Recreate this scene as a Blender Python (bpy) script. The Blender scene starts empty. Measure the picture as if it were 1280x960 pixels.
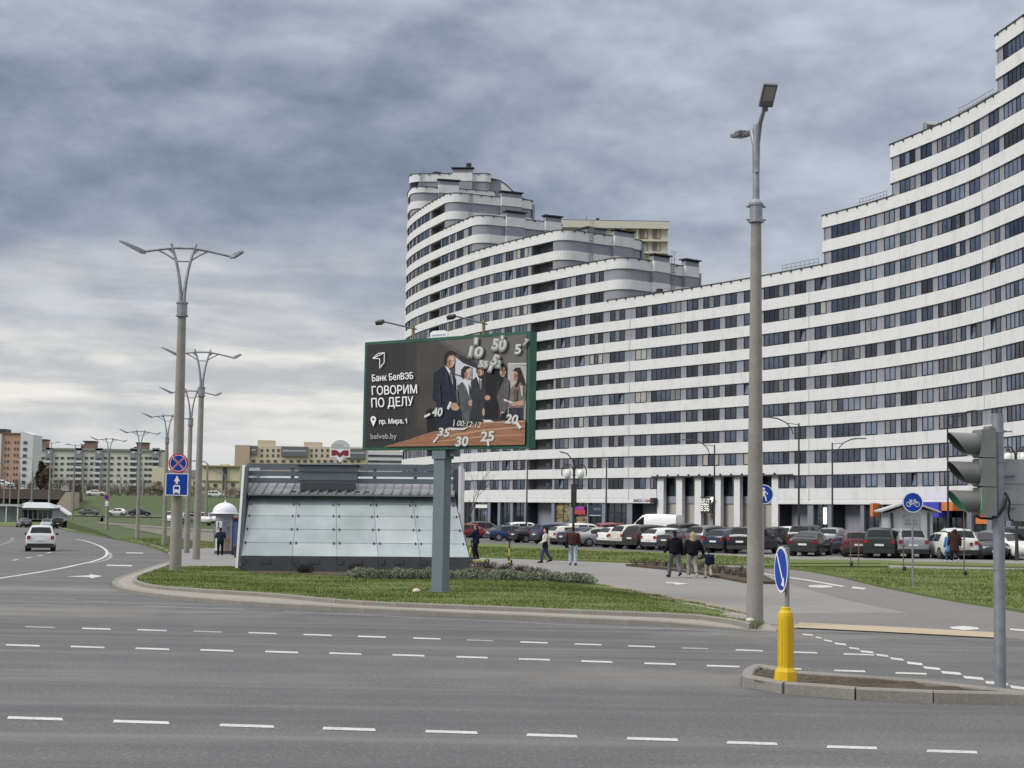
import bpy, bmesh, math, random
import numpy as np
from mathutils import Vector, Matrix
from math import sin, cos, tan, pi, radians, sqrt, atan2, tanh
random.seed(7)
S = bpy.context.scene
COL = S.collection
# ------------------------------------------------------------------ camera
FPX = 1900.0
PITCH, ROLL, CH = radians(4.868), radians(0.9655), 2.55
_F = Vector((0, cos(PITCH), sin(PITCH))); _U = Vector((0, -sin(PITCH), cos(PITCH))); _R = Vector((1, 0, 0))
CR = _R*cos(ROLL)+_U*sin(ROLL); CU = -_R*sin(ROLL)+_U*cos(ROLL)
camd = bpy.data.cameras.new('camera'); cam = bpy.data.objects.new('camera', camd); COL.objects.link(cam)
camd.sensor_fit = 'HORIZONTAL'; camd.sensor_width = 36; camd.lens = 36*FPX/1280
camd.clip_start = 0.2; camd.clip_end = 6000
cam.matrix_world = Matrix(((CR.x, CU.x, -_F.x, 0), (CR.y, CU.y, -_F.y, 0), (CR.z, CU.z, -_F.z, CH), (0, 0, 0, 1)))
S.camera = cam
# ------------------------------------------------------------------ light
SUN_EL, SUN_AZ = radians(38), radians(-112)      # azimuth from +Y towards +X
sd = bpy.data.lights.new('sun', 'SUN'); sd.energy = 1.5; sd.angle = radians(25); sd.color = (1, 0.965, 0.91)
sun = bpy.data.objects.new('sun', sd); COL.objects.link(sun)
sdir = Vector((sin(SUN_AZ)*cos(SUN_EL), cos(SUN_AZ)*cos(SUN_EL), sin(SUN_EL)))
sun.rotation_euler = sdir.to_track_quat('Z', 'Y').to_euler()
sun.location = sdir*300
W = bpy.data.worlds.new('World'); S.world = W; W.use_nodes = True
def build_world():
    nt = W.node_tree; N = nt.nodes; L = nt.links; N.clear()
    def nd(t, **k):
        n = N.new(t)
        for a, b in k.items(): setattr(n, a, b)
        return n
    def mth(op, a, b=None, c=None, clamp=False):
        n = nd('ShaderNodeMath', operation=op, use_clamp=clamp)
        for i, v in enumerate((a, b, c)):
            if v is None: continue
            if isinstance(v, (int, float)): n.inputs[i].default_value = v
            else: L.new(v, n.inputs[i])
        return n.outputs[0]
    def noise(vec, scale, detail, rough, dist=0.0):
        n = nd('ShaderNodeTexNoise'); L.new(vec, n.inputs['Vector'])
        n.inputs['Scale'].default_value = scale; n.inputs['Detail'].default_value = detail
        n.inputs['Roughness'].default_value = rough; n.inputs['Distortion'].default_value = dist
        return n.outputs[0]
    def sstep(v, a, b):
        n = nd('ShaderNodeMapRange', interpolation_type='SMOOTHSTEP', clamp=True)
        L.new(v, n.inputs[0]); n.inputs[1].default_value = a; n.inputs[2].default_value = b
        return n.outputs[0]
    def mix(f, a, b):
        n = nd('ShaderNodeMix', data_type='RGBA')
        if isinstance(f, (int, float)): n.inputs[0].default_value = f
        else: L.new(f, n.inputs[0])
        for s, v in ((n.inputs[6], a), (n.inputs[7], b)):
            if isinstance(v, tuple): s.default_value = (*v, 1)
            else: L.new(v, s)
        return n.outputs[2]
    def comb(x, y, z=0.0):
        n = nd('ShaderNodeCombineXYZ')
        for i, v in enumerate((x, y, z)):
            if isinstance(v, (int, float)): n.inputs[i].default_value = v
            else: L.new(v, n.inputs[i])
        return n.outputs[0]
    tc = nd('ShaderNodeTexCoord'); sp = nd('ShaderNodeSeparateXYZ'); L.new(tc.outputs['Generated'], sp.inputs[0])
    x, y, z = sp.outputs
    zc = mth('ADD', mth('MAXIMUM', z, 0.0), 0.06)
    u, v = mth('DIVIDE', x, zc), mth('DIVIDE', y, zc)
    # towards the horizon the layer is seen edge-on: the depth axis is compressed
    p1 = comb(u, mth('MULTIPLY', v, 0.85), 3.7)
    def P(sx, sz, oy=0.0, oz=0.0): return comb(mth('MULTIPLY', x, sx), mth('MULTIPLY_ADD', z, sz, oz), mth('MULTIPLY_ADD', y, sx*0.6, oy))
    n1 = noise(P(7.6, 13.0), 1.0, 10, 0.54, 0.1); n1b = noise(P(7.6, 13.0, 0.0, 0.26), 1.0, 10, 0.54, 0.1)
    m1 = noise(P(15.0, 40.0, 2.0), 1.0, 7, 0.55, 0.2); m1b = noise(P(15.0, 40.0, 2.0, 0.28), 1.0, 7, 0.55, 0.2)
    n2 = noise(P(2.1, 6.5, 6.0), 1.0, 5, 0.5, 0.1)
    n3 = noise(comb(mth('MULTIPLY', x, 5.5), mth('MULTIPLY', z, 38.0), y), 1.0, 7, 0.56, 0.3)
    n4 = noise(P(3.2, 9.0, 4.0), 1.0, 8, 0.55, 0.2)
    # lumps are paler above than below
    emb = mth('ADD', mth('MULTIPLY', mth('SUBTRACT', n1, n1b), 0.88), mth('MULTIPLY', mth('SUBTRACT', m1, m1b), 0.26))
    bil = mth('ADD', mth('ADD', mth('MULTIPLY', n1, 0.45), mth('MULTIPLY', n2, 0.75)), emb)
    # brighter, thinner cloud towards +X (right of the picture), dense bank to the left
    lat = sstep(x, -0.10, 0.30)
    bil = mth('ADD', bil, mth('MULTIPLY', lat, 0.22))
    bil = mth('SUBTRACT', bil, mth('MULTIPLY', mth('MULTIPLY', sstep(z, 0.125, 0.19), mth('SUBTRACT', 1.0, sstep(z, 0.21, 0.30))), mth('MULTIPLY', mth('SUBTRACT', 1.0, lat), 0.10)))
    cf = sstep(bil, 0.16, 1.20)
    cloud = mix(cf, (0.150, 0.184, 0.258), (0.60, 0.635, 0.71))
    # pale gap between the cloud base and the horizon
    edge = mth('ADD', z, mth('MULTIPLY', mth('SUBTRACT', n4, 0.5), 0.16))
    edge = mth('ADD', edge, mth('MULTIPLY', mth('SUBTRACT', n1, 0.5), 0.06))
    gap = mth('SUBTRACT', 1.0, sstep(edge, 0.106, 0.164))
    low = mix(sstep(mth('ADD', n3, mth('MULTIPLY', emb, 0.5)), 0.36, 0.66), (0.50, 0.51, 0.53), (0.88, 0.85, 0.80))
    low = mix(sstep(z, 0.07, 0.012), low, (0.60, 0.62, 0.655))
    gapf = mth('MULTIPLY', gap, mth('SUBTRACT', 0.95, mth('MULTIPLY', lat, 0.35)))
    colr = mix(gapf, cloud, low)
    sky = nd('ShaderNodeTexSky', sky_type='NISHITA', sun_disc=False)
    sky.sun_elevation = SUN_EL; sky.sun_rotation = SUN_AZ
    # overcast luminance rises to the zenith, where the layer is thinnest
    zen = mth('ADD', 1.0, mth('MULTIPLY', sstep(z, 0.30, 0.9), 3.2))
    colz = mix(sstep(z, 0.30, 0.7), colr, (0.355, 0.352, 0.35)); sc = nd('ShaderNodeVectorMath', operation='SCALE'); L.new(colz, sc.inputs[0]); L.new(mth('MULTIPLY', zen, 7.1), sc.inputs['Scale'])
    fin = mix(0.93, sky.outputs[0], sc.outputs[0])
    bg = nd('ShaderNodeBackground'); bg.inputs['Strength'].default_value = 0.1; L.new(fin, bg.inputs['Color'])
    out = nd('ShaderNodeOutputWorld'); L.new(bg.outputs[0], out.inputs[0])
build_world()
S.view_settings.view_transform = 'Standard'; S.view_settings.look = 'None'
S.view_settings.exposure = 0.58; S.view_settings.gamma = 1.0; S.view_settings.use_curve_mapping = False
S.cycles.max_bounces = 6; S.cycles.transparent_max_bounces = 12; S.cycles.caustics_reflective = False; S.cycles.caustics_refractive = False
# ------------------------------------------------------------------ terrain and picture-to-ground helpers
def sst(a, b, t):
    t = min(1, max(0, (t-a)/(b-a))); return t*t*(3-2*t)
def T(x, y):
    return sst(45, 100, y)*0.021*46*tanh(x/46)
def ray(px, py):
    return _F + CR*((px-640)/FPX) + CU*((480-py)/FPX)
def G(px, py, dz=0.0):
    """point of the ground (raised by dz) seen at this place of the photograph"""
    d = ray(px, py); z = dz
    for _ in range(40):
        t = (z-CH)/d.z; p = d*t
        z = 0.5*z+0.5*(T(p.x, p.y)+dz)
    return Vector((p.x, p.y, T(p.x, p.y)+dz))
def AT(px, py, Y):
    d = ray(px, py); t = Y/d.y
    return Vector((d.x*t, Y, CH+d.z*t))
def gz(x, y, dz=0.0): return Vector((x, y, T(x, y)+dz))
# ------------------------------------------------------------------ materials
MATS = {}
def mat(name, col, rough=0.6, metal=0.0, var=0.0, vscale=3.0, bump=0.0, bscale=40.0, spec=0.5, col2=None, detail=6, emit=None, coat=0.0, vrough=0.55, stretch=None, alpha=1.0):
    if name in MATS: return MATS[name]
    m = bpy.data.materials.new(name); m.use_nodes = True; MATS[name] = m
    nt = m.node_tree; N = nt.nodes; L = nt.links; b = N['Principled BSDF']
    b.inputs['Roughness'].default_value = rough; b.inputs['Metallic'].default_value = metal
    b.inputs['Specular IOR Level'].default_value = spec; b.inputs['Base Color'].default_value = (*col, 1)
    if coat: b.inputs['Coat Weight'].default_value = coat; b.inputs['Coat Roughness'].default_value = 0.06
    if emit: b.inputs['Emission Color'].default_value = (*emit[0], 1); b.inputs['Emission Strength'].default_value = emit[1]
    if alpha < 1: b.inputs['Alpha'].default_value = alpha
    if var or bump or col2:
        tc = N.new('ShaderNodeTexCoord'); src = tc.outputs['Object']
        if stretch:
            mp = N.new('ShaderNodeMapping'); L.new(src, mp.inputs[0]); mp.inputs['Scale'].default_value = stretch; src = mp.outputs[0]
    if var or col2:
        n = N.new('ShaderNodeTexNoise'); L.new(src, n.inputs['Vector']); n.inputs['Scale'].default_value = vscale
        n.inputs['Detail'].default_value = detail; n.inputs['Roughness'].default_value = vrough
        r = N.new('ShaderNodeMapRange'); L.new(n.outputs[0], r.inputs[0]); r.inputs[1].default_value = 0.3; r.inputs[2].default_value = 0.7
        mx = N.new('ShaderNodeMix'); mx.data_type = 'RGBA'; L.new(r.outputs[0], mx.inputs[0])
        if col2: a, c = col, col2
        else: a, c = tuple(k*(1-var) for k in col), tuple(min(1, k*(1+var)) for k in col)
        mx.inputs[6].default_value = (*a, 1); mx.inputs[7].default_value = (*c, 1)
        L.new(mx.outputs[2], b.inputs['Base Color'])
    if bump:
        n2 = N.new('ShaderNodeTexNoise'); L.new(src, n2.inputs['Vector']); n2.inputs['Scale'].default_value = bscale; n2.inputs['Detail'].default_value = 4
        bp = N.new('ShaderNodeBump'); bp.inputs['Strength'].default_value = bump; bp.inputs['Distance'].default_value = 0.02
        L.new(n2.outputs[0], bp.inputs['Height']); L.new(bp.outputs[0], b.inputs['Normal'])
    return m
def streaky(name, col, dark, rough, amount=0.5, sc=(0.6, 0.6, 0.08), fine=0.08):
    """painted wall with faint vertical weather streaks and patches"""
    if name in MATS: return MATS[name]
    m = bpy.data.materials.new(name); m.use_nodes = True; MATS[name] = m
    nt = m.node_tree; N = nt.nodes; L = nt.links; b = N['Principled BSDF']; b.inputs['Roughness'].default_value = rough
    b.inputs['Specular IOR Level'].default_value = 0.25
    tc = N.new('ShaderNodeTexCoord'); mp = N.new('ShaderNodeMapping'); mp.inputs['Scale'].default_value = sc; L.new(tc.outputs['Object'], mp.inputs[0])
    n = N.new('ShaderNodeTexNoise'); n.inputs['Scale'].default_value = 2.0; n.inputs['Detail'].default_value = 7; n.inputs['Roughness'].default_value = 0.62; L.new(mp.outputs[0], n.inputs[0])
    n2 = N.new('ShaderNodeTexNoise'); n2.inputs['Scale'].default_value = 0.9; n2.inputs['Detail'].default_value = 5; L.new(tc.outputs['Object'], n2.inputs[0])
    ad = N.new('ShaderNodeMath'); ad.operation = 'MULTIPLY'; L.new(n.outputs[0], ad.inputs[0]); L.new(n2.outputs[0], ad.inputs[1])
    r = N.new('ShaderNodeMapRange'); L.new(ad.outputs[0], r.inputs[0]); r.inputs[1].default_value = 0.24; r.inputs[2].default_value = 0.42; r.inputs[4].default_value = amount
    mx = N.new('ShaderNodeMix'); mx.data_type = 'RGBA'; mx.inputs[6].default_value = (*col, 1); mx.inputs[7].default_value = (*dark, 1)
    L.new(r.outputs[0], mx.inputs[0]); L.new(mx.outputs[2], b.inputs['Base Color'])
    return m
# ------------------------------------------------------------------ mesh builder
class MB:
    def __init__(s): s.v = []; s.f = []; s.m = []
    def add(s, vs, fs, mi=0):
        o = len(s.v); s.v += [tuple(q) for q in vs]; s.f += [tuple(i+o for i in f) for f in fs]; s.m += [mi]*len(fs); return s
    def quad(s, a, b, c, d, mi=0): return s.add([a, b, c, d], [(0, 1, 2, 3)], mi)
    def poly(s, pts, mi=0): return s.add(pts, [tuple(range(len(pts)))], mi)
    def box(s, c, d, rz=0.0, mi=0, rx=0.0, taper=1.0):
        M = Matrix.Rotation(rz, 3, 'Z') @ Matrix.Rotation(rx, 3, 'X'); c = Vector(c)
        vs = []
        for sz in (-1, 1):
            k = taper if sz > 0 else 1.0
            for sx, sy in ((-1, -1), (1, -1), (1, 1), (-1, 1)):
                vs.append(c+M @ Vector((sx*d[0]/2*k, sy*d[1]/2*k, sz*d[2]/2)))
        return s.add(vs, [(3, 2, 1, 0), (4, 5, 6, 7), (0, 1, 5, 4), (1, 2, 6, 5), (2, 3, 7, 6), (3, 0, 4, 7)], mi)
    def bar(s, a, b, w, h=None, mi=0):
        return s.tube([a, b], [w/2*1.414]*2, n=4, mi=mi, rot=pi/4)
    def tube(s, pts, rs, n=8, mi=0, caps=True, rot=0.0):
        pts = [Vector(p) for p in pts]
        if isinstance(rs, (int, float)): rs = [rs]*len(pts)
        ring = []; vs = []; ref = None
        for i, p in enumerate(pts):
            t = (pts[min(i+1, len(pts)-1)]-pts[max(i-1, 0)])
            t = t.normalized() if t.length > 1e-9 else Vector((0, 0, 1))
            if ref is None:
                ref = Vector((1, 0, 0)) if abs(t.x) < 0.9 else Vector((0, 1, 0))
            a = (ref-t*ref.dot(t)).normalized(); b = t.cross(a); ref = a
            for k in range(n):
                an = 2*pi*k/n+rot; vs.append(p+a*(cos(an)*rs[i])+b*(sin(an)*rs[i]))
        fs = []
        for i in range(len(pts)-1):
            for k in range(n):
                fs.append((i*n+k, i*n+(k+1) % n, (i+1)*n+(k+1) % n, (i+1)*n+k))
        if caps: fs += [tuple(range(n-1, -1, -1)), tuple((len(pts)-1)*n+k for k in range(n))]
        return s.add(vs, fs, mi)
    def lathe(s, prof, c=(0, 0, 0), n=24, mi=0):
        c = Vector(c); vs = []; fs = []
        for r, z in prof:
            for k in range(n): vs.append(c+Vector((r*cos(2*pi*k/n), r*sin(2*pi*k/n), z)))
        for i in range(len(prof)-1):
            for k in range(n): fs.append((i*n+k, i*n+(k+1) % n, (i+1)*n+(k+1) % n, (i+1)*n+k))
        fs += [tuple(range(n-1, -1, -1)), tuple((len(prof)-1)*n+k for k in range(n))]
        return s.add(vs, fs, mi)
    def prism(s, pts, z0, z1, mi=0, mside=None):
        """pts xy counter-clockwise"""
        n = len(pts); vs = [(p[0], p[1], z0) for p in pts]+[(p[0], p[1], z1) for p in pts]
        s.add(vs, [tuple(range(n, 2*n)), tuple(range(n-1, -1, -1))], mi)
        return s.add(vs, [(i, (i+1) % n, n+(i+1) % n, n+i) for i in range(n)], mi if mside is None else mside)
    def blob(s, c, r, seg=8, rings=6, mi=0, rz=0.0):
        c = Vector(c); r = Vector(r) if not isinstance(r, (int, float)) else Vector((r, r, r)); vs = []; fs = []
        M = Matrix.Rotation(rz, 3, 'Z')
        for i in range(rings+1):
            ph = -pi/2+pi*i/rings
            for k in range(seg):
                th = 2*pi*k/seg; vs.append(c+M @ Vector((r.x*cos(ph)*cos(th), r.y*cos(ph)*sin(th), r.z*sin(ph))))
        for i in range(rings):
            for k in range(seg): fs.append((i*seg+k, i*seg+(k+1) % seg, (i+1)*seg+(k+1) % seg, (i+1)*seg+k))
        return s.add(vs, fs, mi)
    def mesh(s, name, mats, smooth=False, org=None):
        me = bpy.data.meshes.new(name)
        vs = s.v if org is None else [(a[0]-org[0], a[1]-org[1], a[2]-org[2]) for a in s.v]
        me.from_pydata(vs, [], s.f)
        for m in (mats if isinstance(mats, (list, tuple)) else [mats]): me.materials.append(m)
        me.polygons.foreach_set('material_index', s.m)
        if smooth:
            me.polygons.foreach_set('use_smooth', [True]*len(me.polygons))
            try: me.set_sharp_from_angle(angle=radians(38))
            except Exception: pass
        me.update(); return me
    def build(s, name, mats, parent=None, loc=None, smooth=False, org=None, rz=0.0):
        o = bpy.data.objects.new(name, s.mesh(name, mats, smooth, org)); COL.objects.link(o)
        if parent is not None: o.parent = parent
        if loc is not None: o.location = loc
        if rz: o.rotation_euler.z = rz
        return o
def thing(name, label, cat, loc=(0, 0, 0), rz=0.0, group=None):
    o = bpy.data.objects.new(name, None); COL.objects.link(o); o.location = loc; o.rotation_euler = (0, 0, rz)
    o.empty_display_size = 0.2; return tag(o, label, cat, group)
def tag(o, label=None, cat=None, group=None, kind=None):
    if label: o['label'] = label
    if cat: o['category'] = cat
    if group: o['group'] = group
    if kind: o['kind'] = kind
    return o
def kids(o): return [c for c in o.children]
def dup(o, parent=None):
    c = o.copy(); COL.objects.link(c)
    if parent is not None: c.parent = parent
    for ch in kids(o): dup(ch, c)
    return c
def link(name, me, parent=None, loc=None, rz=0.0):
    o = bpy.data.objects.new(name, me); COL.objects.link(o)
    if parent is not None: o.parent = parent
    if loc is not None: o.location = loc
    if rz: o.rotation_euler.z = rz
    return o
_fc = {}
from mathutils.geometry import delaunay_2d_cdt
def text_mb(txt, size, align='LEFT', bold=0.0):
    """lettering as (verts, faces): outlines triangulated by the non-zero winding rule, glyph by glyph"""
    if bold > 0.03: return text_fill(txt, size, align, bold)
    cu = bpy.data.curves.new('t', 'FONT'); cu.body = txt; cu.size = 1.0; cu.align_x = align; cu.resolution_u = 4
    o = bpy.data.objects.new('t', cu); COL.objects.link(o); dg = bpy.context.evaluated_depsgraph_get(); dg.update()
    c2 = o.to_curve(dg); loops = []
    for sp in c2.splines:
        bp = sp.bezier_points; n = len(bp); pts = []
        if n < 2: continue
        for i in range(n):
            a, b = bp[i], bp[(i+1) % n]; p0, p1, p2, p3 = a.co.xy, a.handle_right.xy, b.handle_left.xy, b.co.xy
            st = abs((p1-p0).cross(p3-p0))+abs((p2-p0).cross(p3-p0)) < 1e-6; k = 1 if st else 5
            for j in range(k): t = j/k; q = 1-t; pts.append(p0*(q*q*q)+p1*(3*q*q*t)+p2*(3*q*t*t)+p3*(t*t*t))
        cl = []
        for v in pts:
            if not cl or (v-cl[-1]).length > 1e-5: cl.append(v)
        if len(cl) > 2 and (cl[0]-cl[-1]).length < 1e-5: cl.pop()
        if len(cl) > 2: loops.append(cl)
    o.to_curve_clear(); bpy.data.objects.remove(o); bpy.data.curves.remove(cu)
    boxes = [(min(v.x for v in l), max(v.x for v in l)) for l in loops]; order = sorted(range(len(loops)), key=lambda i: boxes[i][0]); groups = []; hi = -1e9
    for i in order:
        if boxes[i][0] > hi or not groups: groups.append([])
        groups[-1].append(loops[i]); hi = max(hi, boxes[i][1]) if len(groups[-1]) > 1 else boxes[i][1]
    V_, F_ = [], []
    for g in groups:
        vs = []; ed = []
        for l in g: o0 = len(vs); vs += l; ed += [(o0+i, o0+(i+1) % len(l)) for i in range(len(l))]
        r = delaunay_2d_cdt(vs, ed, [], 0, 1e-6); base = len(V_); V_ += [Vector((v.x*size, v.y*size, 0)) for v in r[0]]
        for f in r[2]:
            c = (r[0][f[0]]+r[0][f[1]]+r[0][f[2]])/3; w = 0
            for l in g:
                for i in range(len(l)):
                    a, b = l[i], l[(i+1) % len(l)]
                    if (a.y > c.y) != (b.y > c.y) and c.x < (b.x-a.x)*(c.y-a.y)/(b.y-a.y)+a.x: w += 1 if b.y > a.y else -1
            if w: F_.append(tuple(base+k for k in f))
    return V_, F_
def text_fill(txt, size, align='LEFT', bold=0.0):
    """flat lettering as (verts, faces) in the xy plane, baseline at y = 0"""
    cu = bpy.data.curves.new('t', 'FONT'); cu.body = txt; cu.size = size; cu.align_x = align; cu.offset = bold; cu.resolution_u = 6
    o = bpy.data.objects.new('t', cu); COL.objects.link(o)
    dg = bpy.context.evaluated_depsgraph_get(); dg.update()
    me = o.evaluated_get(dg).to_mesh()
    vs = [v.co.copy() for v in me.vertices]; fs = [tuple(p.vertices) for p in me.polygons]
    o.evaluated_get(dg).to_mesh_clear(); bpy.data.objects.remove(o); bpy.data.curves.remove(cu)
    return vs, fs
# ------------------------------------------------------------------ ground materials
def ground_mat(name, base, dark, light, scales=(0.12, 1.1, 70.0), amt=(0.5, 0.35, 0.5), rough=0.85, streak=None, bump=0.25):
    m = bpy.data.materials.new(name); m.use_nodes = True; MATS[name] = m
    nt = m.node_tree; N = nt.nodes; L = nt.links; b = N['Principled BSDF']; b.inputs['Roughness'].default_value = rough
    b.inputs['Specular IOR Level'].default_value = 0.3
    tc = N.new('ShaderNodeTexCoord')
    cur = None
    def mx(f, a, c):
        q = N.new('ShaderNodeMix'); q.data_type = 'RGBA'; L.new(f, q.inputs[0])
        for s, v in ((q.inputs[6], a), (q.inputs[7], c)):
            if isinstance(v, tuple): s.default_value = (*v, 1)
            else: L.new(v, s)
        return q.outputs[2]
    def ns(sc, det, a0, a1, o1, vec=None, rg=0.6):
        q = N.new('ShaderNodeTexNoise'); q.inputs['Scale'].default_value = sc; q.inputs['Detail'].default_value = det; q.inputs['Roughness'].default_value = rg
        L.new(vec or tc.outputs['Object'], q.inputs['Vector'])
        r = N.new('ShaderNodeMapRange'); L.new(q.outputs[0], r.inputs[0]); r.inputs[1].default_value = a0; r.inputs[2].default_value = a1; r.inputs[4].default_value = o1
        return r.outputs[0], q.outputs[0]
    f1, _ = ns(scales[0], 6, 0.35, 0.68, amt[0]); c = mx(f1, base, dark)
    f2, _ = ns(scales[1], 6, 0.45, 0.75, amt[1]); c = mx(f2, c, light)
    f3, raw = ns(scales[2], 3, 0.42, 0.7, amt[2]); c = mx(f3, c, dark)
    f4, _ = ns(scales[2]*0.63, 2, 0.55, 0.75, amt[2]*0.8); c = mx(f4, c, light)
    if streak:
        mp = N.new('ShaderNodeMapping'); mp.inputs['Rotation'].default_value[2] = streak[0]; mp.inputs['Scale'].default_value = streak[1]; L.new(tc.outputs['Object'], mp.inputs[0])
        f5, _ = ns(1.0, 4, 0.45, 0.7, streak[2], mp.outputs[0], 0.5); c = mx(f5, c, dark)
        mp2 = N.new('ShaderNodeMapping'); mp2.inputs['Location'].default_value = (7, 3, 0); mp2.inputs['Rotation'].default_value[2] = streak[0]; mp2.inputs['Scale'].default_value = streak[1]; L.new(tc.outputs['Object'], mp2.inputs[0])
        f6, _ = ns(1.7, 4, 0.5, 0.72, streak[2]*0.8, mp2.outputs[0], 0.5); c = mx(f6, c, light)
        # thin sealed cracks
        w = N.new('ShaderNodeTexVoronoi'); w.feature = 'DISTANCE_TO_EDGE'; w.inputs['Scale'].default_value = 0.13
        dn = N.new('ShaderNodeTexNoise'); dn.inputs['Scale'].default_value = 0.8; dn.inputs['Detail'].default_value = 5; L.new(tc.outputs['Object'], dn.inputs['Vector'])
        va = N.new('ShaderNodeVectorMath'); va.operation = 'MULTIPLY_ADD'; L.new(dn.outputs[1], va.inputs[0]); va.inputs[1].default_value = (2.2, 2.2, 0); L.new(tc.outputs['Object'], va.inputs[2])
        L.new(va.outputs[0], w.inputs['Vector'])
        r = N.new('ShaderNodeMapRange'); L.new(w.outputs[0], r.inputs[0]); r.inputs[1].default_value = 0.0016; r.inputs[2].default_value = 0.0032; r.inputs[3].default_value = 0.10; r.inputs[4].default_value = 0.0
        c = mx(r.outputs[0], c, (0.03, 0.03, 0.03))
        for (px, py), rad in (((900, 848), 3.4), ((108, 737), 4.2), ((985, 795), 3.0), ((30, 762), 5.0)):     # dust swept together beside the kerbs
            g = G(px, py); vd = N.new('ShaderNodeVectorMath'); vd.operation = 'MULTIPLY_ADD'; L.new(tc.outputs['Object'], vd.inputs[0]); vd.inputs[1].default_value = (0.55/rad, 1.5/rad, 0); vd.inputs[2].default_value = (-g.x*0.55/rad, -g.y*1.5/rad, 0)
            ln = N.new('ShaderNodeVectorMath'); ln.operation = 'LENGTH'; L.new(vd.outputs[0], ln.inputs[0]); md = N.new('ShaderNodeMath'); md.operation = 'MULTIPLY_ADD'; L.new(dn.outputs[0], md.inputs[0]); md.inputs[1].default_value = 1.3; L.new(ln.outputs['Value'], md.inputs[2])
            rr = N.new('ShaderNodeMapRange'); rr.interpolation_type = 'SMOOTHSTEP'; L.new(md.outputs[0], rr.inputs[0]); rr.inputs[1].default_value = 0.7; rr.inputs[2].default_value = 1.6; rr.inputs[3].default_value = 0.5; rr.inputs[4].default_value = 0.0; c = mx(rr.outputs[0], c, (0.225, 0.212, 0.192))
    L.new(c, b.inputs['Base Color'])
    if bump:
        bp = N.new('ShaderNodeBump'); bp.inputs['Strength'].default_value = bump; bp.inputs['Distance'].default_value = 0.01; L.new(raw, bp.inputs['Height']); L.new(bp.outputs[0], b.inputs['Normal'])
    return m
M_asph = ground_mat('asphalt', (0.130, 0.131, 0.133), (0.074, 0.075, 0.077), (0.225, 0.224, 0.220), scales=(0.1, 0.55, 24.0), amt=(0.5, 0.32, 0.95), streak=(radians(-7.5), (0.03, 0.6, 1), 0.62))
M_park = ground_mat('parking_asphalt', (0.15, 0.149, 0.147), (0.10, 0.10, 0.10), (0.22, 0.22, 0.21), amt=(0.5, 0.4, 0.35))
M_dirt = ground_mat('bare_ground', (0.075, 0.085, 0.035), (0.04, 0.05, 0.02), (0.13, 0.115, 0.06), scales=(0.05, 0.5, 6.0))
M_lawn = ground_mat('lawn', (0.128, 0.158, 0.048), (0.094, 0.12, 0.036), (0.16, 0.182, 0.068), scales=(0.22, 1.6, 11.0), amt=(0.6, 0.55, 0.55), rough=0.95, bump=0.6)
M_bank = ground_mat('bank_grass', (0.075, 0.102, 0.042), (0.052, 0.074, 0.03), (0.098, 0.124, 0.054), scales=(0.03, 0.25, 2.2), rough=0.95)
M_soil = ground_mat('soil', (0.085, 0.066, 0.047), (0.04, 0.031, 0.022), (0.17, 0.14, 0.105), scales=(0.9, 3.5, 24.0), amt=(0.6, 0.5, 0.8), rough=0.97, bump=0.9)
M_pave = ground_mat('pavement_slabs', (0.235, 0.23, 0.222), (0.18, 0.175, 0.168), (0.30, 0.293, 0.28), scales=(0.2, 1.2, 14.0), amt=(0.45, 0.4, 0.4))
M_cyc = ground_mat('cycle_path', (0.182, 0.172, 0.168), (0.14, 0.132, 0.128), (0.23, 0.218, 0.21), scales=(0.2, 1.2, 14.0), amt=(0.45, 0.4, 0.4))
M_tact = ground_mat('tactile_slabs', (0.42, 0.355, 0.25), (0.34, 0.285, 0.2), (0.50, 0.44, 0.33), scales=(0.8, 3.0, 20.0))
M_kerb = ground_mat('kerb_concrete', (0.25, 0.235, 0.212), (0.15, 0.138, 0.122), (0.34, 0.325, 0.3), scales=(0.7, 3.0, 30.0), amt=(0.55, 0.45, 0.45))
M_strip = ground_mat('strip_concrete', (0.31, 0.288, 0.255), (0.21, 0.19, 0.165), (0.40, 0.375, 0.33), scales=(0.5, 2.0, 20.0), amt=(0.5, 0.45, 0.4))
M_paint = ground_mat('road_paint', (0.63, 0.625, 0.605), (0.30, 0.297, 0.29), (0.70, 0.70, 0.68), scales=(0.9, 5.0, 22.0), amt=(0.55, 0.3, 0.8), rough=0.7)
M_worn = ground_mat('worn_paint', (0.34, 0.335, 0.325), (0.17, 0.168, 0.165), (0.48, 0.475, 0.46), scales=(0.8, 4.0, 30.0), amt=(0.7, 0.5, 0.8), rough=0.8)
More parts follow.
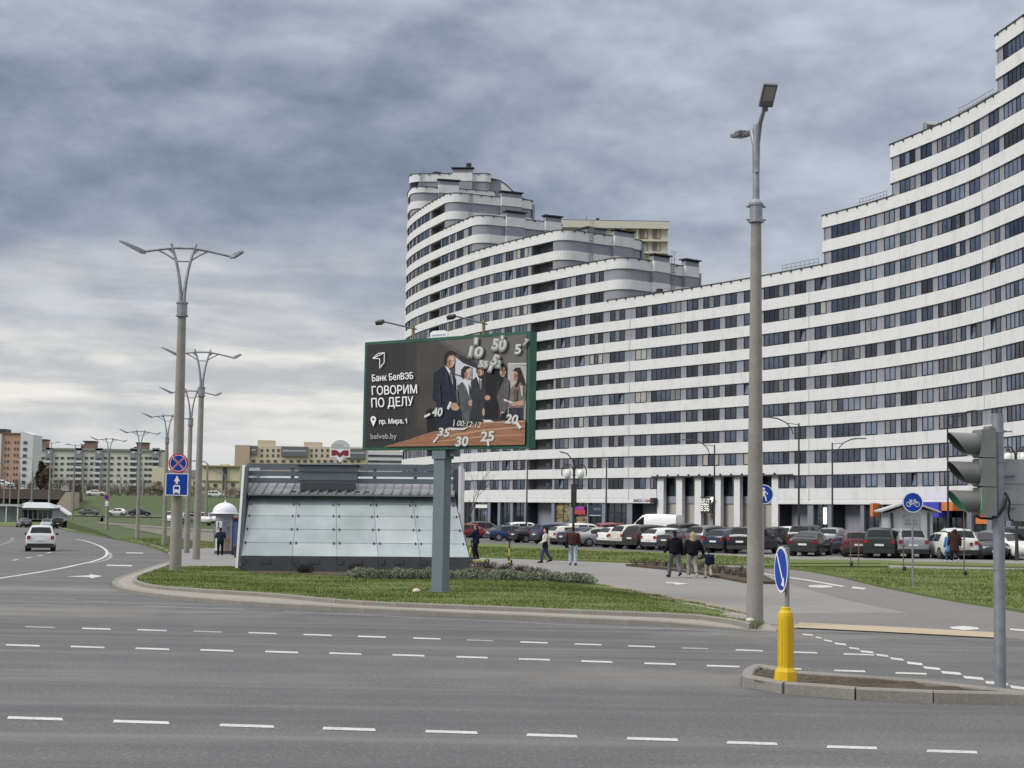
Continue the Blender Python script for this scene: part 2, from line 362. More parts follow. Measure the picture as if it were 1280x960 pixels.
# ------------------------------------------------------------------ sheets that follow the terrain
def sheet_mesh(name, pts, mats, zf, step=3.0, skirt=0.0, org=None):
    bm = bmesh.new()
    vs = [bm.verts.new((p[0], p[1], 0)) for p in pts]
    f = bm.faces.new(vs); bm.normal_update()
    if f.normal.z < 0: bmesh.ops.reverse_faces(bm, faces=[f])
    bmesh.ops.triangulate(bm, faces=bm.faces[:])
    x0, x1 = min(p[0] for p in pts), max(p[0] for p in pts); y0, y1 = min(p[1] for p in pts), max(p[1] for p in pts)
    def cuts(a, b, s):
        n = int((b-a)/s)
        return [a+s*(i+0.37) for i in range(n)] if n < 220 else [a+(b-a)*(i+0.5)/220 for i in range(220)]
    for c in cuts(x0, x1, step):
        bmesh.ops.bisect_plane(bm, geom=bm.verts[:]+bm.edges[:]+bm.faces[:], plane_co=(c, 0, 0), plane_no=(1, 0, 0))
    for c in cuts(y0, y1, step):
        bmesh.ops.bisect_plane(bm, geom=bm.verts[:]+bm.edges[:]+bm.faces[:], plane_co=(0, c, 0), plane_no=(0, 1, 0))
    if skirt:
        be = [e for e in bm.edges if e.is_boundary]
    for v in bm.verts: v.co.z = zf(v.co.x, v.co.y)
    if skirt:
        r = bmesh.ops.extrude_edge_only(bm, edges=be)
        for v in [g for g in r['geom'] if isinstance(g, bmesh.types.BMVert)]: v.co.z -= skirt
    bmesh.ops.recalc_face_normals(bm, faces=bm.faces[:])
    me = bpy.data.meshes.new(name); bm.to_mesh(me); bm.free()
    for m in (mats if isinstance(mats, (list, tuple)) else [mats]): me.materials.append(m)
    return me
def sheet(name, pts, m, dz=0.0, zf=None, step=3.0, skirt=0.0, kind='structure'):
    o = bpy.data.objects.new(name, sheet_mesh(name, pts, m, zf or (lambda x, y: T(x, y)+dz), step, skirt)); COL.objects.link(o)
    o['kind'] = kind; return o
def gp(pts, dz=0.0): return [G(a, b, dz).xy for a, b in pts]
def smooth_line(pts, n=4):
    pts = [Vector((p[0], p[1])) for p in pts]; out = []
    for i in range(len(pts)-1):
        p0, p1, p2, p3 = pts[max(i-1, 0)], pts[i], pts[i+1], pts[min(i+2, len(pts)-1)]
        for k in range(n):
            t = k/n
            out.append(0.5*((2*p1)+(p2-p0)*t+(2*p0-5*p1+4*p2-p3)*t*t+(3*p1-p0-3*p2+p3)*t**3))
    out.append(pts[-1]); return out
def offset_line(pts, d):
    out = []
    for i, p in enumerate(pts):
        t = (pts[min(i+1, len(pts)-1)]-pts[max(i-1, 0)]).normalized(); out.append(p+Vector((-t.y, t.x))*d)
    return out
sheet('ground', [(-1500, -60), (1500, -60), (1500, 3000), (-1500, 3000)], M_dirt, -0.08, step=14)
road = sheet('road', [(-130, -30), (75, -30), (75, 262), (-130, 262)], M_asph, 0.0, step=4)
# ------------------------------------------------------------------ kerbs, one stone at a time
_ks = {}
def kerb_stone_mesh(w, h):
    k = (w, h)
    if k not in _ks:
        b = MB(); c = 0.025
        pr = [(-w/2, -0.06), (w/2, -0.06), (w/2, h-c), (w/2-c, h), (-w/2+c, h), (-w/2, h-c)]
        vs = [(-0.5, y, z) for y, z in pr]+[(0.5, y, z) for y, z in pr]
        b.add(vs, [(0, 1, 2, 3, 4, 5), (11, 10, 9, 8, 7, 6)]+[((i+1) % 6, i, 6+i, 6+(i+1) % 6) for i in range(6)])
        _ks[k] = b.mesh('kerb_stone', M_kerb)
    return _ks[k]
def kerb_run(parent, line, dz, w, h, length=1.0, hf=None):
    me = kerb_stone_mesh(w, h); acc = 0.0; p = Vector(line[0]); i = 1; start = p.copy(); rem = length
    stones = []
    while i < len(line):
        q = Vector(line[i]); d = (q-p).length
        if d >= rem:
            p = p+(q-p)*(rem/d); stones.append((start.copy(), p.copy())); start = p.copy(); rem = length
        else: rem -= d; p = q; i += 1
    if (p-start).length > 0.2: stones.append((start, p))
    for a, b in stones:
        m = (a+b)/2; d = b-a
        o = link('kerb_stone', me, parent); o.location = (m.x, m.y, T(m.x, m.y)+dz+random.uniform(-0.004, 0.004)+(hf(m) if hf else 0))
        za, zb = T(a.x, a.y)+(hf(a) if hf else 0), T(b.x, b.y)+(hf(b) if hf else 0)
        o.rotation_euler = (0, -atan2(zb-za, d.length), atan2(d.y, d.x)+random.uniform(-0.004, 0.004)); o.scale = (d.length-0.001, 1, 1)
# ------------------------------------------------------------------ main grass island with its double kerb
out_px = [(214, 699), (210, 704.5), (196, 709), (178, 715), (160, 721.5), (147, 726), (140.5, 730), (141, 734), (150, 739), (170, 743.2), (220, 750), (295, 756.3), (370, 761), (440, 765), (560, 770.7), (640, 774.3), (760, 780), (880, 785.3), (940, 788), (970, 789.6)]
outer = smooth_line([G(a, b).xy for a, b in out_px], 4)
drop = G(970, 789.6).xy
def hdrop(p): return -0.10*(1-sst(0.2, 3.2, (Vector(p)-drop).length))
inn_px = [(209, 708.5), (187, 716.5), (172, 722), (166.5, 726.5), (172, 731), (197, 736), (270, 741.5), (345, 746.5), (440, 755), (560, 760.5), (640, 763.5), (760, 768.5), (860, 772.5), (905, 775.5), (938, 781)]
inner = smooth_line([G(a, b, 0.13).xy for a, b in inn_px], 4)
def isl_base(x, y):
    return T(x, y)+0.115+hdrop(Vector((x, y)))*0.9
isl_pts = [p for p in offset_line(outer, 0.07)]+gp([(970, 781), (930, 768.5), (870, 756), (800, 743), (740, 733), (690, 726), (560, 722), (330, 713), (230, 708)], 0.1)
island = sheet('traffic_island_paving', isl_pts, M_strip, zf=isl_base, step=2.0)
kerb_run(island, offset_line(outer, 0.075), 0.0, 0.15, 0.13, 1.0, hdrop)
kerb_run(island, offset_line(inner, 0.06), 0.10, 0.12, 0.13, 1.0, lambda p: 0.7*hdrop(p))
# grass surface of the island
edge_r = gp([(740, 727.5), (800, 739), (870, 752.5), (930, 765.5), (955, 777)], 0.1)
def dline(x, y, line):
    p = Vector((x, y)); best = 1e9
    for a, b in zip(line[:-1], line[1:]):
        d = b-a; t = max(0, min(1, (p-a).dot(d)/max(1e-9, d.length_squared))); best = min(best, (p-(a+d*t)).length)
    return best
def isl_z(x, y):
    d = dline(x, y, edge_r)
    return T(x, y)+0.085+0.135*sst(0, 2.6, d)
g_pts = offset_line(inner, 0.13)+[Vector(p) for p in reversed(edge_r)]+gp([(690, 720), (600, 716), (560, 714)], 0.2)+gp([(545, 711), (440, 709), (310, 708.6), (222, 708.8)], 0.2)
grass_bed = sheet('island_lawn', g_pts, M_lawn, zf=isl_z, step=1.5, skirt=0.15)
# ------------------------------------------------------------------ pavements, lawns, beds
plaza = sheet('pavement', gp([(962, 788), (1000, 784.6), (1100, 789.6), (1243, 797), (1300, 800.5), (1340, 700), (1200, 697), (1000, 694), (560, 686), (520, 700), (560, 725), (740, 742)], 0.02), M_pave, 0.02, step=2.5, skirt=0.08)
sheet('cycle_path', gp([(940, 707.5), (1010, 712), (1050, 719.5), (1100, 731), (1150, 741), (1200, 750), (1310, 767), (1300, 799.5), (1243, 796.5), (1000, 784), (985, 767), (1075, 765.5), (1140, 766.5), (1060, 750), (990, 731)], 0.024), M_cyc, 0.024, step=2.5)
sheet('tactile_paving', gp([(988, 784.0), (1100, 789.3), (1243, 796.8), (1243, 790.2), (1100, 782.6), (1000, 777.8)], 0.028), M_tact, 0.028, step=2.5)
sheet('tiled_pavement', gp([(216, 702), (212, 692), (232, 684), (330, 683), (330, 712), (222, 710.5)], 0.12), M_pave, 0.125, step=2.5, skirt=0.2)
lawn_mid = sheet('lawn', gp([(540, 674), (640, 681), (740, 686.3), (850, 691.3), (985, 697.8), (985, 705), (932, 704.5), (880, 704), (780, 701.5), (680, 698), (597, 695), (540, 692)], 0.11), M_lawn, 0.11, step=2.5, skirt=0.1)
lawn_r = sheet('lawn', gp([(955, 708.2), (1100, 709.6), (1280, 712.6), (1320, 713), (1320, 769), (1250, 757.5), (1200, 750), (1150, 741), (1100, 731), (1050, 719.5), (1010, 712), (985, 709.2)], 0.11), M_lawn, 0.11, step=2.5, skirt=0.1)
sheet('lawn', gp([(955, 703.4), (1100, 703.6), (1130, 705), (1290, 708.6), (1290, 704.6), (1130, 702), (1100, 700), (985, 699), (955, 699)], 0.1), M_lawn, 0.10, step=2.5, skirt=0.1)
sheet('lawn', gp([(955, 706.8), (1110, 707.2), (1110, 704.8), (955, 705.2)], 0.105), M_lawn, 0.105, step=2.5, skirt=0.05)
sheet('planting_bed', gp([(782, 705), (830, 704.6), (880, 705.5), (940, 711), (972, 727), (935, 726.5), (880, 716.5), (830, 709.5)], 0.12), M_soil, 0.12, step=2.0, skirt=0.1)
lawn_l = sheet('lawn', gp([(75, 660.6), (95, 664.3), (120, 668.3), (150, 673.3), (180, 680.2), (200, 686.2), (212, 691.5), (232, 686), (330, 684), (330, 676), (266, 674), (200, 666), (110, 658), (70, 654.5)], 0.12), M_lawn, 0.13, step=4, skirt=0.2)
verge_line = smooth_line(gp([(214, 696.5), (211, 692), (200, 686.4), (180, 680.5), (150, 673.5), (120, 668.5), (95, 664.5), (75, 660.8)]), 3)
kerb_run(lawn_l, verge_line, 0.0, 0.22, 0.16, 2.0)
sheet('lawn', gp([(20, 657.6), (48, 659), (70, 655), (60, 652.5), (20, 652.5), (-40, 653), (-40, 656.5)], 0.1), M_lawn, 0.1, step=5, skirt=0.1)
# bare sandy edges along the paving
sheet('sandy_edge', gp([(950, 776), (930, 767.5), (870, 754), (800, 740.5), (740, 728.5), (735, 725.8), (800, 736.5), (870, 749.5), (930, 762), (952, 772)], 0.1), ground_mat('sand', (0.30, 0.25, 0.19), (0.2, 0.16, 0.11), (0.38, 0.33, 0.27), scales=(0.8, 4, 30)), zf=lambda x, y: T(x, y)+0.093, step=1.5)
# soil bed in front of the pavilion
bed = sheet('planting_bed', gp([(312, 716.5), (420, 720), (560, 724), (700, 727), (742, 727), (690, 716), (600, 708), (312, 708)], 0.2), M_soil, zf=lambda x, y: isl_z(x, y)+0.012, step=1.5)
# ------------------------------------------------------------------ right hand refuge with soil, ringed by kerb stones
isl2 = [(1282, 881.6), (1148, 878.7), (1048, 873.6), (980, 867.8), (945, 863.5), (930, 860), (924, 854.5), (925.5, 850.5), (933.5, 847), (945, 841.6), (1019, 840.8), (1102, 843.3), (1167, 851), (1290, 863), (1400, 875)]
ring2 = smooth_line([G(a, b, 0.0 if i < 10 else 0.17).xy for i, (a, b) in enumerate(isl2)], 4); ring2.insert(0, G(1420, 888).xy)
r2p = offset_line(list(reversed(ring2)), 0.12)
r2p = r2p if r2p[0].x > 0 else r2p
refuge = sheet('traffic_refuge_soil', r2p, M_soil, zf=lambda x, y: T(x, y)+0.125+0.03*sin(x*7.1+y*5)*sin(y*9.3-x*3), step=0.35)
kerb_run(refuge, offset_line(list(reversed(ring2)), 0.09), 0.0, 0.18, 0.17, 1.05)
# ------------------------------------------------------------------ painted markings
def mark(pts, m=None, dz=0.005, name='road_marking'):
    return sheet(name, pts, m or M_paint, dz, step=6)
def dash(x0, x1, y, th, m=None, slope=None, sk=1.0):
    sl = 0.031 if slope is None else slope
    a, b = (x0, y-sl*(x1-x0)/2), (x1, y+sl*(x1-x0)/2)
    mark([G(*a).xy, G(*b).xy, G(b[0]-sk, b[1]-th).xy, G(a[0]+sk, a[1]-th).xy], m)
row1 = [(9, 79, 900), (141, 212, 904.5), (274, 343, 909.3), (403, 470, 913.3), (531, 597.5, 917), (658, 722, 921.5), (783, 848, 926), (908, 972, 931), (1033, 1097, 936.3), (1158, 1222, 941.5), (-120, -52, 896)]
for a, b, y in row1: dash(a, b, y, 3.3, slope=0.03, sk=1.5)
row2 = [(7, 50, 808), (88, 131, 810), (169, 212, 812.3), (250, 292, 814.3), (331, 373, 816.3), (411, 452, 818.3), (490, 531, 820.4), (570, 610, 822.8), (648, 688, 825.5), (726, 766, 828.3), (805, 845, 831), (883, 925, 834), (962, 1002, 837), (1042, 1082, 840), (1119, 1159, 843), (-75, -32, 806)]
for a, b, y in row2: dash(a, b, y, 2.0, slope=0.031)
row3 = [(31, 69, 785), (102, 139, 787), (171, 209, 788.8), (241, 278, 790.6), (310, 346, 792.4), (379, 415, 794.7), (447, 483, 797), (516, 551, 799.2), (583, 617, 801.6), (650, 685, 804.1), (718, 752, 806.5), (785, 819, 809), (852, 886, 811.5), (919, 954, 814), (991, 1022, 816.6), (1054, 1093, 819.1)]
for a, b, y in row3: dash(a, b, y, 1.6, M_worn if random.random() < 0.4 else None, slope=0.032)
def stripe(pts, w, m=None, dz=0.005):
    ln = smooth_line([G(a, b).xy for a, b in pts], 4); l, r = offset_line(ln, w/2), offset_line(ln, -w/2)
    mark(l+list(reversed(r)), m, dz)
stripe([(355, 764.5), (440, 768.5), (560, 774), (640, 777.8), (760, 783.5), (880, 788.5), (966, 791.8)], 0.12, M_worn)
stripe([(180, 757.5), (240, 760), (306, 762)], 0.14, M_worn)
for (a, b) in (((39, 748), (95, 749.5)), ((104, 751.5), (136, 752.8))): stripe([a, ((a[0]+b[0])/2, (a[1]+b[1])/2), b], 0.14, M_worn)
cd = [(345, 395, 181), (400, 430, 193), (435, 475, 206), (480, 535, 220), (540, 590, 238), (588, 650, 253), (655, 712, 268), (715, 775, 283), (785, 855, 302), (855, 930, 322), (930, 1018, 342), (1023, 1113, 363), (1115, 1215, 385), (1220, 1290, 404)]
for a, b, y in cd:
    xa, xb, yy = 900+a/3.368, 900+b/3.368, 740+y/3.368; t = 1.5+1.6*(yy-793)/67
    mark([G(xa, yy-t).xy, G(xb-2, yy-t*0.2).xy, G(xb, yy+t).xy, G(xa+2, yy+t*0.2).xy])
# the bend on the left: double line, dotted line, arrows
stripe([(95, 674), (107, 676.3), (120, 680.5), (129, 685), (134, 690.5), (130, 696.5), (117, 701.5), (97, 706), (75, 710.8), (32, 718), (-15, 725)], 0.2)
stripe([(136, 690.5), (138.6, 694), (136, 698), (128, 701.3), (112, 704.5)], 0.2, M_worn)
for i in range(9):
    a = i/8; xx = 16-20*a+6*sin(a*3); yy = 672+10*a; stripe([(xx-2.2, yy), (xx, yy+0.25), (xx+2.2, yy+0.5)], 0.18, M_paint)
for x, y in ((19, 700), (36, 697), (50, 694.5), (61, 691), (69, 688)): stripe([(x-3, y+0.5), (x, y), (x+3, y-0.6)], 0.2)
mark([G(82, 720.7).xy, G(112, 721.6).xy, G(114, 723.2).xy, G(128, 720.2).xy, G(112, 717.8).xy, G(112, 719.4).xy], M_paint)
mark([G(132, 707.2).xy, G(164, 708).xy, G(166, 706.6).xy, G(134, 706).xy], M_paint)
mark([G(157, 691.6).xy, G(179, 692).xy, G(179, 690.9).xy, G(158, 690.6).xy], M_paint)
# markings on the paved and cycle paths
def pm(pts, dz=0.032): mark([G(a, b, dz).xy for a, b in pts], M_paint, dz)
pm([(832, 727.2), (846, 727.8), (861, 729.6), (846, 731), (841, 729.4), (832, 729)])
pm([(953, 716.4), (1010, 724.6), (1057, 732.6), (1051, 733.4), (1008, 725.6), (951, 717)])
pm([(1012, 731.5), (1024, 731), (1038, 732), (1042, 733.8), (1026, 734.8), (1010, 733.6)])
pm([(1066, 733), (1083, 735), (1080, 737), (1064, 735.4)])
pm([(1187, 783.6), (1205, 782.2), (1222, 784.2), (1224, 786.4), (1206, 787.6), (1190, 786)])
pm([(1263, 785.6), (1290, 787.6), (1290, 789.8), (1262, 787.4)])

# ------------------------------------------------------------------ grass blades
def in_poly(P, X, Y):
    n = len(P); ins = np.zeros(len(X), bool); j = n-1
    for i in range(n):
        xi, yi, xj, yj = P[i][0], P[i][1], P[j][0], P[j][1]
        c = ((yi > Y) != (yj > Y)) & (X < (xj-xi)*(Y-yi)/((yj-yi) if abs(yj-yi) > 1e-9 else 1e-9)+xi); ins ^= c; j = i
    return ins
M_bl = [mat('grass_blade', (0.135, 0.172, 0.046), 0.9, spec=0.2), mat('grass_blade_dark', (0.102, 0.135, 0.036), 0.9, spec=0.2), mat('grass_blade_pale', (0.172, 0.195, 0.068), 0.9, spec=0.2)]
rng = np.random.default_rng(3)
def grass(name, poly, dens, h, zf, w=0.02, excl=None):
    xs = [p[0] for p in poly]; ys = [p[1] for p in poly]
    A = (max(xs)-min(xs))*(max(ys)-min(ys)); n = int(A*dens)
    X = rng.uniform(min(xs), max(xs), n); Y = rng.uniform(min(ys), max(ys), n)
    k = in_poly(poly, X, Y)
    if excl: k &= ~in_poly(excl, X, Y)
    X, Y = X[k], Y[k]; n = len(X)
    clump = 0.75+0.5*np.sin(X*0.9+np.sin(Y*1.3)*2)*np.sin(Y*0.8+X*0.3)
    Z = np.array([zf(a, b) for a, b in zip(X, Y)]) - 0.008
    an = rng.uniform(0, 2*np.pi, n); hh = h*rng.uniform(0.45, 1.2, n)*np.clip(clump, 0.4, 1.3); ww = w*rng.uniform(0.6, 1.4, n); ln = hh*rng.uniform(0.1, 0.7, n); la = rng.uniform(0, 2*np.pi, n)
    V = np.zeros((n, 3, 3)); V[:, 0] = np.stack([X-np.cos(an)*ww, Y-np.sin(an)*ww, Z], 1); V[:, 1] = np.stack([X+np.cos(an)*ww, Y+np.sin(an)*ww, Z], 1)
    V[:, 2] = np.stack([X+np.cos(la)*ln, Y+np.sin(la)*ln, Z+hh], 1)
    me = bpy.data.meshes.new(name); me.vertices.add(n*3); me.vertices.foreach_set('co', V.reshape(-1)); me.loops.add(n*3); me.loops.foreach_set('vertex_index', np.arange(n*3, dtype=np.int32))
    me.polygons.add(n); me.polygons.foreach_set('loop_start', np.arange(n, dtype=np.int32)*3)
    for m in M_bl: me.materials.append(m)
    tone = np.sin(X*0.55+1.3)*np.sin(Y*0.5)+np.sin(X*1.7+Y*0.9)*0.5+rng.uniform(-1.3, 1.3, n)
    me.polygons.foreach_set('material_index', np.where(tone > 1.0, 2, np.where(tone < -0.75, 1, 0)).astype(np.int32))
    me.update(); me.validate()
    o = bpy.data.objects.new(name, me); COL.objects.link(o); o['kind'] = 'stuff'; return o
_mp = lambda pl: [(p[0], p[1]) for p in pl]
bedp = gp([(312, 716.5), (420, 720), (560, 724), (700, 727), (742, 727), (690, 716), (600, 708), (312, 708)], 0.2)
grass('grass', _mp(g_pts), 260, 0.065, isl_z, 0.016, _mp(bedp))
grass('grass', _mp([v.co for v in ()] or gp([(540, 680), (640, 685), (740, 689), (850, 693), (985, 699), (985, 705), (932, 704.5), (880, 704), (780, 701.5), (680, 698), (597, 695), (540, 692)], 0.11)), 40, 0.11, lambda x, y: T(x, y)+0.11, 0.03)
grass('grass', _mp(gp([(955, 708.2), (1100, 709.6), (1320, 713), (1320, 769), (1250, 757.5), (1200, 750), (1150, 741), (1100, 731), (1050, 719.5), (1010, 712), (985, 709.2)], 0.11)), 90, 0.09, lambda x, y: T(x, y)+0.11, 0.02)
grass('grass', _mp(gp([(120, 668.3), (150, 673.3), (180, 680.2), (200, 686.2), (212, 691.5), (232, 686), (330, 684), (330, 678), (266, 678), (200, 672), (120, 663)], 0.12)), 30, 0.11, lambda x, y: T(x, y)+0.13, 0.03)
# ------------------------------------------------------------------ curved apartment complex
M_white = streaky('white_render', (0.675, 0.68, 0.68), (0.52, 0.52, 0.505), 0.75, 0.5, (0.5, 0.5, 0.10))
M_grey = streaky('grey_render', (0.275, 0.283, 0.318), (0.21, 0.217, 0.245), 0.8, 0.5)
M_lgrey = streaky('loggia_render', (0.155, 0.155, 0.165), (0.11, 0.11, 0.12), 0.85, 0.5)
M_cop = mat('coping_metal', (0.05, 0.052, 0.06), 0.5, 0.3)
M_frame = mat('window_frame_dark', (0.012, 0.014, 0.024), 0.45)
M_gl = [mat('glass_navy', (0.016, 0.026, 0.052), 0.06, spec=0.85, var=0.6, vscale=0.9, detail=2),
        mat('glass_slate', (0.055, 0.075, 0.115), 0.08, spec=0.75, var=0.5, vscale=0.9, detail=2),
        mat('glass_black', (0.006, 0.008, 0.014), 0.05, spec=0.65),
        mat('glass_curtain', (0.17, 0.175, 0.18), 0.12, spec=0.6, var=0.35, vscale=5, stretch=(3, 3, 0.3)),
        mat('glass_blind', (0.36, 0.35, 0.31), 0.15, spec=0.6, var=0.2, vscale=4),
        mat('glass_painted_sky', (0.145, 0.18, 0.245), 0.05, spec=0.9, var=0.25, vscale=0.6)]  # last one: sky reflection painted into the pane's base colour
M_roof = mat('roof_felt', (0.10, 0.10, 0.105), 0.9, var=0.3)
M_pier = streaky('pier_tiles', (0.20, 0.225, 0.265), (0.14, 0.155, 0.185), 0.6, 0.6)
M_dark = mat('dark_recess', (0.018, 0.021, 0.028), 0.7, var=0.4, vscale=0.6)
M_beige = streaky('portico_wall', (0.40, 0.385, 0.36), (0.30, 0.285, 0.265), 0.8, 0.5)
M_shop = mat('shop_glass', (0.018, 0.026, 0.034), 0.05, spec=0.8, var=0.7, vscale=0.5, detail=4)
M_lit = mat('lit_shop_interior', (0.02, 0.018, 0.012), 0.3, col2=(0.42, 0.33, 0.16), vscale=1.3, detail=5, stretch=(0.6, 0.6, 2.0))
M_rust = mat('galvanised_steel', (0.30, 0.31, 0.32), 0.45, 0.6)
FZ, WH, PB = CH+3.647, 1.62, 1.38
def zs(k): return FZ+3.0*k+(0.75 if k >= 19 else 0.0)
ctrl = [(-9, 303), (-14.5, 300.5), (-18.6, 296), (-20.4, 290.5), (-20.3, 284.4), (-18.4, 276.3), (-15.0, 266.4), (-10.2, 254.9), (-4.8, 243.8), (3.4, 231.2), (12.0, 219.0), (21.0, 207.6), (29.6, 195.6), (37.2, 183.1), (41.7, 173.8), (45.0, 164.3), (46.9, 157), (48.0, 150.0), (49.3, 138), (49.9, 124)]
dense = smooth_line(ctrl, 24)
acc = [0.0]
for a, b in zip(dense[:-1], dense[1:]): acc.append(acc[-1]+(b-a).length)
SL = acc[-1]; sg = np.arange(0, SL, 0.25)
CX, CY = np.interp(sg, acc, [p.x for p in dense]), np.interp(sg, acc, [p.y for p in dense])
TX, TY = np.gradient(CX, sg), np.gradient(CY, sg); _n = np.hypot(TX, TY); TX, TY = TX/_n, TY/_n
def CP(s): return Vector((np.interp(s, sg, CX), np.interp(s, sg, CY)))
def CT(s): return Vector((np.interp(s, sg, TX), np.interp(s, sg, TY))).normalized()
def CN(s): t = CT(s); return Vector((t.y, -t.x))
def s_at(px, z):
    vx, vy, vz = CX, CY, z-CH
    w = vx*_F.x+vy*_F.y+vz*_F.z; u = 640+FPX*(vx*CR.x+vy*CR.y+vz*CR.z)/w
    i0 = int(np.argmin(u)); return float(np.interp(px, u[i0:], sg[i0:]))
S0 = 0.0
DEPTH = 16.0
def seg(a, b, step=1.6):
    n = max(1, int(math.ceil((b-a)/step))); return [(CP(a+(b-a)*i/n), CN(a+(b-a)*i/n)) for i in range(n+1)]
def cap_right(c, r=2.6):
    """rounded right-hand end of a terrace, then the end wall running back"""
    t, n, p = CT(c), CN(c), CP(c); o = p-n*r; out = []
    for i in range(1, 9):
        a = pi/2*i/8; out.append((o+n*(r*cos(a))+t*(r*sin(a)), n*cos(a)+t*sin(a)))
    q = o+t*r
    for L in (1.5, 3, 4.5, 6, 7.5, 9, 10.5, DEPTH-r-1.2): out.append((q-n*L, t))
    e = q-n*(DEPTH-r-1.2)
    for i in range(1, 5):
        a = pi/2*i/4; out.append((e-t*1.2+t*(1.2*cos(a))-n*(1.2*sin(a)), t*cos(a)-n*sin(a)))
    return out
def cap_left(c, r=1.0):
    t, n, p = CT(c), CN(c), CP(c); o = p-n*r; out = []
    for i in range(0, 6):
        a = pi/2*(1-i/6); out.append((o+n*(r*cos(a))-t*(r*sin(a)), n*cos(a)-t*sin(a)))
    return [(o-t*r-n*(DEPTH-r), -t)]+out
cR = {}
for k in range(0, 20):
    for top, px in ((8, None), (10, 781), (12, 705), (14, 599), (16, 563.5), (18, 517), (19, 509.5)):
        if k <= top:
            cR[k] = None if px is None else s_at(px, zs(top)+2)-0.4; break
cL = {}
for k in range(9, 15):
    for top, px in ((10, 1021.3), (12, 1106), (14, 1238)):
        if k <= top: cL[k] = s_at(px, zs(top)+2)+0.3; break
def ranges(k):
    """(start, end, left cap?, right cap?)"""
    if k <= 8: return [(S0, SL-0.3, False, False)]
    out = [(S0, cR[k]-2.6, False, True)]
    if k in cL: out.append((cL[k]+1.0, SL-0.3, True, False))
    return out
def path(r):
    a, b, l, rr = r; p = seg(a, b)
    if l: p = cap_left(a-1.0+1.0)+p
    if rr: p = p+cap_right(b)
    return p
def strip(mb, pth, oo, oi, z0, z1, mi=0):
    n = len(pth); vs = []
    for p, nn in pth:
        a, b = p+nn*oo, p+nn*oi
        vs += [(a.x, a.y, z0), (a.x, a.y, z1), (b.x, b.y, z1), (b.x, b.y, z0)]
    fs = []
    for i in range(n-1):
        for j in range(4):
            fs.append((i*4+j, (i+1)*4+j, (i+1)*4+(j+1) % 4, i*4+(j+1) % 4))
    fs += [(0, 1, 2, 3), ((n-1)*4+3, (n-1)*4+2, (n-1)*4+1, (n-1)*4)]
    mb.add(vs, fs, mi)
bp = Vector((26, 205, T(26, 205)))
BLD = thing('apartment_complex', 'huge curved apartment building with white bands, grey strips and stepped terraces', 'building', bp)
def B(mb, name, mats, label=None, smooth=False, kind=None):
    o = mb.build(name, mats, BLD, org=bp, smooth=smooth)
    if label: o['label'] = label
    if kind: o['kind'] = kind
    return o
# windows: columns read from the lower and the upper storeys
zl, zu = zs(0)+2, zs(11)+0.6
W_low = [(578.3, 586.9), (595.6, 606.2), (611.5, 621.9), (626.5, 635.6), (640, 654.7), (692.3, 709), (715.6, 727.5), (734, 750.6), (759.4, 778), (791.7, 806), (812, 848.7), (856, 870.2), (876.8, 897.5), (904.6, 918.7), (928, 943), (953, 984.8), (991.8, 1006), (1017, 1031.8), (1038.2, 1074), (1080.5, 1095), (1104.7, 1118.2), (1124.8, 1144.6), (1151.5, 1165.5), (1172.5, 1207), (1212.8, 1226.2), (1238.2, 1251), (1257.5, 1296), (1303, 1316), (1330, 1345)]
W_up = [(506.6, 508.2), (509.6, 511.8), (513.7, 517), (518.7, 522.5), (523.7, 527), (528, 533.7), (550, 558), (560.6, 566), (569, 577)]
WIN = sorted([(s_at(a, zu), s_at(b, zu)) for a, b in W_up]+[(s_at(a, zl), s_at(b, zl)) for a, b in W_low])
LOG = [(s_at(535.6, zu), s_at(548.7, zu)), (s_at(658.6, zl), s_at(689, zl))]
POR = (s_at(820.8, zl), s_at(972.8, zl))
openings = {}
log_by = {}
for k in range(0, 20):
    for r in ranges(k):
        a, b, l, rr = r; greys = MB()
        ops = []
        for (w0, w1) in WIN:
            x0, x1 = max(w0, a+(0.8 if l else 0.3)), min(w1, b-(0.2 if rr else 0.3))
            if k == 0:
                if w0 < POR[0] < w1: x1 = POR[0]-0.15
                elif w0 < POR[1] < w1: x0 = POR[1]+0.1
                elif w0 >= POR[0] and w1 <= POR[1]: continue
            if x1-x0 > 0.7: ops.append((x0, x1, 'w'))
        for (w0, w1) in LOG:
            x0, x1 = w0, w1
            if k in (11, 12, 15, 16) and rr and abs(b-x1) < 9: x1 = b+0.2
            x1 = min(x1, b+0.2) if rr else x1
            if x1-x0 > 1.2 and x0 >= a: ops.append((x0, x1, 'l'))
        if k == 0: ops.append((POR[0], POR[1], 'p'))
        ops.sort(); openings.setdefault(k, []).extend([(o, r) for o in ops])
        pth = path(r); cur = a
        z0, z1 = zs(k), zs(k)+WH
        if l: strip(greys, cap_left(a), -0.2, -0.5, z0, z1)
        for (x0, x1, t) in ops:
            if x0-cur > 0.02: strip(greys, seg(cur, x0), -0.2, -0.5, z0, z1)
            cur = x1
        if b-cur > 0.02: strip(greys, seg(cur, b), -0.2, -0.5, z0, z1)
        if rr: strip(greys, [(CP(b), CN(b))]+cap_right(b), -0.2, -0.5, z0, z1)
        bk_ = [a]+[q for o in ops if o[2] in 'lp' for q in (o[0], o[1])]+[b]      # thin backing that ties the piers of a storey together
        for u0, u1 in zip(bk_[0::2], bk_[1::2]):
            if u1-u0 > 0.1: strip(greys, seg(u0, u1, 2.5), -0.46, -0.56, z0-0.05, z1+0.05)
        B(greys, 'grey_wall', M_grey)
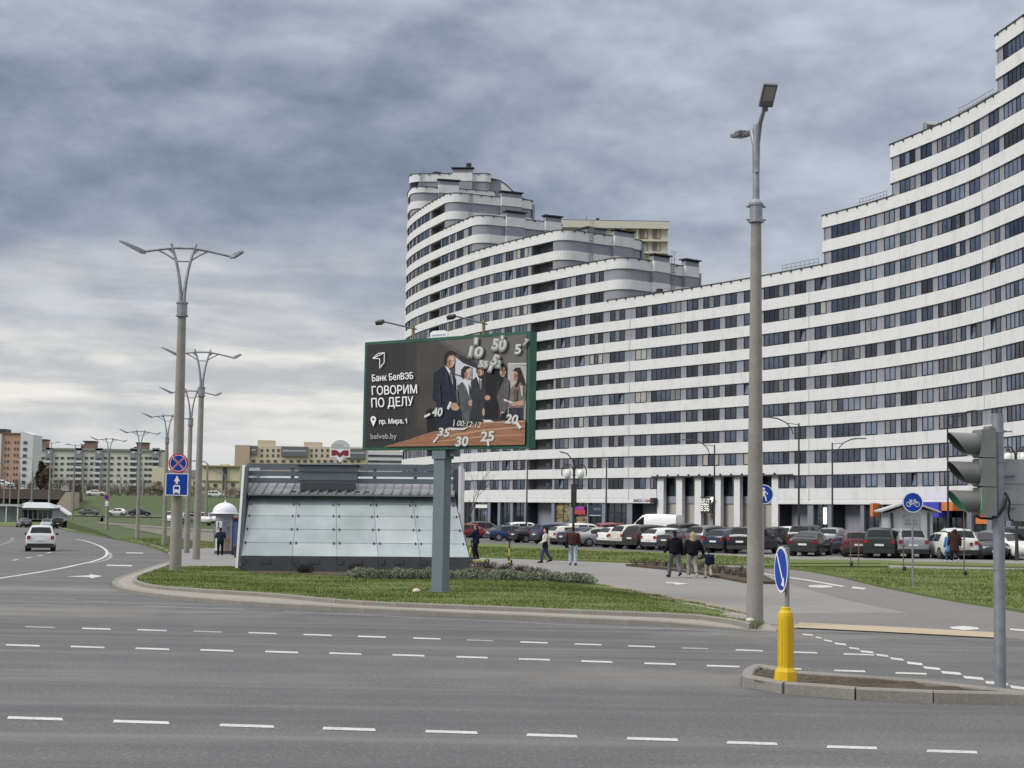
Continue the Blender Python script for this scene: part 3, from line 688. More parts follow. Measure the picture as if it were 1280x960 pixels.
# white bands, one per storey and side
for k in range(0, 20):
    rs = ranges(k) if k <= 19 else []
    prev = ranges(k-1) if k > 0 else []
    lo = zs(k-1)+WH if k else zs(0)-PB
    if k == 0:
        for a, b in ((S0, POR[0]), (POR[1], SL-0.3)):
            m = MB(); strip(m, seg(a, b), 0, -0.55, 4.86, zs(0)); strip(m, seg(a, b), -0.03, -0.5, 4.66, 4.86); strip(m, seg(a, b), 0.06, -0.5, 4.28, 4.66); B(m, 'white_band', M_white)
        continue
    # this storey's own band where it continues, parapets where a terrace ends below
    for r in rs:
        m = MB(); strip(m, path(r), 0, -0.55, lo, zs(k)); B(m, 'white_band', M_white)
tops = [(8, cR[9], cL[9])]
def parapet(pth, z, roofpoly, ph=1.5):
    m = MB(); strip(m, pth, 0, -0.4, z, z+ph); B(m, 'white_band', M_white)
    c = MB(); strip(c, pth, 0.1, -0.5, z+ph, z+ph+0.1)
    L = 0.0
    for (p, n), (q, n2) in zip(pth[:-1], pth[1:]):
        d = (q-p).length
        while L < d:
            u = p+(q-p)*(L/d); c.box((u.x+n.x*0.1, u.y+n.y*0.1, z+ph-0.1), (0.16, 0.16, 0.24), atan2(n.y, n.x)); L += 1.9
        L -= d
    B(c, 'coping', M_cop)
    ro = MB(); ro.poly([(p.x, p.y, z+0.9) for p in roofpoly]); B(ro, 'roof', M_roof)
for k in range(8, 20):
    rs = ranges(k); up = []
    z = zs(k)+WH
    for (a, b, l, rr) in rs:
        # part of this range not covered by the storey above
        if k == 8: lo_, hi_ = cR[9]-2.6, cL[9]+1.0; pp = seg(lo_-0.5, hi_+0.4)
        elif k % 2 and k != 19: continue
        elif k == 18 and False: continue
        elif rr:
            lo_ = (cR[k+1]-2.6-0.5) if k < 19 else a
            pp = seg(lo_, b)+cap_right(b)
        else:
            if k == 14: pp = cap_left(a)+seg(a, b); 
            else: pp = cap_left(a)+seg(a, cL[k+1]+1.4)
        fr = [p-n*0.3 for p, n in pp]
        q0, q1 = pp[0][0], None
        front = [x for x in pp if True]
        back = []
        if k == 8:
            back = [p-n*DEPTH for p, n in reversed(pp)]
        elif rr: back = [CP(s)-CN(s)*DEPTH for s in np.linspace(b, max(lo_, a), 6)]
        else: back = [CP(s)-CN(s)*DEPTH for s in np.linspace((SL-0.3) if k == 14 else cL[k+1]+1.4, a, 6)]
        parapet(pp, z, fr+back, 1.05 if k == 18 else 1.5)
# rear wall and a plain core behind the facade so no storey is see-through
core = MB()
for k in range(0, 20):
    for (a, b, l, rr) in ranges(k):
        pth = [(CP(s)-CN(s)*DEPTH, -CN(s)) for s in np.linspace(b+(2.6 if rr else 0), a, 24)]
        strip(core, pth, 0, -0.4, zs(k)-PB if k else -1.5, zs(k)+WH+(0.9 if k in (8, 10, 12, 14, 16, 18, 19) else 0.05))
        pin = [(CP(s)-CN(s)*2.2, CN(s)) for s in np.linspace(a+0.5, b, 40)]
        strip(core, pin, 0, -0.2, zs(k)-PB if k else -1.0, zs(k)+WH+0.05)
B(core, 'rear_wall', M_grey)
# window meshes shared between alike windows
wr = random.Random(11)
_wm = {}
def win_mesh(w, n, var):
    key = (w, n, var)
    if key in _wm: return _wm[key]
    b = MB(); h = WH; fw = 0.10; d0, d1 = 0.0, -0.1; r = random.Random(hash((int(w*10), n, var)) & 0xffff)
    def fr(x0, x1, z0, z1): b.box(((x0+x1)/2, (d0+d1)/2, (z0+z1)/2), (x1-x0, d0-d1, z1-z0), 0, 0)
    fr(-w/2, w/2, 0, 0.15); fr(-w/2, w/2, h-fw, h); fr(-w/2, -w/2+fw, 0.15, h-fw); fr(w/2-fw, w/2, 0.15, h-fw)
    xs = [-w/2+fw+(w-2*fw)*i/n for i in range(n+1)]
    for x in xs[1:-1]: fr(x-0.045, x+0.045, 0.15, h-fw)
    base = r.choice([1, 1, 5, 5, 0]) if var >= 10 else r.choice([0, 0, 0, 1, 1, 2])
    op = r.randrange(n) if var == 2 and n < 5 else -1
    for i in range(n):
        g = base
        q = r.random()
        if q < 0.10: g = 3
        elif q < 0.13 or (var == 3 and q < 0.6): g = 4 if var == 3 else 1
        elif q < 0.28: g = r.choice([0, 1, 2])
        x0, x1 = xs[i]+0.04, xs[i+1]-0.04
        if i == op:   # sash tilted open at the top
            b.quad((x0, -0.06, 0.17), (x1, -0.06, 0.17), (x1, 0.30, h-fw-0.06), (x0, 0.30, h-fw-0.06), 6); b.quad((x0, 0.5, 0.1), (x1, 0.5, 0.1), (x1, 0.5, h), (x0, 0.5, h), 3)
        else:
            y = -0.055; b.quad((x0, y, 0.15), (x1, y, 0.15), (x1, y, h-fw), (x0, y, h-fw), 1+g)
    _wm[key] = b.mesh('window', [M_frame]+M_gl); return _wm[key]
items = []
for k in openings:
    for ((x0, x1, t), r) in openings[k]:
        if t != 'w': continue
        a, b = CP(x0)-CN(x0)*0.24, CP(x1)-CN(x1)*0.24
        mid = (a+b)/2; w = (b-a).length; dist = mid.length
        area = w/dist*abs((b-a).normalized().dot(Vector((-mid.y, mid.x)).normalized()))/dist
        vis = mid.x/mid.y < 0.36
        items.append((area if vis else 0, k, a, b, w))
items.sort(key=lambda q: -q[0])
rest = MB()
for i, (ar, k, a, b, w) in enumerate(items):
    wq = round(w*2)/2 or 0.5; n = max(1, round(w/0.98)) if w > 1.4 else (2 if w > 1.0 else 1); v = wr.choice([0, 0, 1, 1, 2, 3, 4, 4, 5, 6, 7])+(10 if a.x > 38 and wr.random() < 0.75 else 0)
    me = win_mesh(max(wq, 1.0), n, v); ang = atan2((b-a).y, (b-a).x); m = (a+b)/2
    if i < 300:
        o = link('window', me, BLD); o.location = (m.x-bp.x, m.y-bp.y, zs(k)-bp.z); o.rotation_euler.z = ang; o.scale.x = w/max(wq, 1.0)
    elif ar > 0:
        R = Matrix.Rotation(ang, 3, 'Z'); sc = w/max(wq, 1.0)
        vs = [R @ Vector((q.co.x*sc, q.co.y, q.co.z))+Vector((m.x, m.y, zs(k))) for q in me.vertices]; o0 = len(rest.v)
        rest.v += [tuple(q) for q in vs]
        for p in me.polygons: rest.f.append(tuple(o0+j for j in p.vertices)); rest.m.append(p.material_index)
B(rest, 'far_windows', [M_frame]+M_gl, kind='stuff')
# loggias
for k in openings:
    for ((x0, x1, t), r) in openings[k]:
        if t != 'l': continue
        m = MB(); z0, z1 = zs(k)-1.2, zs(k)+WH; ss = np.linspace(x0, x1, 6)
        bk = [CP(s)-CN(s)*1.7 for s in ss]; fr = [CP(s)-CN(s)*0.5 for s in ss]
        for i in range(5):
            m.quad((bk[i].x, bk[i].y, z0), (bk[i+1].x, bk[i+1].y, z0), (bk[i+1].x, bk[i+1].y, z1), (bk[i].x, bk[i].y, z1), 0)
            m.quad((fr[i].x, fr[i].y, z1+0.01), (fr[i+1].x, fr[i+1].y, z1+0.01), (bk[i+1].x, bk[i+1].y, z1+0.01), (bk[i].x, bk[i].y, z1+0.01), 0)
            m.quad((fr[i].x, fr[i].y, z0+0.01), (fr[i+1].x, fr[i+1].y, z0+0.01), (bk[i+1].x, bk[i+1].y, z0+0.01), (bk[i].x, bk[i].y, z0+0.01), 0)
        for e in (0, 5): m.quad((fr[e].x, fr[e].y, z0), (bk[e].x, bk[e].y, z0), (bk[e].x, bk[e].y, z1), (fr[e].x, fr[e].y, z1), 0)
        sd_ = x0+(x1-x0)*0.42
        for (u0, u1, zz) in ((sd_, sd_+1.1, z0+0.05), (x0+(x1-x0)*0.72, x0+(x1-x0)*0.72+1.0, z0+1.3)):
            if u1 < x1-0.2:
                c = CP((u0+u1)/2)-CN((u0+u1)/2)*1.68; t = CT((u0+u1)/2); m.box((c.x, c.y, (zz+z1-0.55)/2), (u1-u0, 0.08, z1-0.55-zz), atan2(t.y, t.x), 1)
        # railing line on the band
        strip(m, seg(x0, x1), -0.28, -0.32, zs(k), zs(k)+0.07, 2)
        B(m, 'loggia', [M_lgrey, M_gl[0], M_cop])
# expansion joints
for px in (785.8, 1011.2, 1231):
    s = s_at(px, zl); m = MB(); top = max(k for k in range(20) if any(a <= s <= b for a, b, l, rr in ranges(k)))
    for k in range(0, top+1): strip(m, seg(s-0.05, s+0.05), 0.004, -0.01, (zs(k)-PB if k else 4.3), zs(k)); strip(m, seg(s-0.05, s+0.05), -0.195, -0.21, zs(k), zs(k)+WH)
    B(m, 'expansion_joint', mat('joint_sealant', (0.2, 0.2, 0.2), 0.8))
# faint vertical panel joints on the bands
m = MB(); s = 6.0
while s < SL-2:
    for k in range(1, 20):
        if any(a+0.5 <= s <= b-0.5 for a, b, l, rr in ranges(k)): strip(m, seg(s-0.018, s+0.018), 0.003, -0.01, zs(k)-PB, zs(k))
    s += 5.2
B(m, 'panel_joint', mat('panel_joint', (0.42, 0.42, 0.40), 0.8), kind='stuff')
# ground storey: piers, shop glass, passages
zg = 3.0
def gnd(px): return s_at(px, zg)
def gpart(kind, p0, p1, off=0.5):
    a, b = gnd(p0), gnd(p1); zb = -1.0; m = MB()
    if kind == 'pier': strip(m, seg(a, b), -0.12, -0.7, zb, 4.28); B(m, 'pier', M_pier)
    elif kind == 'glass':
        strip(m, seg(a, b), -off, -off-0.1, zb, 4.28, 0)
        n = max(1, round((b-a)/1.6))
        for i in range(n+1): strip(m, seg(a+(b-a)*i/n-0.05, a+(b-a)*i/n+0.05), -off+0.06, -off-0.02, zb, 4.28, 1)
        strip(m, seg(a, b), -off+0.05, -off-0.02, 2.9, 3.0, 1)
        B(m, 'shop_window', [M_shop, M_frame])
    elif kind == 'lit':
        strip(m, seg(a, b), -off, -off-0.1, zb, 4.28, 0); n = max(1, round((b-a)/1.5))
        for i in range(n+1): strip(m, seg(a+(b-a)*i/n-0.05, a+(b-a)*i/n+0.05), -off+0.06, -off-0.02, zb, 4.28, 1)
        B(m, 'shop_window', [M_lit, M_frame], 'shop window with warm light inside')
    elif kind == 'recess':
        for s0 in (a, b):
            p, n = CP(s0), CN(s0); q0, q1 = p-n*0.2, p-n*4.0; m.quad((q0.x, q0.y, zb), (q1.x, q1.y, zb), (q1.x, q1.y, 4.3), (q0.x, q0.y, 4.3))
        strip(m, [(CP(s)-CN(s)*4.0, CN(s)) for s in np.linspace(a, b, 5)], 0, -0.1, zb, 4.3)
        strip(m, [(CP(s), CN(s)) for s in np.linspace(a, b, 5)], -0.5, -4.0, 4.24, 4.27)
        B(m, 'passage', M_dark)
cur = 563
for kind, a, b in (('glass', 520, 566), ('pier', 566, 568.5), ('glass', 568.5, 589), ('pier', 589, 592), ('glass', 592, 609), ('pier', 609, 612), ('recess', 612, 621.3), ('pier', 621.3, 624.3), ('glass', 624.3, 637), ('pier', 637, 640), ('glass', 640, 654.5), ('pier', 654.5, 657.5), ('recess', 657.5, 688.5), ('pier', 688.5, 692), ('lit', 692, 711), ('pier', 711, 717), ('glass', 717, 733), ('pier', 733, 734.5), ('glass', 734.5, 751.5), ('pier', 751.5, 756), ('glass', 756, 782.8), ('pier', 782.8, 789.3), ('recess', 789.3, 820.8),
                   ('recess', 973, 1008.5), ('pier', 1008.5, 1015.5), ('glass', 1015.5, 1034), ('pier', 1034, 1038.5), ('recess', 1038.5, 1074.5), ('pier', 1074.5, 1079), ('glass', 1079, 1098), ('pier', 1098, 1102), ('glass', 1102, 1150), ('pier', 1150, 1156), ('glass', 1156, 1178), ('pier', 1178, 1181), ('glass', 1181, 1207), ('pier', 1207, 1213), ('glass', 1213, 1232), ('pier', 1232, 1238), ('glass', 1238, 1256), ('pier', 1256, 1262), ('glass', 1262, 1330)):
    gpart(kind, a, b)
# two-storey portico
pa, pb = POR; zt = zs(0)+WH
m = MB(); strip(m, seg(pa-0.6, pb+2.8), 0.5, -0.02, zt+0.02, zt+0.14); strip(m, seg(pa-0.6, pb+2.8), 0.52, 0.40, zt-0.05, zt+0.02)
s = pa+0.6
while s < pb: c = CP(s)+CN(s)*0.42; m.box((c.x, c.y, zt+0.24), (0.25, 0.2, 0.2), 0); s += 2.05
B(m, 'canopy', M_cop)
m = MB(); strip(m, seg(pa, pb), -0.4, -1.3, zt-0.01, zt+0.01); B(m, 'portico_ceiling', M_white)
m = MB(); strip(m, seg(pa, pb), -1.1, -1.25, -1.0, 4.3); B(m, 'portico_wall', M_beige)
m = MB(); strip(m, seg(pa, pb), -0.95, -1.25, 4.3, 5.25); B(m, 'spandrel', M_grey)
m = MB(); strip(m, seg(pa, pb), -1.05, -1.15, 5.25, zt, 0)
s = pa
while s < pb: strip(m, seg(s-0.05, s+0.05), -1.0, -1.1, 5.25, zt, 1); s += 1.1
strip(m, seg(pa, pb), -1.0, -1.1, 6.2, 6.28, 1)
B(m, 'portico_glazing', [M_shop, M_frame])
for p0, p1 in ((821.2, 829), (844.8, 852.3), (868, 876), (893.6, 900.5), (917.2, 924.5), (941, 948), (964.3, 972.3)):
    a, b = gnd(p0), gnd(p1); m = MB(); strip(m, seg(a, b), -0.02, -0.55, -1.0, zt); B(m, 'column', M_white)
for p0, p1 in ((838, 843.5), (862, 867), (884, 892), (911, 917), (934, 940), (958, 963)):
    a, b = gnd(p0), gnd(p1); m = MB(); strip(m, seg(a, b), -1.04, -1.12, -1.0, 3.9, 0); strip(m, seg(a, b), -1.01, -1.12, 2.2, 2.3, 1); strip(m, seg(b-0.06, b+0.06), -1.0, -1.12, -1, 4.1, 1); B(m, 'door', [M_shop, M_frame])
# doors and sheet inside right hand recess
for p0, p1, z1, off in ((1060.5, 1067, 1.9, -3.9), ):
    a, b = gnd(p0), gnd(p1); m = MB(); strip(m, seg(a, b), off, off-0.05, -1, z1); B(m, 'door', M_frame)
m = MB(); strip(m, seg(cR[19]-4.6, cR[19]-2.6)+cap_right(cR[19]-2.6)[:7], -0.17, -0.24, zs(19)+0.02, zs(19)+WH-0.02); B(m, 'corner_window', M_gl[2])
m = MB(); pr = [(613, 228.5), (627, 228), (634, 233), (642, 241), (650, 248), (660, 251.5)]; P0 = [AT(a, b, 300) for a, b in pr]; zb_ = AT(640, 262, 300).z
for (a, b) in zip(P0[:-1], P0[1:]):
    m.add([(a.x, 300, zb_), (b.x, 300, zb_), (b.x, 300, b.z), (a.x, 300, a.z), (a.x, 301.2, zb_), (b.x, 301.2, zb_), (b.x, 301.2, b.z), (a.x, 301.2, a.z)], [(0, 1, 2, 3), (7, 6, 5, 4), (3, 2, 6, 7)], 0); m.add([(a.x, 299.9, a.z), (b.x, 299.9, b.z), (b.x, 299.9, b.z+0.3), (a.x, 299.9, a.z+0.3), (a.x, 301.3, a.z+0.3), (b.x, 301.3, b.z+0.3)], [(0, 1, 2, 3), (3, 2, 5, 4)], 1)
B(m, 'sloped_wall', [M_white, M_cop])
# roof-top vent shafts standing on the end walls, chimneys, ladders, dishes, railings
M_cap = mat('shaft_cap', (0.045, 0.045, 0.05), 0.7)
def shaft(c, k, L0, L1, rise=0.72, down=2):
    t, n = CT(c-2.6), CN(c-2.6); q = CP(c-2.6)-n*2.6+t*2.6
    d0, d1 = L0-2.6, L1-2.6; cx = q-n*((d0+d1)/2)+t*0.1; w = L1-L0; an = atan2(-n.y, -n.x); m = MB()
    zt_ = zs(k)+WH+1.5
    zz = zt_+rise
    bands = [(zt_+0.02, zz, 1), (zs(k)+WH, zt_+0.02, 0), (zs(k), zs(k)+WH, 1), (zs(k)-PB, zs(k), 0), (zs(k-1), zs(k-1)+WH, 1), (zs(k-1)-PB, zs(k-1), 0)]
    for z0, z1, mi in bands: m.box((cx.x, cx.y, (z0+z1)/2), (w, 1.0 if mi == 0 else 0.8, z1-z0), an, mi)
    m.box((cx.x, cx.y, zz+0.30), (w+0.55, 1.5, 0.16), an, 2)
    for i in range(4): u = cx-n*(w*(i/3-0.5)*0.92); m.box((u.x, u.y, zz+0.12), (0.3, 0.8, 0.26), an, 2)
    B(m, 'vent_shaft', [M_white, M_grey, M_cap])
for k, sh in ((10, ((5.6, 8.8), (12.0, 14.8))), (12, ((9.6, 13.4),)), (14, ((5.0, 8.4), (12.2, 15.2))), (16, ((9.4, 13.2),)), (18, ((4.8, 8.6),)), (19, ((8.8, 12.6),))):
    for a, b in sh: shaft(cR[k], k, a, b)
def roofpt(c, k, along, back):
    n, t = CN(c), CT(c); p = CP(c)+t*along-n*back; return Vector((p.x, p.y, zs(k)+WH+1.5))
def chimney(p, w, h, dark=1.1):
    m = MB(); m.box((p.x, p.y, p.z+h/2-0.3), (w, w, h+0.6), 0.4, 0); m.box((p.x, p.y, p.z+h+dark/2), (w*0.9, w*0.9, dark), 0.4, 1); B(m, 'chimney', [M_white, M_cop])
chimney(roofpt(cR[19]-2.6, 19, 0, 11.5), 0.9, 1.0, 1.6); chimney(roofpt(cR[19]-2.6, 19, -2, 5), 1.6, 0.6, 0.7)
chimney(roofpt(cR[14]-2.6, 12, 4, 11), 0.9, -0.3, 0.5); chimney(roofpt(cR[12]-2.6, 10, 5.5, 10), 0.9, 0.4, 1.0); chimney(roofpt(cR[10]-2.6, 8, 6, 4), 0.8, 0.4, 1.0)
def ladder(c, k, L, h0, h1):
    n, t = CN(c-2.6), CT(c-2.6); q = CP(c-2.6)-n*L+t*2.75; m = MB()
    for o in (-0.28, 0.28):
        p = q-n*o; m.tube([(p.x, p.y, h0), (p.x, p.y, h1)], 0.04, 5)
    z = h0
    while z < h1: a, b = q-n*-0.28, q-n*0.28; m.tube([(a.x, a.y, z), (b.x, b.y, z)], 0.03, 4); z += 0.45
    for zz in np.arange(h0+1.2, h1, 1.0):
        pts = [(q+n*0.28*cos(a)+t*0.7*sin(a)) for a in np.linspace(0, pi, 6)]; m.tube([(p.x, p.y, zz) for p in pts], 0.025, 4)
    B(m, 'ladder', M_rust)
ladder(cR[10], 10, 9.8, zs(8)+WH, zs(10)+WH+3.6); ladder(cR[12], 12, 5.4, zs(10)+WH, zs(12)+WH+3.4); ladder(cR[16], 16, 3.8, zs(14)+WH, zs(16)+WH+1.8); ladder(cR[19], 19, 2.8, zs(18)+WH, zs(19)+WH+3.4)
def dish(p, r, az):
    m = MB(); R = Matrix.Rotation(az, 3, 'Z') @ Matrix.Rotation(radians(-65), 3, 'X'); vs = []; fs = []
    for i in range(5):
        for k in range(14):
            rr = r*i/4; vs.append(Vector(p)+R @ Vector((rr*cos(2*pi*k/14), rr*sin(2*pi*k/14), 0.32*rr*rr/r)))
    for i in range(4):
        for k in range(14): fs.append((i*14+k, i*14+(k+1) % 14, (i+1)*14+(k+1) % 14, (i+1)*14+k))
    m.add(vs, fs); m.tube([(p.x, p.y, p.z-r*1.6), p], 0.07, 6); B(m, 'satellite_dish', M_rust)
dish(roofpt(cR[18]-2.6, 16, 6.6, 13)+Vector((0, 0, 1.4)), 1.25, radians(160)); dish(roofpt(cR[12]-2.6, 12, 0, 13.5)+Vector((0, 0, 1.2)), 0.8, radians(150))
# stair sheds and the tent-like glass canopies on the terraces
for c, k, b_, w in ((cR[18]-2.6, 16, 9, 3.4), (cR[12]-2.6, 12, 8.5, 3.6)):
    m = MB(); p = roofpt(c if k != 16 else c, k, 2.5 if k == 16 else -1.2, b_); n = CN(c); m.box((p.x, p.y, p.z+0.4), (w, 2.4, 1.9), atan2(-n.y, -n.x), 0); m.box((p.x, p.y, p.z+1.45), (w+0.6, 3.0, 0.18), atan2(-n.y, -n.x), 1); B(m, 'roof_shed', [M_grey, M_cap])

def railing(s0, s1, z):
    m = MB(); ps = [CP(s)-CN(s)*0.5 for s in np.linspace(s0, s1, 9)]
    for h in (0.45, 0.9): m.tube([(p.x, p.y, z+h) for p in ps], 0.035, 4)
    for p in ps: m.tube([(p.x, p.y, z), (p.x, p.y, z+0.9)], 0.035, 4)
    B(m, 'roof_railing', M_rust)
for k, p0, p1 in ((8, 974, 1019), (10, 1070, 1104), (12, 1193, 1236)):
    z = zs(k)+WH+1.6; railing(s_at(p0, z), s_at(p1, z), z)
p = CP(s_at(1152, zs(12)+3)); m = MB(); m.tube([(p.x+0.6, p.y+0.4, zs(12)+WH+1.5), (p.x+0.6, p.y+0.4, zs(12)+WH+2.6)], 0.35, 8); m.tube([(p.x+0.6, p.y+0.4, zs(12)+WH+2.5), (p.x+1.8, p.y-0.2, zs(12)+WH+2.3)], 0.32, 8); B(m, 'roof_cowl', M_rust)
# ------------------------------------------------------------------ lettering and shop signs on the complex
def wall_text(txt, px, z, size, m, off=0.1, bold=0.0, name='lettering', align='LEFT', depth=None):
    s = s_at(px, z); p, n, t = CP(s), CN(s), CT(s); vs, fs = text_mb(txt, size, align, bold); mb = MB()
    mb.add([(p.x+n.x*off+t.x*v.x, p.y+n.y*off+t.y*v.x, z+v.y) for v in vs], fs); return B(mb, name, m)
M_sred = mat('sign_red', (0.42, 0.05, 0.05), 0.5); M_sdark = mat('sign_dark', (0.03, 0.03, 0.04), 0.5); M_sblue = mat('sign_blue', (0.05, 0.05, 0.42), 0.45); M_sor = mat('sign_orange', (0.62, 0.19, 0.05), 0.5)
M_swh = mat('sign_white', (0.8, 0.8, 0.78), 0.5); M_slit = mat('lit_sign_face', (0.85, 0.86, 0.78), 0.5, emit=((0.95, 0.97, 0.8), 0.45)); M_spur = mat('sign_purple', (0.30, 0.04, 0.28), 0.5); M_sblk = mat('sign_navy', (0.02, 0.035, 0.07), 0.4)
def wall_box(p0, p1, z0, z1, off0, off1, mats, name='shop_sign', lab=None):
    zm = (z0+z1)/2; a, b = s_at(p0, zm), s_at(p1, zm); m = MB(); strip(m, seg(a, b), off1, off0, z0, z1); o = B(m, name, mats)
    if lab: o['label'] = lab
    return o
wall_box(717.5, 730, 3.2, 3.75, -0.2, -0.05, M_spur, lab='purple and red sign above a shop door'); wall_box(717.5, 731, 2.6, 3.2, -0.2, -0.06, M_sred, lab='red panel of the shop sign')
wall_box(718, 731.5, -0.6, 2.3, -0.4, -0.35, M_lit, 'shop_display', 'lit shop display')
wall_box(735.5, 751, 2.3, 4.0, -0.3, -0.15, M_sblk, lab='dark blue shop sign')
wall_box(736, 750, 2.45, 2.52, -0.14, -0.12, M_swh, 'sign_line')
wall_box(1026.5, 1031, 1.9, 3.9, -0.35, -0.3, M_slit, 'lit_panel'); 
wall_box(1157, 1189.5, 2.9, 4.5, 0.0, 1.5, M_sblue, 'awning', 'plain blue shop awning')
wall_box(1189.5, 1204, 3.6, 4.5, 0.0, 1.2, M_sor, 'shop_sign', 'orange shop sign beside the blue awning')
wall_box(1216, 1231, 2.3, 3.4, -0.4, -0.3, M_sor, 'shop_sign', 'orange sign low behind the traffic light')
wall_box(1097, 1100.5, 2.9, 4.4, 0.1, 1.0, M_sor, 'blade_sign', 'orange blade sign at a pier')
wall_box(592.5, 607, 3.35, 3.9, -0.4, -0.3, M_swh, 'shop_sign', 'white lit shop sign')
wall_box(878, 892, 3.05, 6.0-0.9, 0.0, 0.35, M_sdark, 'bank_sign', 'black sign with white letters between two portico columns')
# ------------------------------------------------------------------ street furniture
M_conc = ground_mat('pole_concrete', (0.29, 0.275, 0.245), (0.17, 0.16, 0.14), (0.37, 0.355, 0.325), scales=(0.9, 3.5, 30.0), amt=(0.6, 0.5, 0.4))
M_galv = mat('pole_galvanised', (0.27, 0.285, 0.31), 0.45, 0.5, var=0.2, vscale=5)
M_head = mat('lamp_head_grey', (0.16, 0.165, 0.18), 0.5, 0.3)
M_led = mat('lamp_lens', (0.33, 0.31, 0.26), 0.3)
M_dmet = mat('dark_metal', (0.045, 0.042, 0.042), 0.5, 0.3, var=0.3)
M_signw = mat('sign_white_film', (0.78, 0.78, 0.78), 0.4); M_signb = mat('sign_blue_film', (0.008, 0.05, 0.33), 0.5, spec=0.2); M_signr = mat('sign_red_film', (0.55, 0.02, 0.025), 0.4); M_signback = mat('sign_back', (0.33, 0.34, 0.34), 0.5, 0.3, var=0.15)
def lamp_parts(root, H=12.0):
    """concrete mast with a steel fork, two long arms and two flat heads; local x runs along the arms"""
    b = MB(); b.tube([(0, 0, -0.3), (0, 0, H*0.42), (0, 0, H*0.795)], [0.225, 0.19, 0.15], 14); b.build('pole', M_conc, root, smooth=True)
    b = MB(); b.tube([(0, 0, H*0.775), (0, 0, H*0.815)], 0.19, 12); b.tube([(0, 0, H*0.773), (0, 0, H*0.778)], 0.23, 12); b.tube([(0, 0, H*0.813), (0, 0, H*0.818)], 0.22, 12); b.build('collar', M_galv, root)
    z0 = H*0.81; zt = H
    for s in (-1, 1):
        b = MB(); pts = [(s*(0.055+0.40*t**2.0), 0, z0+(zt-z0)*t) for t in (0, .2, .4, .6, .8, 1)]
        b.tube(pts, [0.075, 0.07, 0.062, 0.055, 0.05, 0.045], 8); b.build('fork_stem', M_galv, root, smooth=True)
    z1 = zt-0.20
    b = MB(); b.tube([(-1.45, 0, z1-0.12), (-0.9, 0, z1-0.03), (-0.35, 0, z1+0.04), (0.35, 0, z1+0.04), (0.9, 0, z1-0.05), (1.75, 0, z1-0.24)], 0.05, 8); b.build('cross_arm', M_galv, root, smooth=True)
    b = MB()
    for s in (-1, 1):
        b.tube([(s*0.92, 0, z1-0.06), (s*0.6, 0, z1-0.22), (s*0.24, 0, z1-0.45)], 0.032, 6)
        b.add([(s*0.36, -0.02, z1+0.03), (s*0.62, -0.02, z1+0.0), (s*0.33, -0.02, z1-0.24), (s*0.36, 0.02, z1+0.03), (s*0.62, 0.02, z1+0.0), (s*0.33, 0.02, z1-0.24)], [(0, 1, 2), (5, 4, 3), (0, 3, 4, 1), (1, 4, 5, 2), (2, 5, 3, 0)])
    b.tube([(-0.26, 0, z1-0.46), (0.26, 0, z1-0.46)], 0.03, 6); b.build('brace', M_galv, root)
    for s, x0, z, L, up in ((-1, 1.4, z1-0.14, 0.95, 0.40), (1, 1.7, z1-0.25, 0.5, 0.20)):
        b = MB(); x1 = x0+L
        sec = lambda x, z, w, h: [(s*x, -w, z-h), (s*x, w, z-h), (s*x, w*0.7, z+h), (s*x, -w*0.7, z+h)]
        vs = sec(x0, z, 0.09, 0.06)+sec(x0+0.18, z+0.05, 0.16, 0.085)+sec(x0+L*0.7, z+up*0.7, 0.17, 0.06)+sec(x1, z+up, 0.13, 0.03)
        fs = [(3, 2, 1, 0), (12, 13, 14, 15)]
        for i in range(3):
            for j in range(4): fs.append((i*4+j, i*4+(j+1) % 4, (i+1)*4+(j+1) % 4, (i+1)*4+j))
        b.add(vs, fs); b.build('lamp_head', M_head, root)
LG = 'concrete double-arm street lamps along the left road'
lamp_spec = [(219, 711.5, 303, 'tall concrete double-arm street lamp carrying two blue road signs', 0.28), (245, 698.5, 437, 'second tall double-arm street lamp, standing on the paving beside the advertising column', 0.16),
             (233, 690.5, 486.5, 'concrete double-arm street lamp half hidden behind the lamp with road signs', 0.16), (205, 681, 518, 'double-arm street lamp on the verge just left of the two blue signs', 0.14),
             (171.5, 673.3, 538, 'double-arm street lamp in front of the right end of the cream apartment block', 0.14), (133, 667.2, 547.5, 'double-arm street lamp with a small round sign halfway up its mast', 0.14)]
lamp0 = None; LAMPS = []
for i, (px, py, top, lab, dz) in enumerate(lamp_spec):
    p = G(px, py, dz); H = (py-top)*(p.y)/FPX*1.0
    if lamp0 is None:
        lamp0 = thing('street_lamp', lab, 'street lamp', p, 0, LG); lamp_parts(lamp0); o = lamp0
    else: o = dup(lamp0)
    o.location = p; o.scale = (H/12.0,)*3; o['label'] = lab; o.rotation_euler = (0, radians(-0.5) if i == 0 else radians(random.uniform(-.4, .4)), radians([4, 4, 6, 8, 10, 14][i])); LAMPS.append((o, p, H))
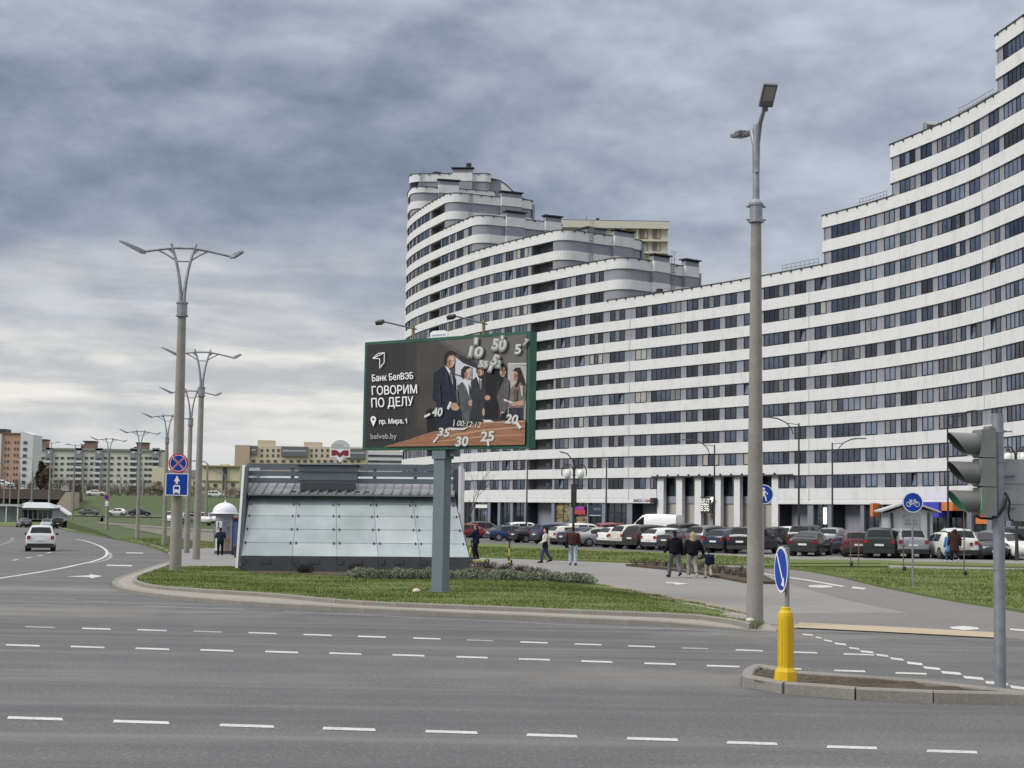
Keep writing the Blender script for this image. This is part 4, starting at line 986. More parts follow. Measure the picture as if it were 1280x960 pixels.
# more lamps far down the left road
far_lamps = [(90, 659.5, 556, 'slim street lamp beyond the bend, right of the sloped concrete abutment', 1), (60, 656, 553, 'grey street lamp rising in front of the left end of the cream apartment block', 1), (38, 654.5, 573, 'single-arm street lamp in front of the white side of the orange tower', 0), (22, 654, 576, 'single-arm street lamp in front of the right half of the orange tower', 0), (3.5, 652.5, 574, 'street lamp at the far left edge of the picture by the orange tower', 0), (11, 652, 580, 'thin street lamp second from the left edge of the picture', 0)]
def slim_lamp(px, py, top, lab, arm):
    p = G(px, py, 0.05); H = (py-top)*p.y/FPX; r = thing('street_lamp', lab, 'street lamp', p, 0, 'slim street lamps far down the left road')
    b = MB(); b.tube([(0, 0, -0.5), (0, 0, H*0.8)], [0.2, 0.13], 8); b.build('pole', M_conc, r, smooth=True)
    b = MB()
    if arm: b.tube([(0, 0, H*0.8), (0, 0, H)], 0.07, 6); b.tube([(-0.9, 0, H-0.05), (0, 0, H-0.25), (0.9, 0, H-0.05)], 0.05, 6)
    else: b.tube([(0, 0, H*0.8), (0, 0, H*0.95), (-0.4, 0, H), (-2.1, 0, H+0.03)], 0.055, 6)
    b.build('arm', M_galv, r, smooth=True)
    b = MB(); 
    for x in ((-1.2, 1.2) if arm else (-2.3,)): b.box((x, 0, H), (0.7, 0.25, 0.12))
    b.build('lamp_head', M_head, r)
for q in far_lamps: slim_lamp(*q)
# lamps on top of the embankment
for px, py, top, lab in ((103.5, 611, 583, 'leftmost thin lamp post on the embankment crest, in front of the cream block'), (124.5, 612, 580, 'thin lamp post on the embankment crest left of the white car'), (150.5, 614, 597, 'thin lamp post on the embankment crest right of the double-arm lamps'), (178, 617, 598, 'short lamp post on the crest by the right end of the cream block'), (257.5, 640, 580, 'lamp post standing left of the white-domed advertising column'), (277.5, 622, 592, 'left one of two lamp posts behind the white van on the crest'), (281, 622, 594, 'right one of two lamp posts behind the white van on the crest')):
    Y = 352.0 if py < 630 else 205.0; p = AT(px, py, Y); H = (py-top)*Y/FPX; r = thing('street_lamp', lab, 'street lamp', p, 0, 'lamp posts on the embankment')
    b = MB(); b.tube([(0, 0, -0.6), (0, 0, H)], [0.22, 0.13], 6); b.build('pole', M_conc, r)
    b = MB(); b.tube([(0, 0, H), (-0.5, 0, H+0.3), (-1.4, 0, H+0.35)], 0.08, 5); b.box((-1.7, 0, H+0.35), (0.8, 0.3, 0.14)); b.build('arm', M_galv, r)
# ------------------------------------------------------------------ tall lamp on the right
p = G(943.5, 776, 0.12); TL = thing('street_lamp', 'tallest concrete street lamp, with a flat rectangular head, at the corner of the grass island', 'street lamp', p, 0)
sc = FPX/p.y
hz = lambda py: (776-py)*p.y/FPX
b = MB(); b.tube([(0, 0, -0.4), (0, 0, hz(520)), (0, 0, hz(272))], [0.205, 0.165, 0.125], 16); b.build('pole', M_conc, TL, smooth=True)
b = MB(); b.tube([(0, 0, hz(275)), (0, 0, hz(253))], 0.155, 14); b.tube([(0, 0, hz(276.5)), (0, 0, hz(274.5))], 0.19, 14); b.tube([(0, 0, hz(255)), (0, 0, hz(252))], 0.18, 14); b.lathe([(0.15, hz(252)), (0.075, hz(246))], n=12)
for z in (hz(273), hz(256)): b.tube([(-0.23, 0, z), (0.23, 0, z)], 0.03, 6)
b.build('collar', M_galv, TL)
zt = hz(150)
b = MB(); b.tube([(0, 0, hz(250)), (0, 0, hz(200)), (0.0, 0, zt)], [0.085, 0.075, 0.07], 10); b.build('steel_tube', M_galv, TL, smooth=True)
dn = Vector((0.10, -1, 0)).normalized(); df = Vector((-0.20, 1, 0)).normalized()
for d, L, nm in ((dn, 0.85, 'near'), (df, 0.85, 'far')):
    b = MB(); fz = 0 if nm == 'near' else -0.28; pts = [Vector((0, 0, zt-1.2))+d*0.09, Vector((0, 0, zt-0.5))+d*0.12, Vector((0, 0, zt-0.05))+d*0.35, Vector((0, 0, zt+0.16+fz*0.8))+d*L*0.8, Vector((0, 0, zt+0.25+fz))+d*L]
    b.tube(pts, [0.06, 0.06, 0.055, 0.05, 0.05], 8); b.build('arm', M_galv, TL, smooth=True)
    h = MB(); h.box((0.28, 0, 0), (0.62, 0.33, 0.08), 0, 0); h.box((0.34, 0, -0.047), (0.38, 0.25, 0.02), 0, 1); h.box((0.18, 0, 0.062), (0.38, 0.26, 0.06), 0, 0); h.box((-0.08, 0, 0), (0.12, 0.12, 0.12), 0, 0)
    ho = h.build('lamp_head', [M_head, M_led], TL, loc=Vector((0, 0, zt+0.25+fz))+d*L); tl = radians(-42 if nm == 'near' else -8); ho.rotation_euler = (Matrix.Rotation(atan2(d.y, d.x), 3, 'Z') @ Matrix.Rotation(tl, 3, 'Y')).to_euler()
b = MB(); b.blob((-0.16, -0.28, 0.03), (0.1, 0.08, 0.06)); tag(b.build('stone', mat('pale_stone', (0.6, 0.56, 0.48), 0.8), loc=p), 'small pale stone at the foot of the tallest street lamp', 'stone')
# ------------------------------------------------------------------ dark park lamps among the parked cars
def park_lamp(px, top, Y, arms, lab):
    base = AT(px, 690, Y); base.z = T(base.x, base.y); zt = AT(px, top, Y).z-base.z
    r = thing('park_lamp', lab, 'street lamp', base, 0, 'dark slim lamps of the parking lot')
    b = MB(); b.tube([(0, 0, 0), (0, 0, 1.0), (0, 0, zt)], [0.12, 0.08, 0.055], 8); b.build('pole', M_dmet, r)
    for s in arms:
        b = MB(); L = 1.9; pts = [(s*0.42, 0, zt-0.75), (s*0.55, 0, zt-0.35), (s*0.95, 0, zt+0.05), (s*1.5, 0, zt+0.3), (s*2.0, 0, zt+0.38)]
        b.tube(pts, [0.03, 0.035, 0.04, 0.045, 0.05], 6); b.tube([(0, 0, zt-0.1), (s*0.85, 0, zt-0.02)], 0.025, 5); b.tube([(0, 0, zt-0.75), (s*0.42, 0, zt-0.75)], 0.025, 5); b.build('arm', M_dmet, r)
        b = MB(); b.box((s*2.3, 0, zt+0.38), (0.75, 0.26, 0.08)); b.build('lamp_head', M_head, r)
park_lamp(998.5, 529, 108, (-1,), 'tallest dark lamp with one curved arm to the left, right of the portico')
park_lamp(1040.5, 553.5, 120, (1,), 'dark lamp with one curved arm to the right, right of the portico')
park_lamp(892.5, 556, 125, (-1,), 'dark lamp in front of the portico columns with an arm to the left')
park_lamp(757, 575, 135, (), 'plain dark lamp post in front of the bare shop window')
park_lamp(657.5, 576, 140, (), 'plain dark lamp post in front of the dark passage on the left')
park_lamp(1185.5, 519, 112, (1,), 'dark lamp partly behind the traffic light')
# lamps with two white globes on hoops
M_globe = mat('globe_glass', (0.72, 0.73, 0.72), 0.2, spec=0.6)
def globe_lamp(px, top, Y, lab, gy, sign=False, hook=True):
    base = AT(px, 690, Y); base.z = T(base.x, base.y); zt = AT(px, top, Y).z-base.z; zg_ = AT(px, gy, Y).z-base.z
    r = thing('globe_lamp', lab, 'street lamp', base, 0, 'lamps with white globes hung in hoops'); b = MB(); b.tube([(0, 0, 0), (0, 0, 1.1), (0, 0, zt)], [0.13, 0.09, 0.06], 8); b.build('pole', M_dmet, r)
    for s in (-1, 1):
        h = MB(); pts = [(s*(0.42+0.38*cos(a)), 0, zg_+0.1+0.55*sin(a)) for a in np.linspace(-0.45, pi+0.45, 14)]; h.tube(pts, 0.035, 6); h.tube([(0, 0, zg_+0.2), (s*0.05, 0, zg_+0.2)], 0.04, 6); h.lathe([(0.02, 0.6), (0.12, 0.5), (0.14, 0.4)], (s*0.42, 0, zg_), 8); h.build('hoop', M_dmet, r)
        g = MB(); g.blob((s*0.42, 0, zg_), (0.24, 0.24, 0.33), 14, 10); g.build('globe', M_globe, r, smooth=True)
    if sign: m = MB(); m.box((0.0, -0.1, zg_-1.4), (0.36, 0.06, 1.5)); m.box((0.35, 0, zg_-0.75), (0.7, 0.04, 0.04)); m.box((0.35, 0, zg_-1.95), (0.7, 0.04, 0.04)); m.build('sign_bracket', M_dmet, r)
    if hook: m = MB(); m.tube([(0, 0, zt-0.6), (-0.1, 0, zt-0.1), (-0.45, 0, zt+0.3), (-0.95, 0, zt+0.42)], 0.04, 6); m.build('hook', M_dmet, r)
globe_lamp(716.3, 573, 98, 'dark lamp with two white globes behind the brown-jacketed walker', 592.5, True)
globe_lamp(1271, 566, 84, 'globe lamp at the right edge behind the grey sign board', 573, hook=False)
# ------------------------------------------------------------------ round and square road signs
def disc(b, r, y, mi, n=28, c=(0, 0), r0=0.0):
    if r0 == 0: b.poly([(c[0]+r*cos(2*pi*k/n), y, c[1]+r*sin(2*pi*k/n)) for k in range(n)], mi)
    else:
        o = [(c[0]+r*cos(2*pi*k/n), y, c[1]+r*sin(2*pi*k/n)) for k in range(n)]; i_ = [(c[0]+r0*cos(2*pi*k/n), y, c[1]+r0*sin(2*pi*k/n)) for k in range(n)]
        b.add(o+i_, [(k, (k+1) % n, n+(k+1) % n, n+k) for k in range(n)], mi)
def plate(b, r, t=0.03, mi=0, n=28):
    b.tube([(0, 0, 0), (0, t, 0)], [r, r], n, mi)
SM = [M_signback, M_signw, M_signb, M_signr]
def pline(b, pts, w, y, mi):
    for (x0, z0), (x1, z1) in zip(pts[:-1], pts[1:]):
        d = Vector((x1-x0, z1-z0)); 
        if d.length < 1e-6: continue
        n = Vector((-d.y, d.x)).normalized()*w/2; e = d.normalized()*w*0.3
        b.quad((x0-e.x+n.x, y, z0-e.y+n.y), (x0-e.x-n.x, y, z0-e.y-n.y), (x1+e.x-n.x, y, z1+e.y-n.y), (x1+e.x+n.x, y, z1+e.y+n.y), mi)
        y -= 0.0003
def post_sign(px, py, cy, r, lab, art, dz=0.1, post_r=0.035, name='road_sign', yaw=0.0, post=True):
    p = G(px, py, dz) ; H = (py-cy)*p.y/FPX; R_ = r*p.y/FPX
    o = thing(name, lab, 'road sign', p, yaw)
    m = MB(); m.tube([(0, 0, -0.3), (0, 0, H+R_*0.9)], post_r, 8); m.build('post', M_rust, o)
    s = MB(); plate(s, R_, 0.02, 0); disc(s, R_*0.995, -0.003, 1); disc(s, R_*0.92, -0.005, 2); s.build('sign_plate', SM, o, loc=(0, -0.07, H)); a = MB(); art(a, R_); a.build('symbol', SM, o, loc=(0, -0.07, H)); return o
def art_bike(a, R):
    k = R/0.33; y = -0.008
    for x in (-0.135, 0.135): disc(a, 0.085*k, y, 1, 20, (x*k, -0.06*k), 0.068*k)
    P = lambda *q: [(u*k, v*k) for u, v in q]
    pline(a, P((-0.135, -0.06), (-0.07, 0.045), (0.075, 0.045), (0.0, -0.06), (-0.135, -0.06)), 0.017*k, y-0.001, 1)
    pline(a, P((0.0, -0.06), (-0.08, 0.075)), 0.017*k, y-0.003, 1); pline(a, P((0.135, -0.06), (0.07, 0.095), (0.035, 0.1)), 0.017*k, y-0.003, 1); pline(a, P((-0.115, 0.08), (-0.05, 0.08)), 0.02*k, y-0.004, 1)
def art_walk(a, R):
    k = R/0.33; y = -0.008; P = lambda *q: [(u*k, v*k) for u, v in q]
    disc(a, 0.042*k, y, 1, 16, (0.0, 0.19*k))
    a.poly([(u*k, y-0.001, v*k) for u, v in ((-0.035, 0.13), (0.035, 0.13), (0.05, 0.0), (-0.03, -0.02), (-0.05, 0.06))], 1)
    pline(a, P((0.02, 0.0), (0.06, -0.09), (0.085, -0.21)), 0.045*k, y-0.002, 1); pline(a, P((-0.01, -0.01), (-0.06, -0.12), (-0.12, -0.2)), 0.045*k, y-0.003, 1)
    pline(a, P((0.03, 0.11), (0.10, 0.05), (0.13, 0.0)), 0.028*k, y-0.004, 1); pline(a, P((-0.03, 0.11), (-0.09, 0.05), (-0.10, -0.02)), 0.028*k, y-0.005, 1)
post_sign(1141, 733, 629, 12.7, 'round blue bicycle sign on a thin post in the lawn', art_bike)
post_sign(954, 727, 619, 12.2, 'round blue pedestrian sign half hidden behind the tallest lamp', art_walk, dz=0.08)
# signs held by the first lamp
L1, LP, LH = LAMPS[0]
kk = LP.y/FPX
def lamp_sign(px, py, lab, name, build, lamp, yoff=0.34):
    o, p, H = lamp; c = AT(px, py, p.y-yoff); e = thing(name, lab, 'road sign', c, radians(2)); build(e); return e
def b_nostop(e):
    R = 12.2*kk; s = MB(); plate(s, R, 0.02, 0); disc(s, R*0.995, -0.002, 3); disc(s, R*0.80, -0.004, 2); s.build('sign_plate', SM, e)
    a = MB()
    for q in (1, -1): d = R*0.60; pline(a, [(-d, -d*q), (d, d*q)], R*0.16, -0.007-0.002*(q+1), 1); pline(a, [(-d, -d*q), (d, d*q)], R*0.10, -0.012-0.002*(q+1), 3)
    disc(a, R*0.84, -0.018, 1, 28, (0, 0), R*0.79); a.build('symbol', SM, e)
    m = MB(); m.box((0, 0.16, 0.1), (0.5, 0.28, 0.05)); m.build('bracket', M_rust, e)
def b_bus(e):
    w, h = 28*kk, 27.5*kk; s = MB(); s.box((0, 0.012, 0), (w, 0.024, h), 0, 0); y = -0.003; q = lambda a, c, y, mi: s.quad((-a/2, y, -c/2), (a/2, y, -c/2), (a/2, y, c/2), (-a/2, y, c/2), mi)
    q(w, h, y, 1); q(w*0.93, h*0.93, y-0.002, 2); s.build('sign_plate', SM, e)
    a = MB(); y = -0.008; k = w
    a.poly([(u*k, y, v*k) for u, v in ((-0.13, 0.14), (0, 0.40), (0.13, 0.14), (0.045, 0.14), (0.045, 0.02), (-0.045, 0.02), (-0.045, 0.14))], 1)
    a.poly([(u*k, y, v*k) for u, v in ((-0.15, -0.36), (0.15, -0.36), (0.16, -0.12), (0.12, -0.03), (-0.12, -0.03), (-0.16, -0.12))], 1)
    for x in (-0.11, 0.11): a.quad(((x-0.035)*k, y, -0.42*k), ((x+0.035)*k, y, -0.42*k), ((x+0.035)*k, y, -0.35*k), ((x-0.035)*k, y, -0.35*k), 1)
    a.quad((-0.115*k, y-0.002, -0.22*k), (0.115*k, y-0.002, -0.22*k), (0.10*k, y-0.002, -0.09*k), (-0.10*k, y-0.002, -0.09*k), 2); a.build('symbol', SM, e)
    m = MB(); m.box((0, 0.18, 0.1), (0.5, 0.3, 0.05)); m.build('bracket', M_rust, e)
lamp_sign(223, 579, 'round blue no-stopping sign with a red cross on the first lamp', 'no_stopping_sign', b_nostop, LAMPS[0])
lamp_sign(221, 605.5, 'square blue bus lane sign with white arrow and bus', 'bus_lane_sign', b_bus, LAMPS[0])
o6, p6, H6 = LAMPS[5]; c = AT(133.5, 621.5, p6.y-0.3); e = thing('road_sign', 'small round dark blue sign on the sixth lamp', 'road sign', c); s = MB(); plate(s, 3.1*p6.y/FPX, 0.03, 2); disc(s, 3.1*p6.y/FPX, -0.004, 3, r0=2.4*p6.y/FPX); s.build('sign_plate', SM, e)
c = AT(133.5, 629.5, p6.y-0.3); e = thing('road_sign', 'small white plate under the round sign on the sixth lamp', 'road sign', c); s = MB(); s.box((0, 0, 0), (0.36, 0.03, 0.6), 0, 1); s.build('sign_plate', SM, e); a = MB(); pline(a, [(-0.08, -0.1), (0.08, -0.1)], 0.1, -0.02, 0); a.build('symbol', SM, e)
# blue sign on a pole near the underpass
p = G(38, 654, 0.05); c = AT(38.3, 627.5, p.y-0.4); e = thing('road_sign', 'blue rectangular lane sign hung on a lamp near the underpass', 'road sign', c); s = MB(); s.box((0, 0, 0), (0.95, 0.04, 0.75), 0, 2); s.build('sign_plate', SM, e); a = MB(); pline(a, [(-0.25, -0.25), (-0.25, 0.25)], 0.08, -0.025, 1); pline(a, [(0.05, 0.22), (0.35, 0.22), (0.15, -0.25)], 0.08, -0.027, 1); a.build('symbol', SM, e)
# ------------------------------------------------------------------ keep-right bollard on the refuge
M_yel = ground_mat('bollard_yellow', (0.66, 0.43, 0.012), (0.46, 0.29, 0.012), (0.70, 0.48, 0.03), scales=(1.5, 6, 40), amt=(0.4, 0.5, 0.25), rough=0.45, bump=0.05)
p = G(982, 851.5, 0.15); u = p.y/FPX
BO = thing('bollard', 'yellow plastic bollard carrying a keep-right sign on the refuge', 'bollard', p)
m = MB(); m.lathe([(14.2*u, -0.03), (14.2*u, 2*u), (13.2*u, 12*u), (9.9*u, 17*u), (9.7*u, 19*u)], n=8); m.build('base', M_yel, BO)
m = MB(); m.lathe([(9.4*u, 17*u), (9.4*u, 80*u), (8.8*u, 84*u), (6.4*u, 87*u), (6.0*u, 90*u), (4.6*u, 91*u)], n=16)
for k in range(8): a = 2*pi*k/8; m.box((9.2*u*cos(a), 9.2*u*sin(a), 49*u), (1.1*u, 2.6*u, 56*u), a)
m.build('column', M_yel, BO)
m = MB(); m.tube([(0.02, 0, 88*u), (0.02, 0, 165*u)], 3.0*u, 10); m.build('sign_post', M_rust, BO)
e = thing('keep_right_sign', 'round blue keep-right sign seen edge-on above the yellow bollard', 'road sign', (p.x-0.02, p.y-0.02, p.z+(851.5-714.5)*u), radians(-83.5)); e.rotation_euler.y = radians(3)
R = 28.7*u; s = MB(); plate(s, R, 0.018, 0); disc(s, R*0.995, -0.003, 1); disc(s, R*0.90, -0.005, 2)
s.build('sign_plate', SM, e, loc=(0, -0.055, 0)); a = MB(); pline(a, [(-0.20*R/0.33, 0.21*R/0.33), (0.13*R/0.33, -0.17*R/0.33)], 0.045*R/0.33, -0.008, 1); a.poly([(x*R/0.33, -0.010, z*R/0.33) for x, z in ((0.19, -0.235), (0.175, -0.085), (0.04, -0.215))], 1); a.build('symbol', SM, e, loc=(0, -0.055, 0))
m = MB(); m.box((0.02, -0.03, 0.0), (0.06, 0.05, 0.12)); m.build('bracket', M_rust, e)
# ------------------------------------------------------------------ traffic light on the right
p = G(1250.5, 861.5, 0.14); u = p.y/FPX
TRL = thing('traffic_light', 'grey traffic light with three hooded lamps, the lowest glowing green', 'traffic light', p)
hz = lambda py: (861.5-py)*u
M_tl = mat('signal_housing', (0.185, 0.19, 0.185), 0.55, var=0.12, vscale=4); M_vis = mat('signal_hood', (0.16, 0.162, 0.155), 0.5, var=0.1, vscale=4); M_visin = mat('hood_inside', (0.06, 0.062, 0.06), 0.6)
M_grn = mat('green_lens', (0.02, 0.30, 0.14), 0.3, emit=((0.03, 0.75, 0.33), 5.0)); M_off = mat('dark_lens', (0.05, 0.03, 0.02), 0.25)
m = MB(); m.tube([(0, 0, -0.3), (0, 0, hz(522))], 0.083, 18); m.tube([(0, 0, hz(523)), (0, 0, hz(521))], 0.087, 18); m.tube([(0, 0, hz(716)), (0, 0, hz(713))], 0.088, 18); m.build('pole', M_galv, TRL, smooth=True)
fd = Vector((-0.99, -0.10, 0)).normalized(); fa = atan2(fd.y, fd.x); side = Vector((-fd.y, fd.x, 0))
hc = Vector((-17*u, -0.02, 0))
for i, (y0, y1) in enumerate(((541, 577), (577, 613), (613, 649))):
    zc = (hz(y0)+hz(y1))/2; h = hz(y0)-hz(y1)
    m = MB(); m.box(hc+Vector((0, 0, zc)), (0.20, 0.36, h-0.012), fa, 0); m.box(hc+fd*0.105+Vector((0, 0, zc)), (0.03, 0.34, h-0.03), fa, 0); hs = m.build('signal_section', M_tl, TRL)
    m = MB(); c = hc+fd*0.125+Vector((0, 0, zc)); R = 0.155; nseg = 20; vs = []; fs = []
    L = lambda a: 0.13+0.30*(0.5+0.5*sin(a))**0.65      # long at the top, cut away below
    for k in range(nseg+1):
        a = -pi/2+2*pi*k/nseg
        for q, rr in ((0, R), (1, R*1.04), (1, R*0.98), (0, R*0.94)):
            l = L(a)*q; vs.append(c+side*(rr*cos(a))+Vector((0, 0, rr*sin(a)))+fd*l)
    for k in range(nseg):
        for j in range(4): fs.append((k*4+j, k*4+(j+1) % 4, (k+1)*4+(j+1) % 4, (k+1)*4+j))
    m.add(vs, [f for n_, f in enumerate(fs) if n_ % 4 != 2], 0); m.add(vs, [f for n_, f in enumerate(fs) if n_ % 4 == 2], 1); m.build('hood', [M_vis, M_visin], TRL, smooth=True)
    m = MB(); pts = [c+side*(0.145*cos(a))+Vector((0, 0, 0.145*sin(a))) for a in np.linspace(0, 2*pi, 24, endpoint=False)]; m.add(pts+[c+fd*0.03], [(k, (k+1) % 24, 24) for k in range(24)]); m.build('lens', M_grn if i == 2 else M_off, TRL)
m = MB(); m.box(hc+Vector((0.06, 0.03, (hz(537)+hz(649))/2)), (0.05, 0.22, hz(537)-hz(649)), fa); m.build('back_rail', M_tl, TRL)
m = MB()
for y in (543, 580.5):
    m = MB(); m.box((-0.10, -0.02, hz(y)), (0.42, 0.05, 0.03)); m.tube([(0, 0, hz(y)-0.02), (0, 0, hz(y)+0.02)], 0.094, 14); m.box((0.15, 0, hz(y)), (0.12, 0.02, 0.02)); m.build('clamp', M_galv, TRL)
m = MB(); m.box((-16*u*0.62, 0.08, hz(583)), (0.16, 0.1, hz(545)-hz(606)), 0); m.build('junction_box', M_tl, TRL)
m = MB(); m.box((-16*u, 0.10, hz(618)), (0.165, 0.06, 0.29)); m.build('white_plate', mat('plate_white', (0.6, 0.6, 0.57), 0.5), TRL)
m = MB(); cb = [(-30*u, -0.05, hz(649)), (-24*u, -0.08, hz(651.5)), (-12*u, -0.12, hz(652)), (-2*u, -0.13, hz(646)), (5*u, -0.11, hz(636)), (9.5*u, -0.06, hz(625)), (9*u, -0.03, hz(621)), (6.5*u, 0, hz(620))]
cs = [p_.to_tuple() for p_ in []]; m.tube(cb, 0.02, 6); m.tube([(6.5*u, 0, hz(620)), (11*u, -0.02, hz(623)), (13.5*u, -0.02, hz(632)), (11.5*u, -0.03, hz(645)), (13*u, -0.03, hz(653)), (18*u, -0.02, hz(654))], 0.016, 6); m.build('cable', mat('black_rubber', (0.012, 0.012, 0.014), 0.5), TRL, smooth=True)
m = MB(); sp_ = Vector((p.x+22*u, p.y+0.12, p.z+(hz(577)+hz(654.5))/2)); m.box((0, 0, 0), (30*u, 0.03, hz(577)-hz(654.5)), 0.0); m.box((0, -0.02, 0.1), (30*u, 0.015, 0.012)); m.box((0, -0.02, -0.2), (30*u, 0.015, 0.012))
sb = thing('sign_board', 'plain grey back of a rectangular sign board right of the traffic light', 'road sign', sp_, radians(6)); m.build('board', M_signback, sb); m = MB(); m.box((-11*u, -0.05, 0.22), (0.3, 0.05, 0.03)); m.box((-11*u, -0.05, -0.25), (0.3, 0.05, 0.03)); m.build('bracket', M_galv, sb)
# ------------------------------------------------------------------ billboard
BT = radians(35.586); BC = Vector((-2.008, 44.744, CH+3.511)); BW, BH = 6.2, 3.325
bz = isl_z(BC.x, BC.y); BB = thing('billboard', 'large bank advertising billboard in a green frame on a single grey post', 'billboard', (BC.x, BC.y, bz), -BT)
cz = BC.z-bz
M_green = mat('frame_green', (0.012, 0.085, 0.055), 0.45, var=0.2, vscale=2); M_post = ground_mat('post_paint', (0.155, 0.19, 0.215), (0.115, 0.14, 0.16), (0.2, 0.235, 0.26), scales=(0.8, 3, 30), amt=(0.5, 0.4, 0.2), rough=0.5, bump=0)
fw = 0.085
m = MB()
for x, z, w, h in ((0, BH/2-fw/2, BW, fw), (0, -BH/2+fw/2, BW, fw), (-BW/2+fw/2, 0, fw, BH-2*fw), (BW/2-fw/2, 0, fw, BH-2*fw)): m.box((x, 0.14, z+cz), (w, 0.34, h))
m.build('frame', M_green, BB)
m = MB(); m.box((0, 0.15, cz), (BW-2*fw, 0.26, BH-2*fw)); m.build('panel_body', M_signback, BB)
m = MB(); m.box((-0.16, 0.22, (cz-BH/2-0.16)/2-0.2), (0.40, 0.34, cz-BH/2-0.16+0.4)); m.build('post', M_post, BB)
m = MB(); m.box((-0.16, 0.22, cz-BH/2-0.14), (0.5, 0.42, 0.28)); m.box((0.2, 0.3, cz-BH/2-0.1), (0.22, 0.3, 0.2)); m.build('post_head', M_post, BB)
m = MB(); m.box((-0.16, 0.22, 0.0), (0.62, 0.56, 0.06)); m.build('base_plate', M_post, BB)
for x in (-1.3, 1.35):
    m = MB(); m.tube([(x, 0.1, cz+BH/2), (x, 0.1, cz+BH/2+0.38)], 0.035, 8); m.box((x, 0.1, cz+BH/2+0.30), (0.07, 0.07, 0.3), mi=0); m.build('lamp_bracket', mat('bracket_yellow', (0.22, 0.17, 0.06), 0.6), BB)
    m = MB(); m.tube([(x, 0.25, cz+BH/2+0.33), (x, -1.35, cz+BH/2+0.40)], 0.026, 8); m.build('lamp_arm', M_galv, BB)
    m = MB(); m.box((x, -1.45, cz+BH/2+0.35), (0.22, 0.16, 0.11), 0, rx=0.5); m.build('flood_light', M_dmet, BB)
m = MB(); xx = -0.25; m.add([(xx+a, 0.02, cz+BH/2+z) for a, z in ((-0.33, 0), (0.33, 0), (0.33, 0.15), (0.22, 0.21), (-0.22, 0.21), (-0.33, 0.15))], [(0, 1, 2, 3, 4, 5)], 0); m.box((xx, 0.04, cz+BH/2+0.08), (0.66, 0.03, 0.16)); m.quad((xx-0.26, 0.015, cz+BH/2+0.05), (xx+0.26, 0.015, cz+BH/2+0.05), (xx+0.26, 0.015, cz+BH/2+0.1), (xx-0.26, 0.015, cz+BH/2+0.1), 1); m.build('owner_plate', [M_signw, mat('plate_print', (0.35, 0.42, 0.5), 0.5)], BB)
# the poster: every printed shape is a flat piece of the sheet
iw, ih = BW/2-fw, BH/2-fw
src = [(95, 245), (1065, 180), (1055, 850), (75, 855)]; dst = [(-iw, ih), (iw, ih), (iw, -ih), (-iw, -ih)]
A_ = []; y_ = []
for (x, y), (U, V) in zip(src, dst):
    A_ += [[x, y, 1, 0, 0, 0, -U*x, -U*y], [0, 0, 0, x, y, 1, -V*x, -V*y]]; y_ += [U, V]
hm = np.linalg.solve(np.array(A_, float), np.array(y_, float))
def uv1(x, y): w = hm[6]*x+hm[7]*y+1; return ((hm[0]*x+hm[1]*y+hm[2])/w, (hm[3]*x+hm[4]*y+hm[5])/w)
def uv2(x, y): return uv1((530+x/6-440)*4.8, (410+y/6-380)*4.8)
PC = {}
def pcol(name, c, **k):
    if name not in PC: PC[name] = mat('print_'+name, c, 0.45, spec=0.3, **k)
    return PC[name]
pm_list = [pcol('charcoal', (0.030, 0.030, 0.033)), pcol('wall', (0.062, 0.058, 0.053), var=0.25, vscale=0.7), pcol('ceiling', (0.13, 0.125, 0.12), var=0.2, vscale=0.8), pcol('window', (0.52, 0.55, 0.60)), pcol('pale_wall', (0.40, 0.385, 0.36), var=0.2, vscale=1.2),
           pcol('navy_suit', (0.012, 0.016, 0.030), var=0.4, vscale=4), pcol('grey_suit', (0.075, 0.08, 0.092), var=0.3, vscale=5), pcol('dark_suit', (0.028, 0.030, 0.036), var=0.4, vscale=5), pcol('black', (0.010, 0.010, 0.012)), pcol('jacket', (0.088, 0.082, 0.082), var=0.3, vscale=5),
           pcol('blouse', (0.165, 0.135, 0.115), var=0.3, vscale=6), pcol('skin', (0.44, 0.265, 0.195), var=0.2, vscale=9), pcol('hair', (0.022, 0.016, 0.013)), pcol('shirt', (0.62, 0.62, 0.64)), pcol('table', (0.215, 0.098, 0.052), col2=(0.33, 0.165, 0.095), vscale=6, stretch=(0.35, 1, 3.5)), pcol('numeral', (0.62, 0.64, 0.61)), pcol('white', (0.82, 0.82, 0.82)), pcol('grey_text', (0.42, 0.42, 0.43)), pcol('mullion', (0.09, 0.088, 0.085)), pcol('halo', (0.36, 0.36, 0.345)), pcol('glow_a', (0.15, 0.15, 0.145)), pcol('glow_b', (0.25, 0.25, 0.24)), pcol('spot', (0.58, 0.60, 0.57)), pcol('wall_b', (0.047, 0.045, 0.043), var=0.2, vscale=0.8), pcol('wall_c', (0.038, 0.037, 0.037)), pcol('skin_shade', (0.27, 0.145, 0.10)), pcol('skin_light', (0.60, 0.40, 0.31)), pcol('lapel', (0.022, 0.027, 0.046)), pcol('lapel_grey', (0.105, 0.11, 0.125)), pcol('table_light', (0.42, 0.25, 0.165))]
PI_ = {n: i for i, n in enumerate(PC)}
layer = [0.0]
pic = MB()
def pp(pts, col, f=uv2, mb=None, step=True):
    if step: layer[0] += 0.0005
    (mb or pic).poly([(u, -0.035-layer[0], v+cz) for u, v in (f(*q) for q in pts)], PI_[col])
def ell(cx, cy, rx, ry, col, f=uv2, rot=0.0, mb=None, n=20):
    pp([(cx+rx*cos(a)*cos(rot)-ry*sin(a)*sin(rot), cy+rx*cos(a)*sin(rot)+ry*sin(a)*cos(rot)) for a in np.linspace(0, 2*pi, n, endpoint=False)], col, f, mb)
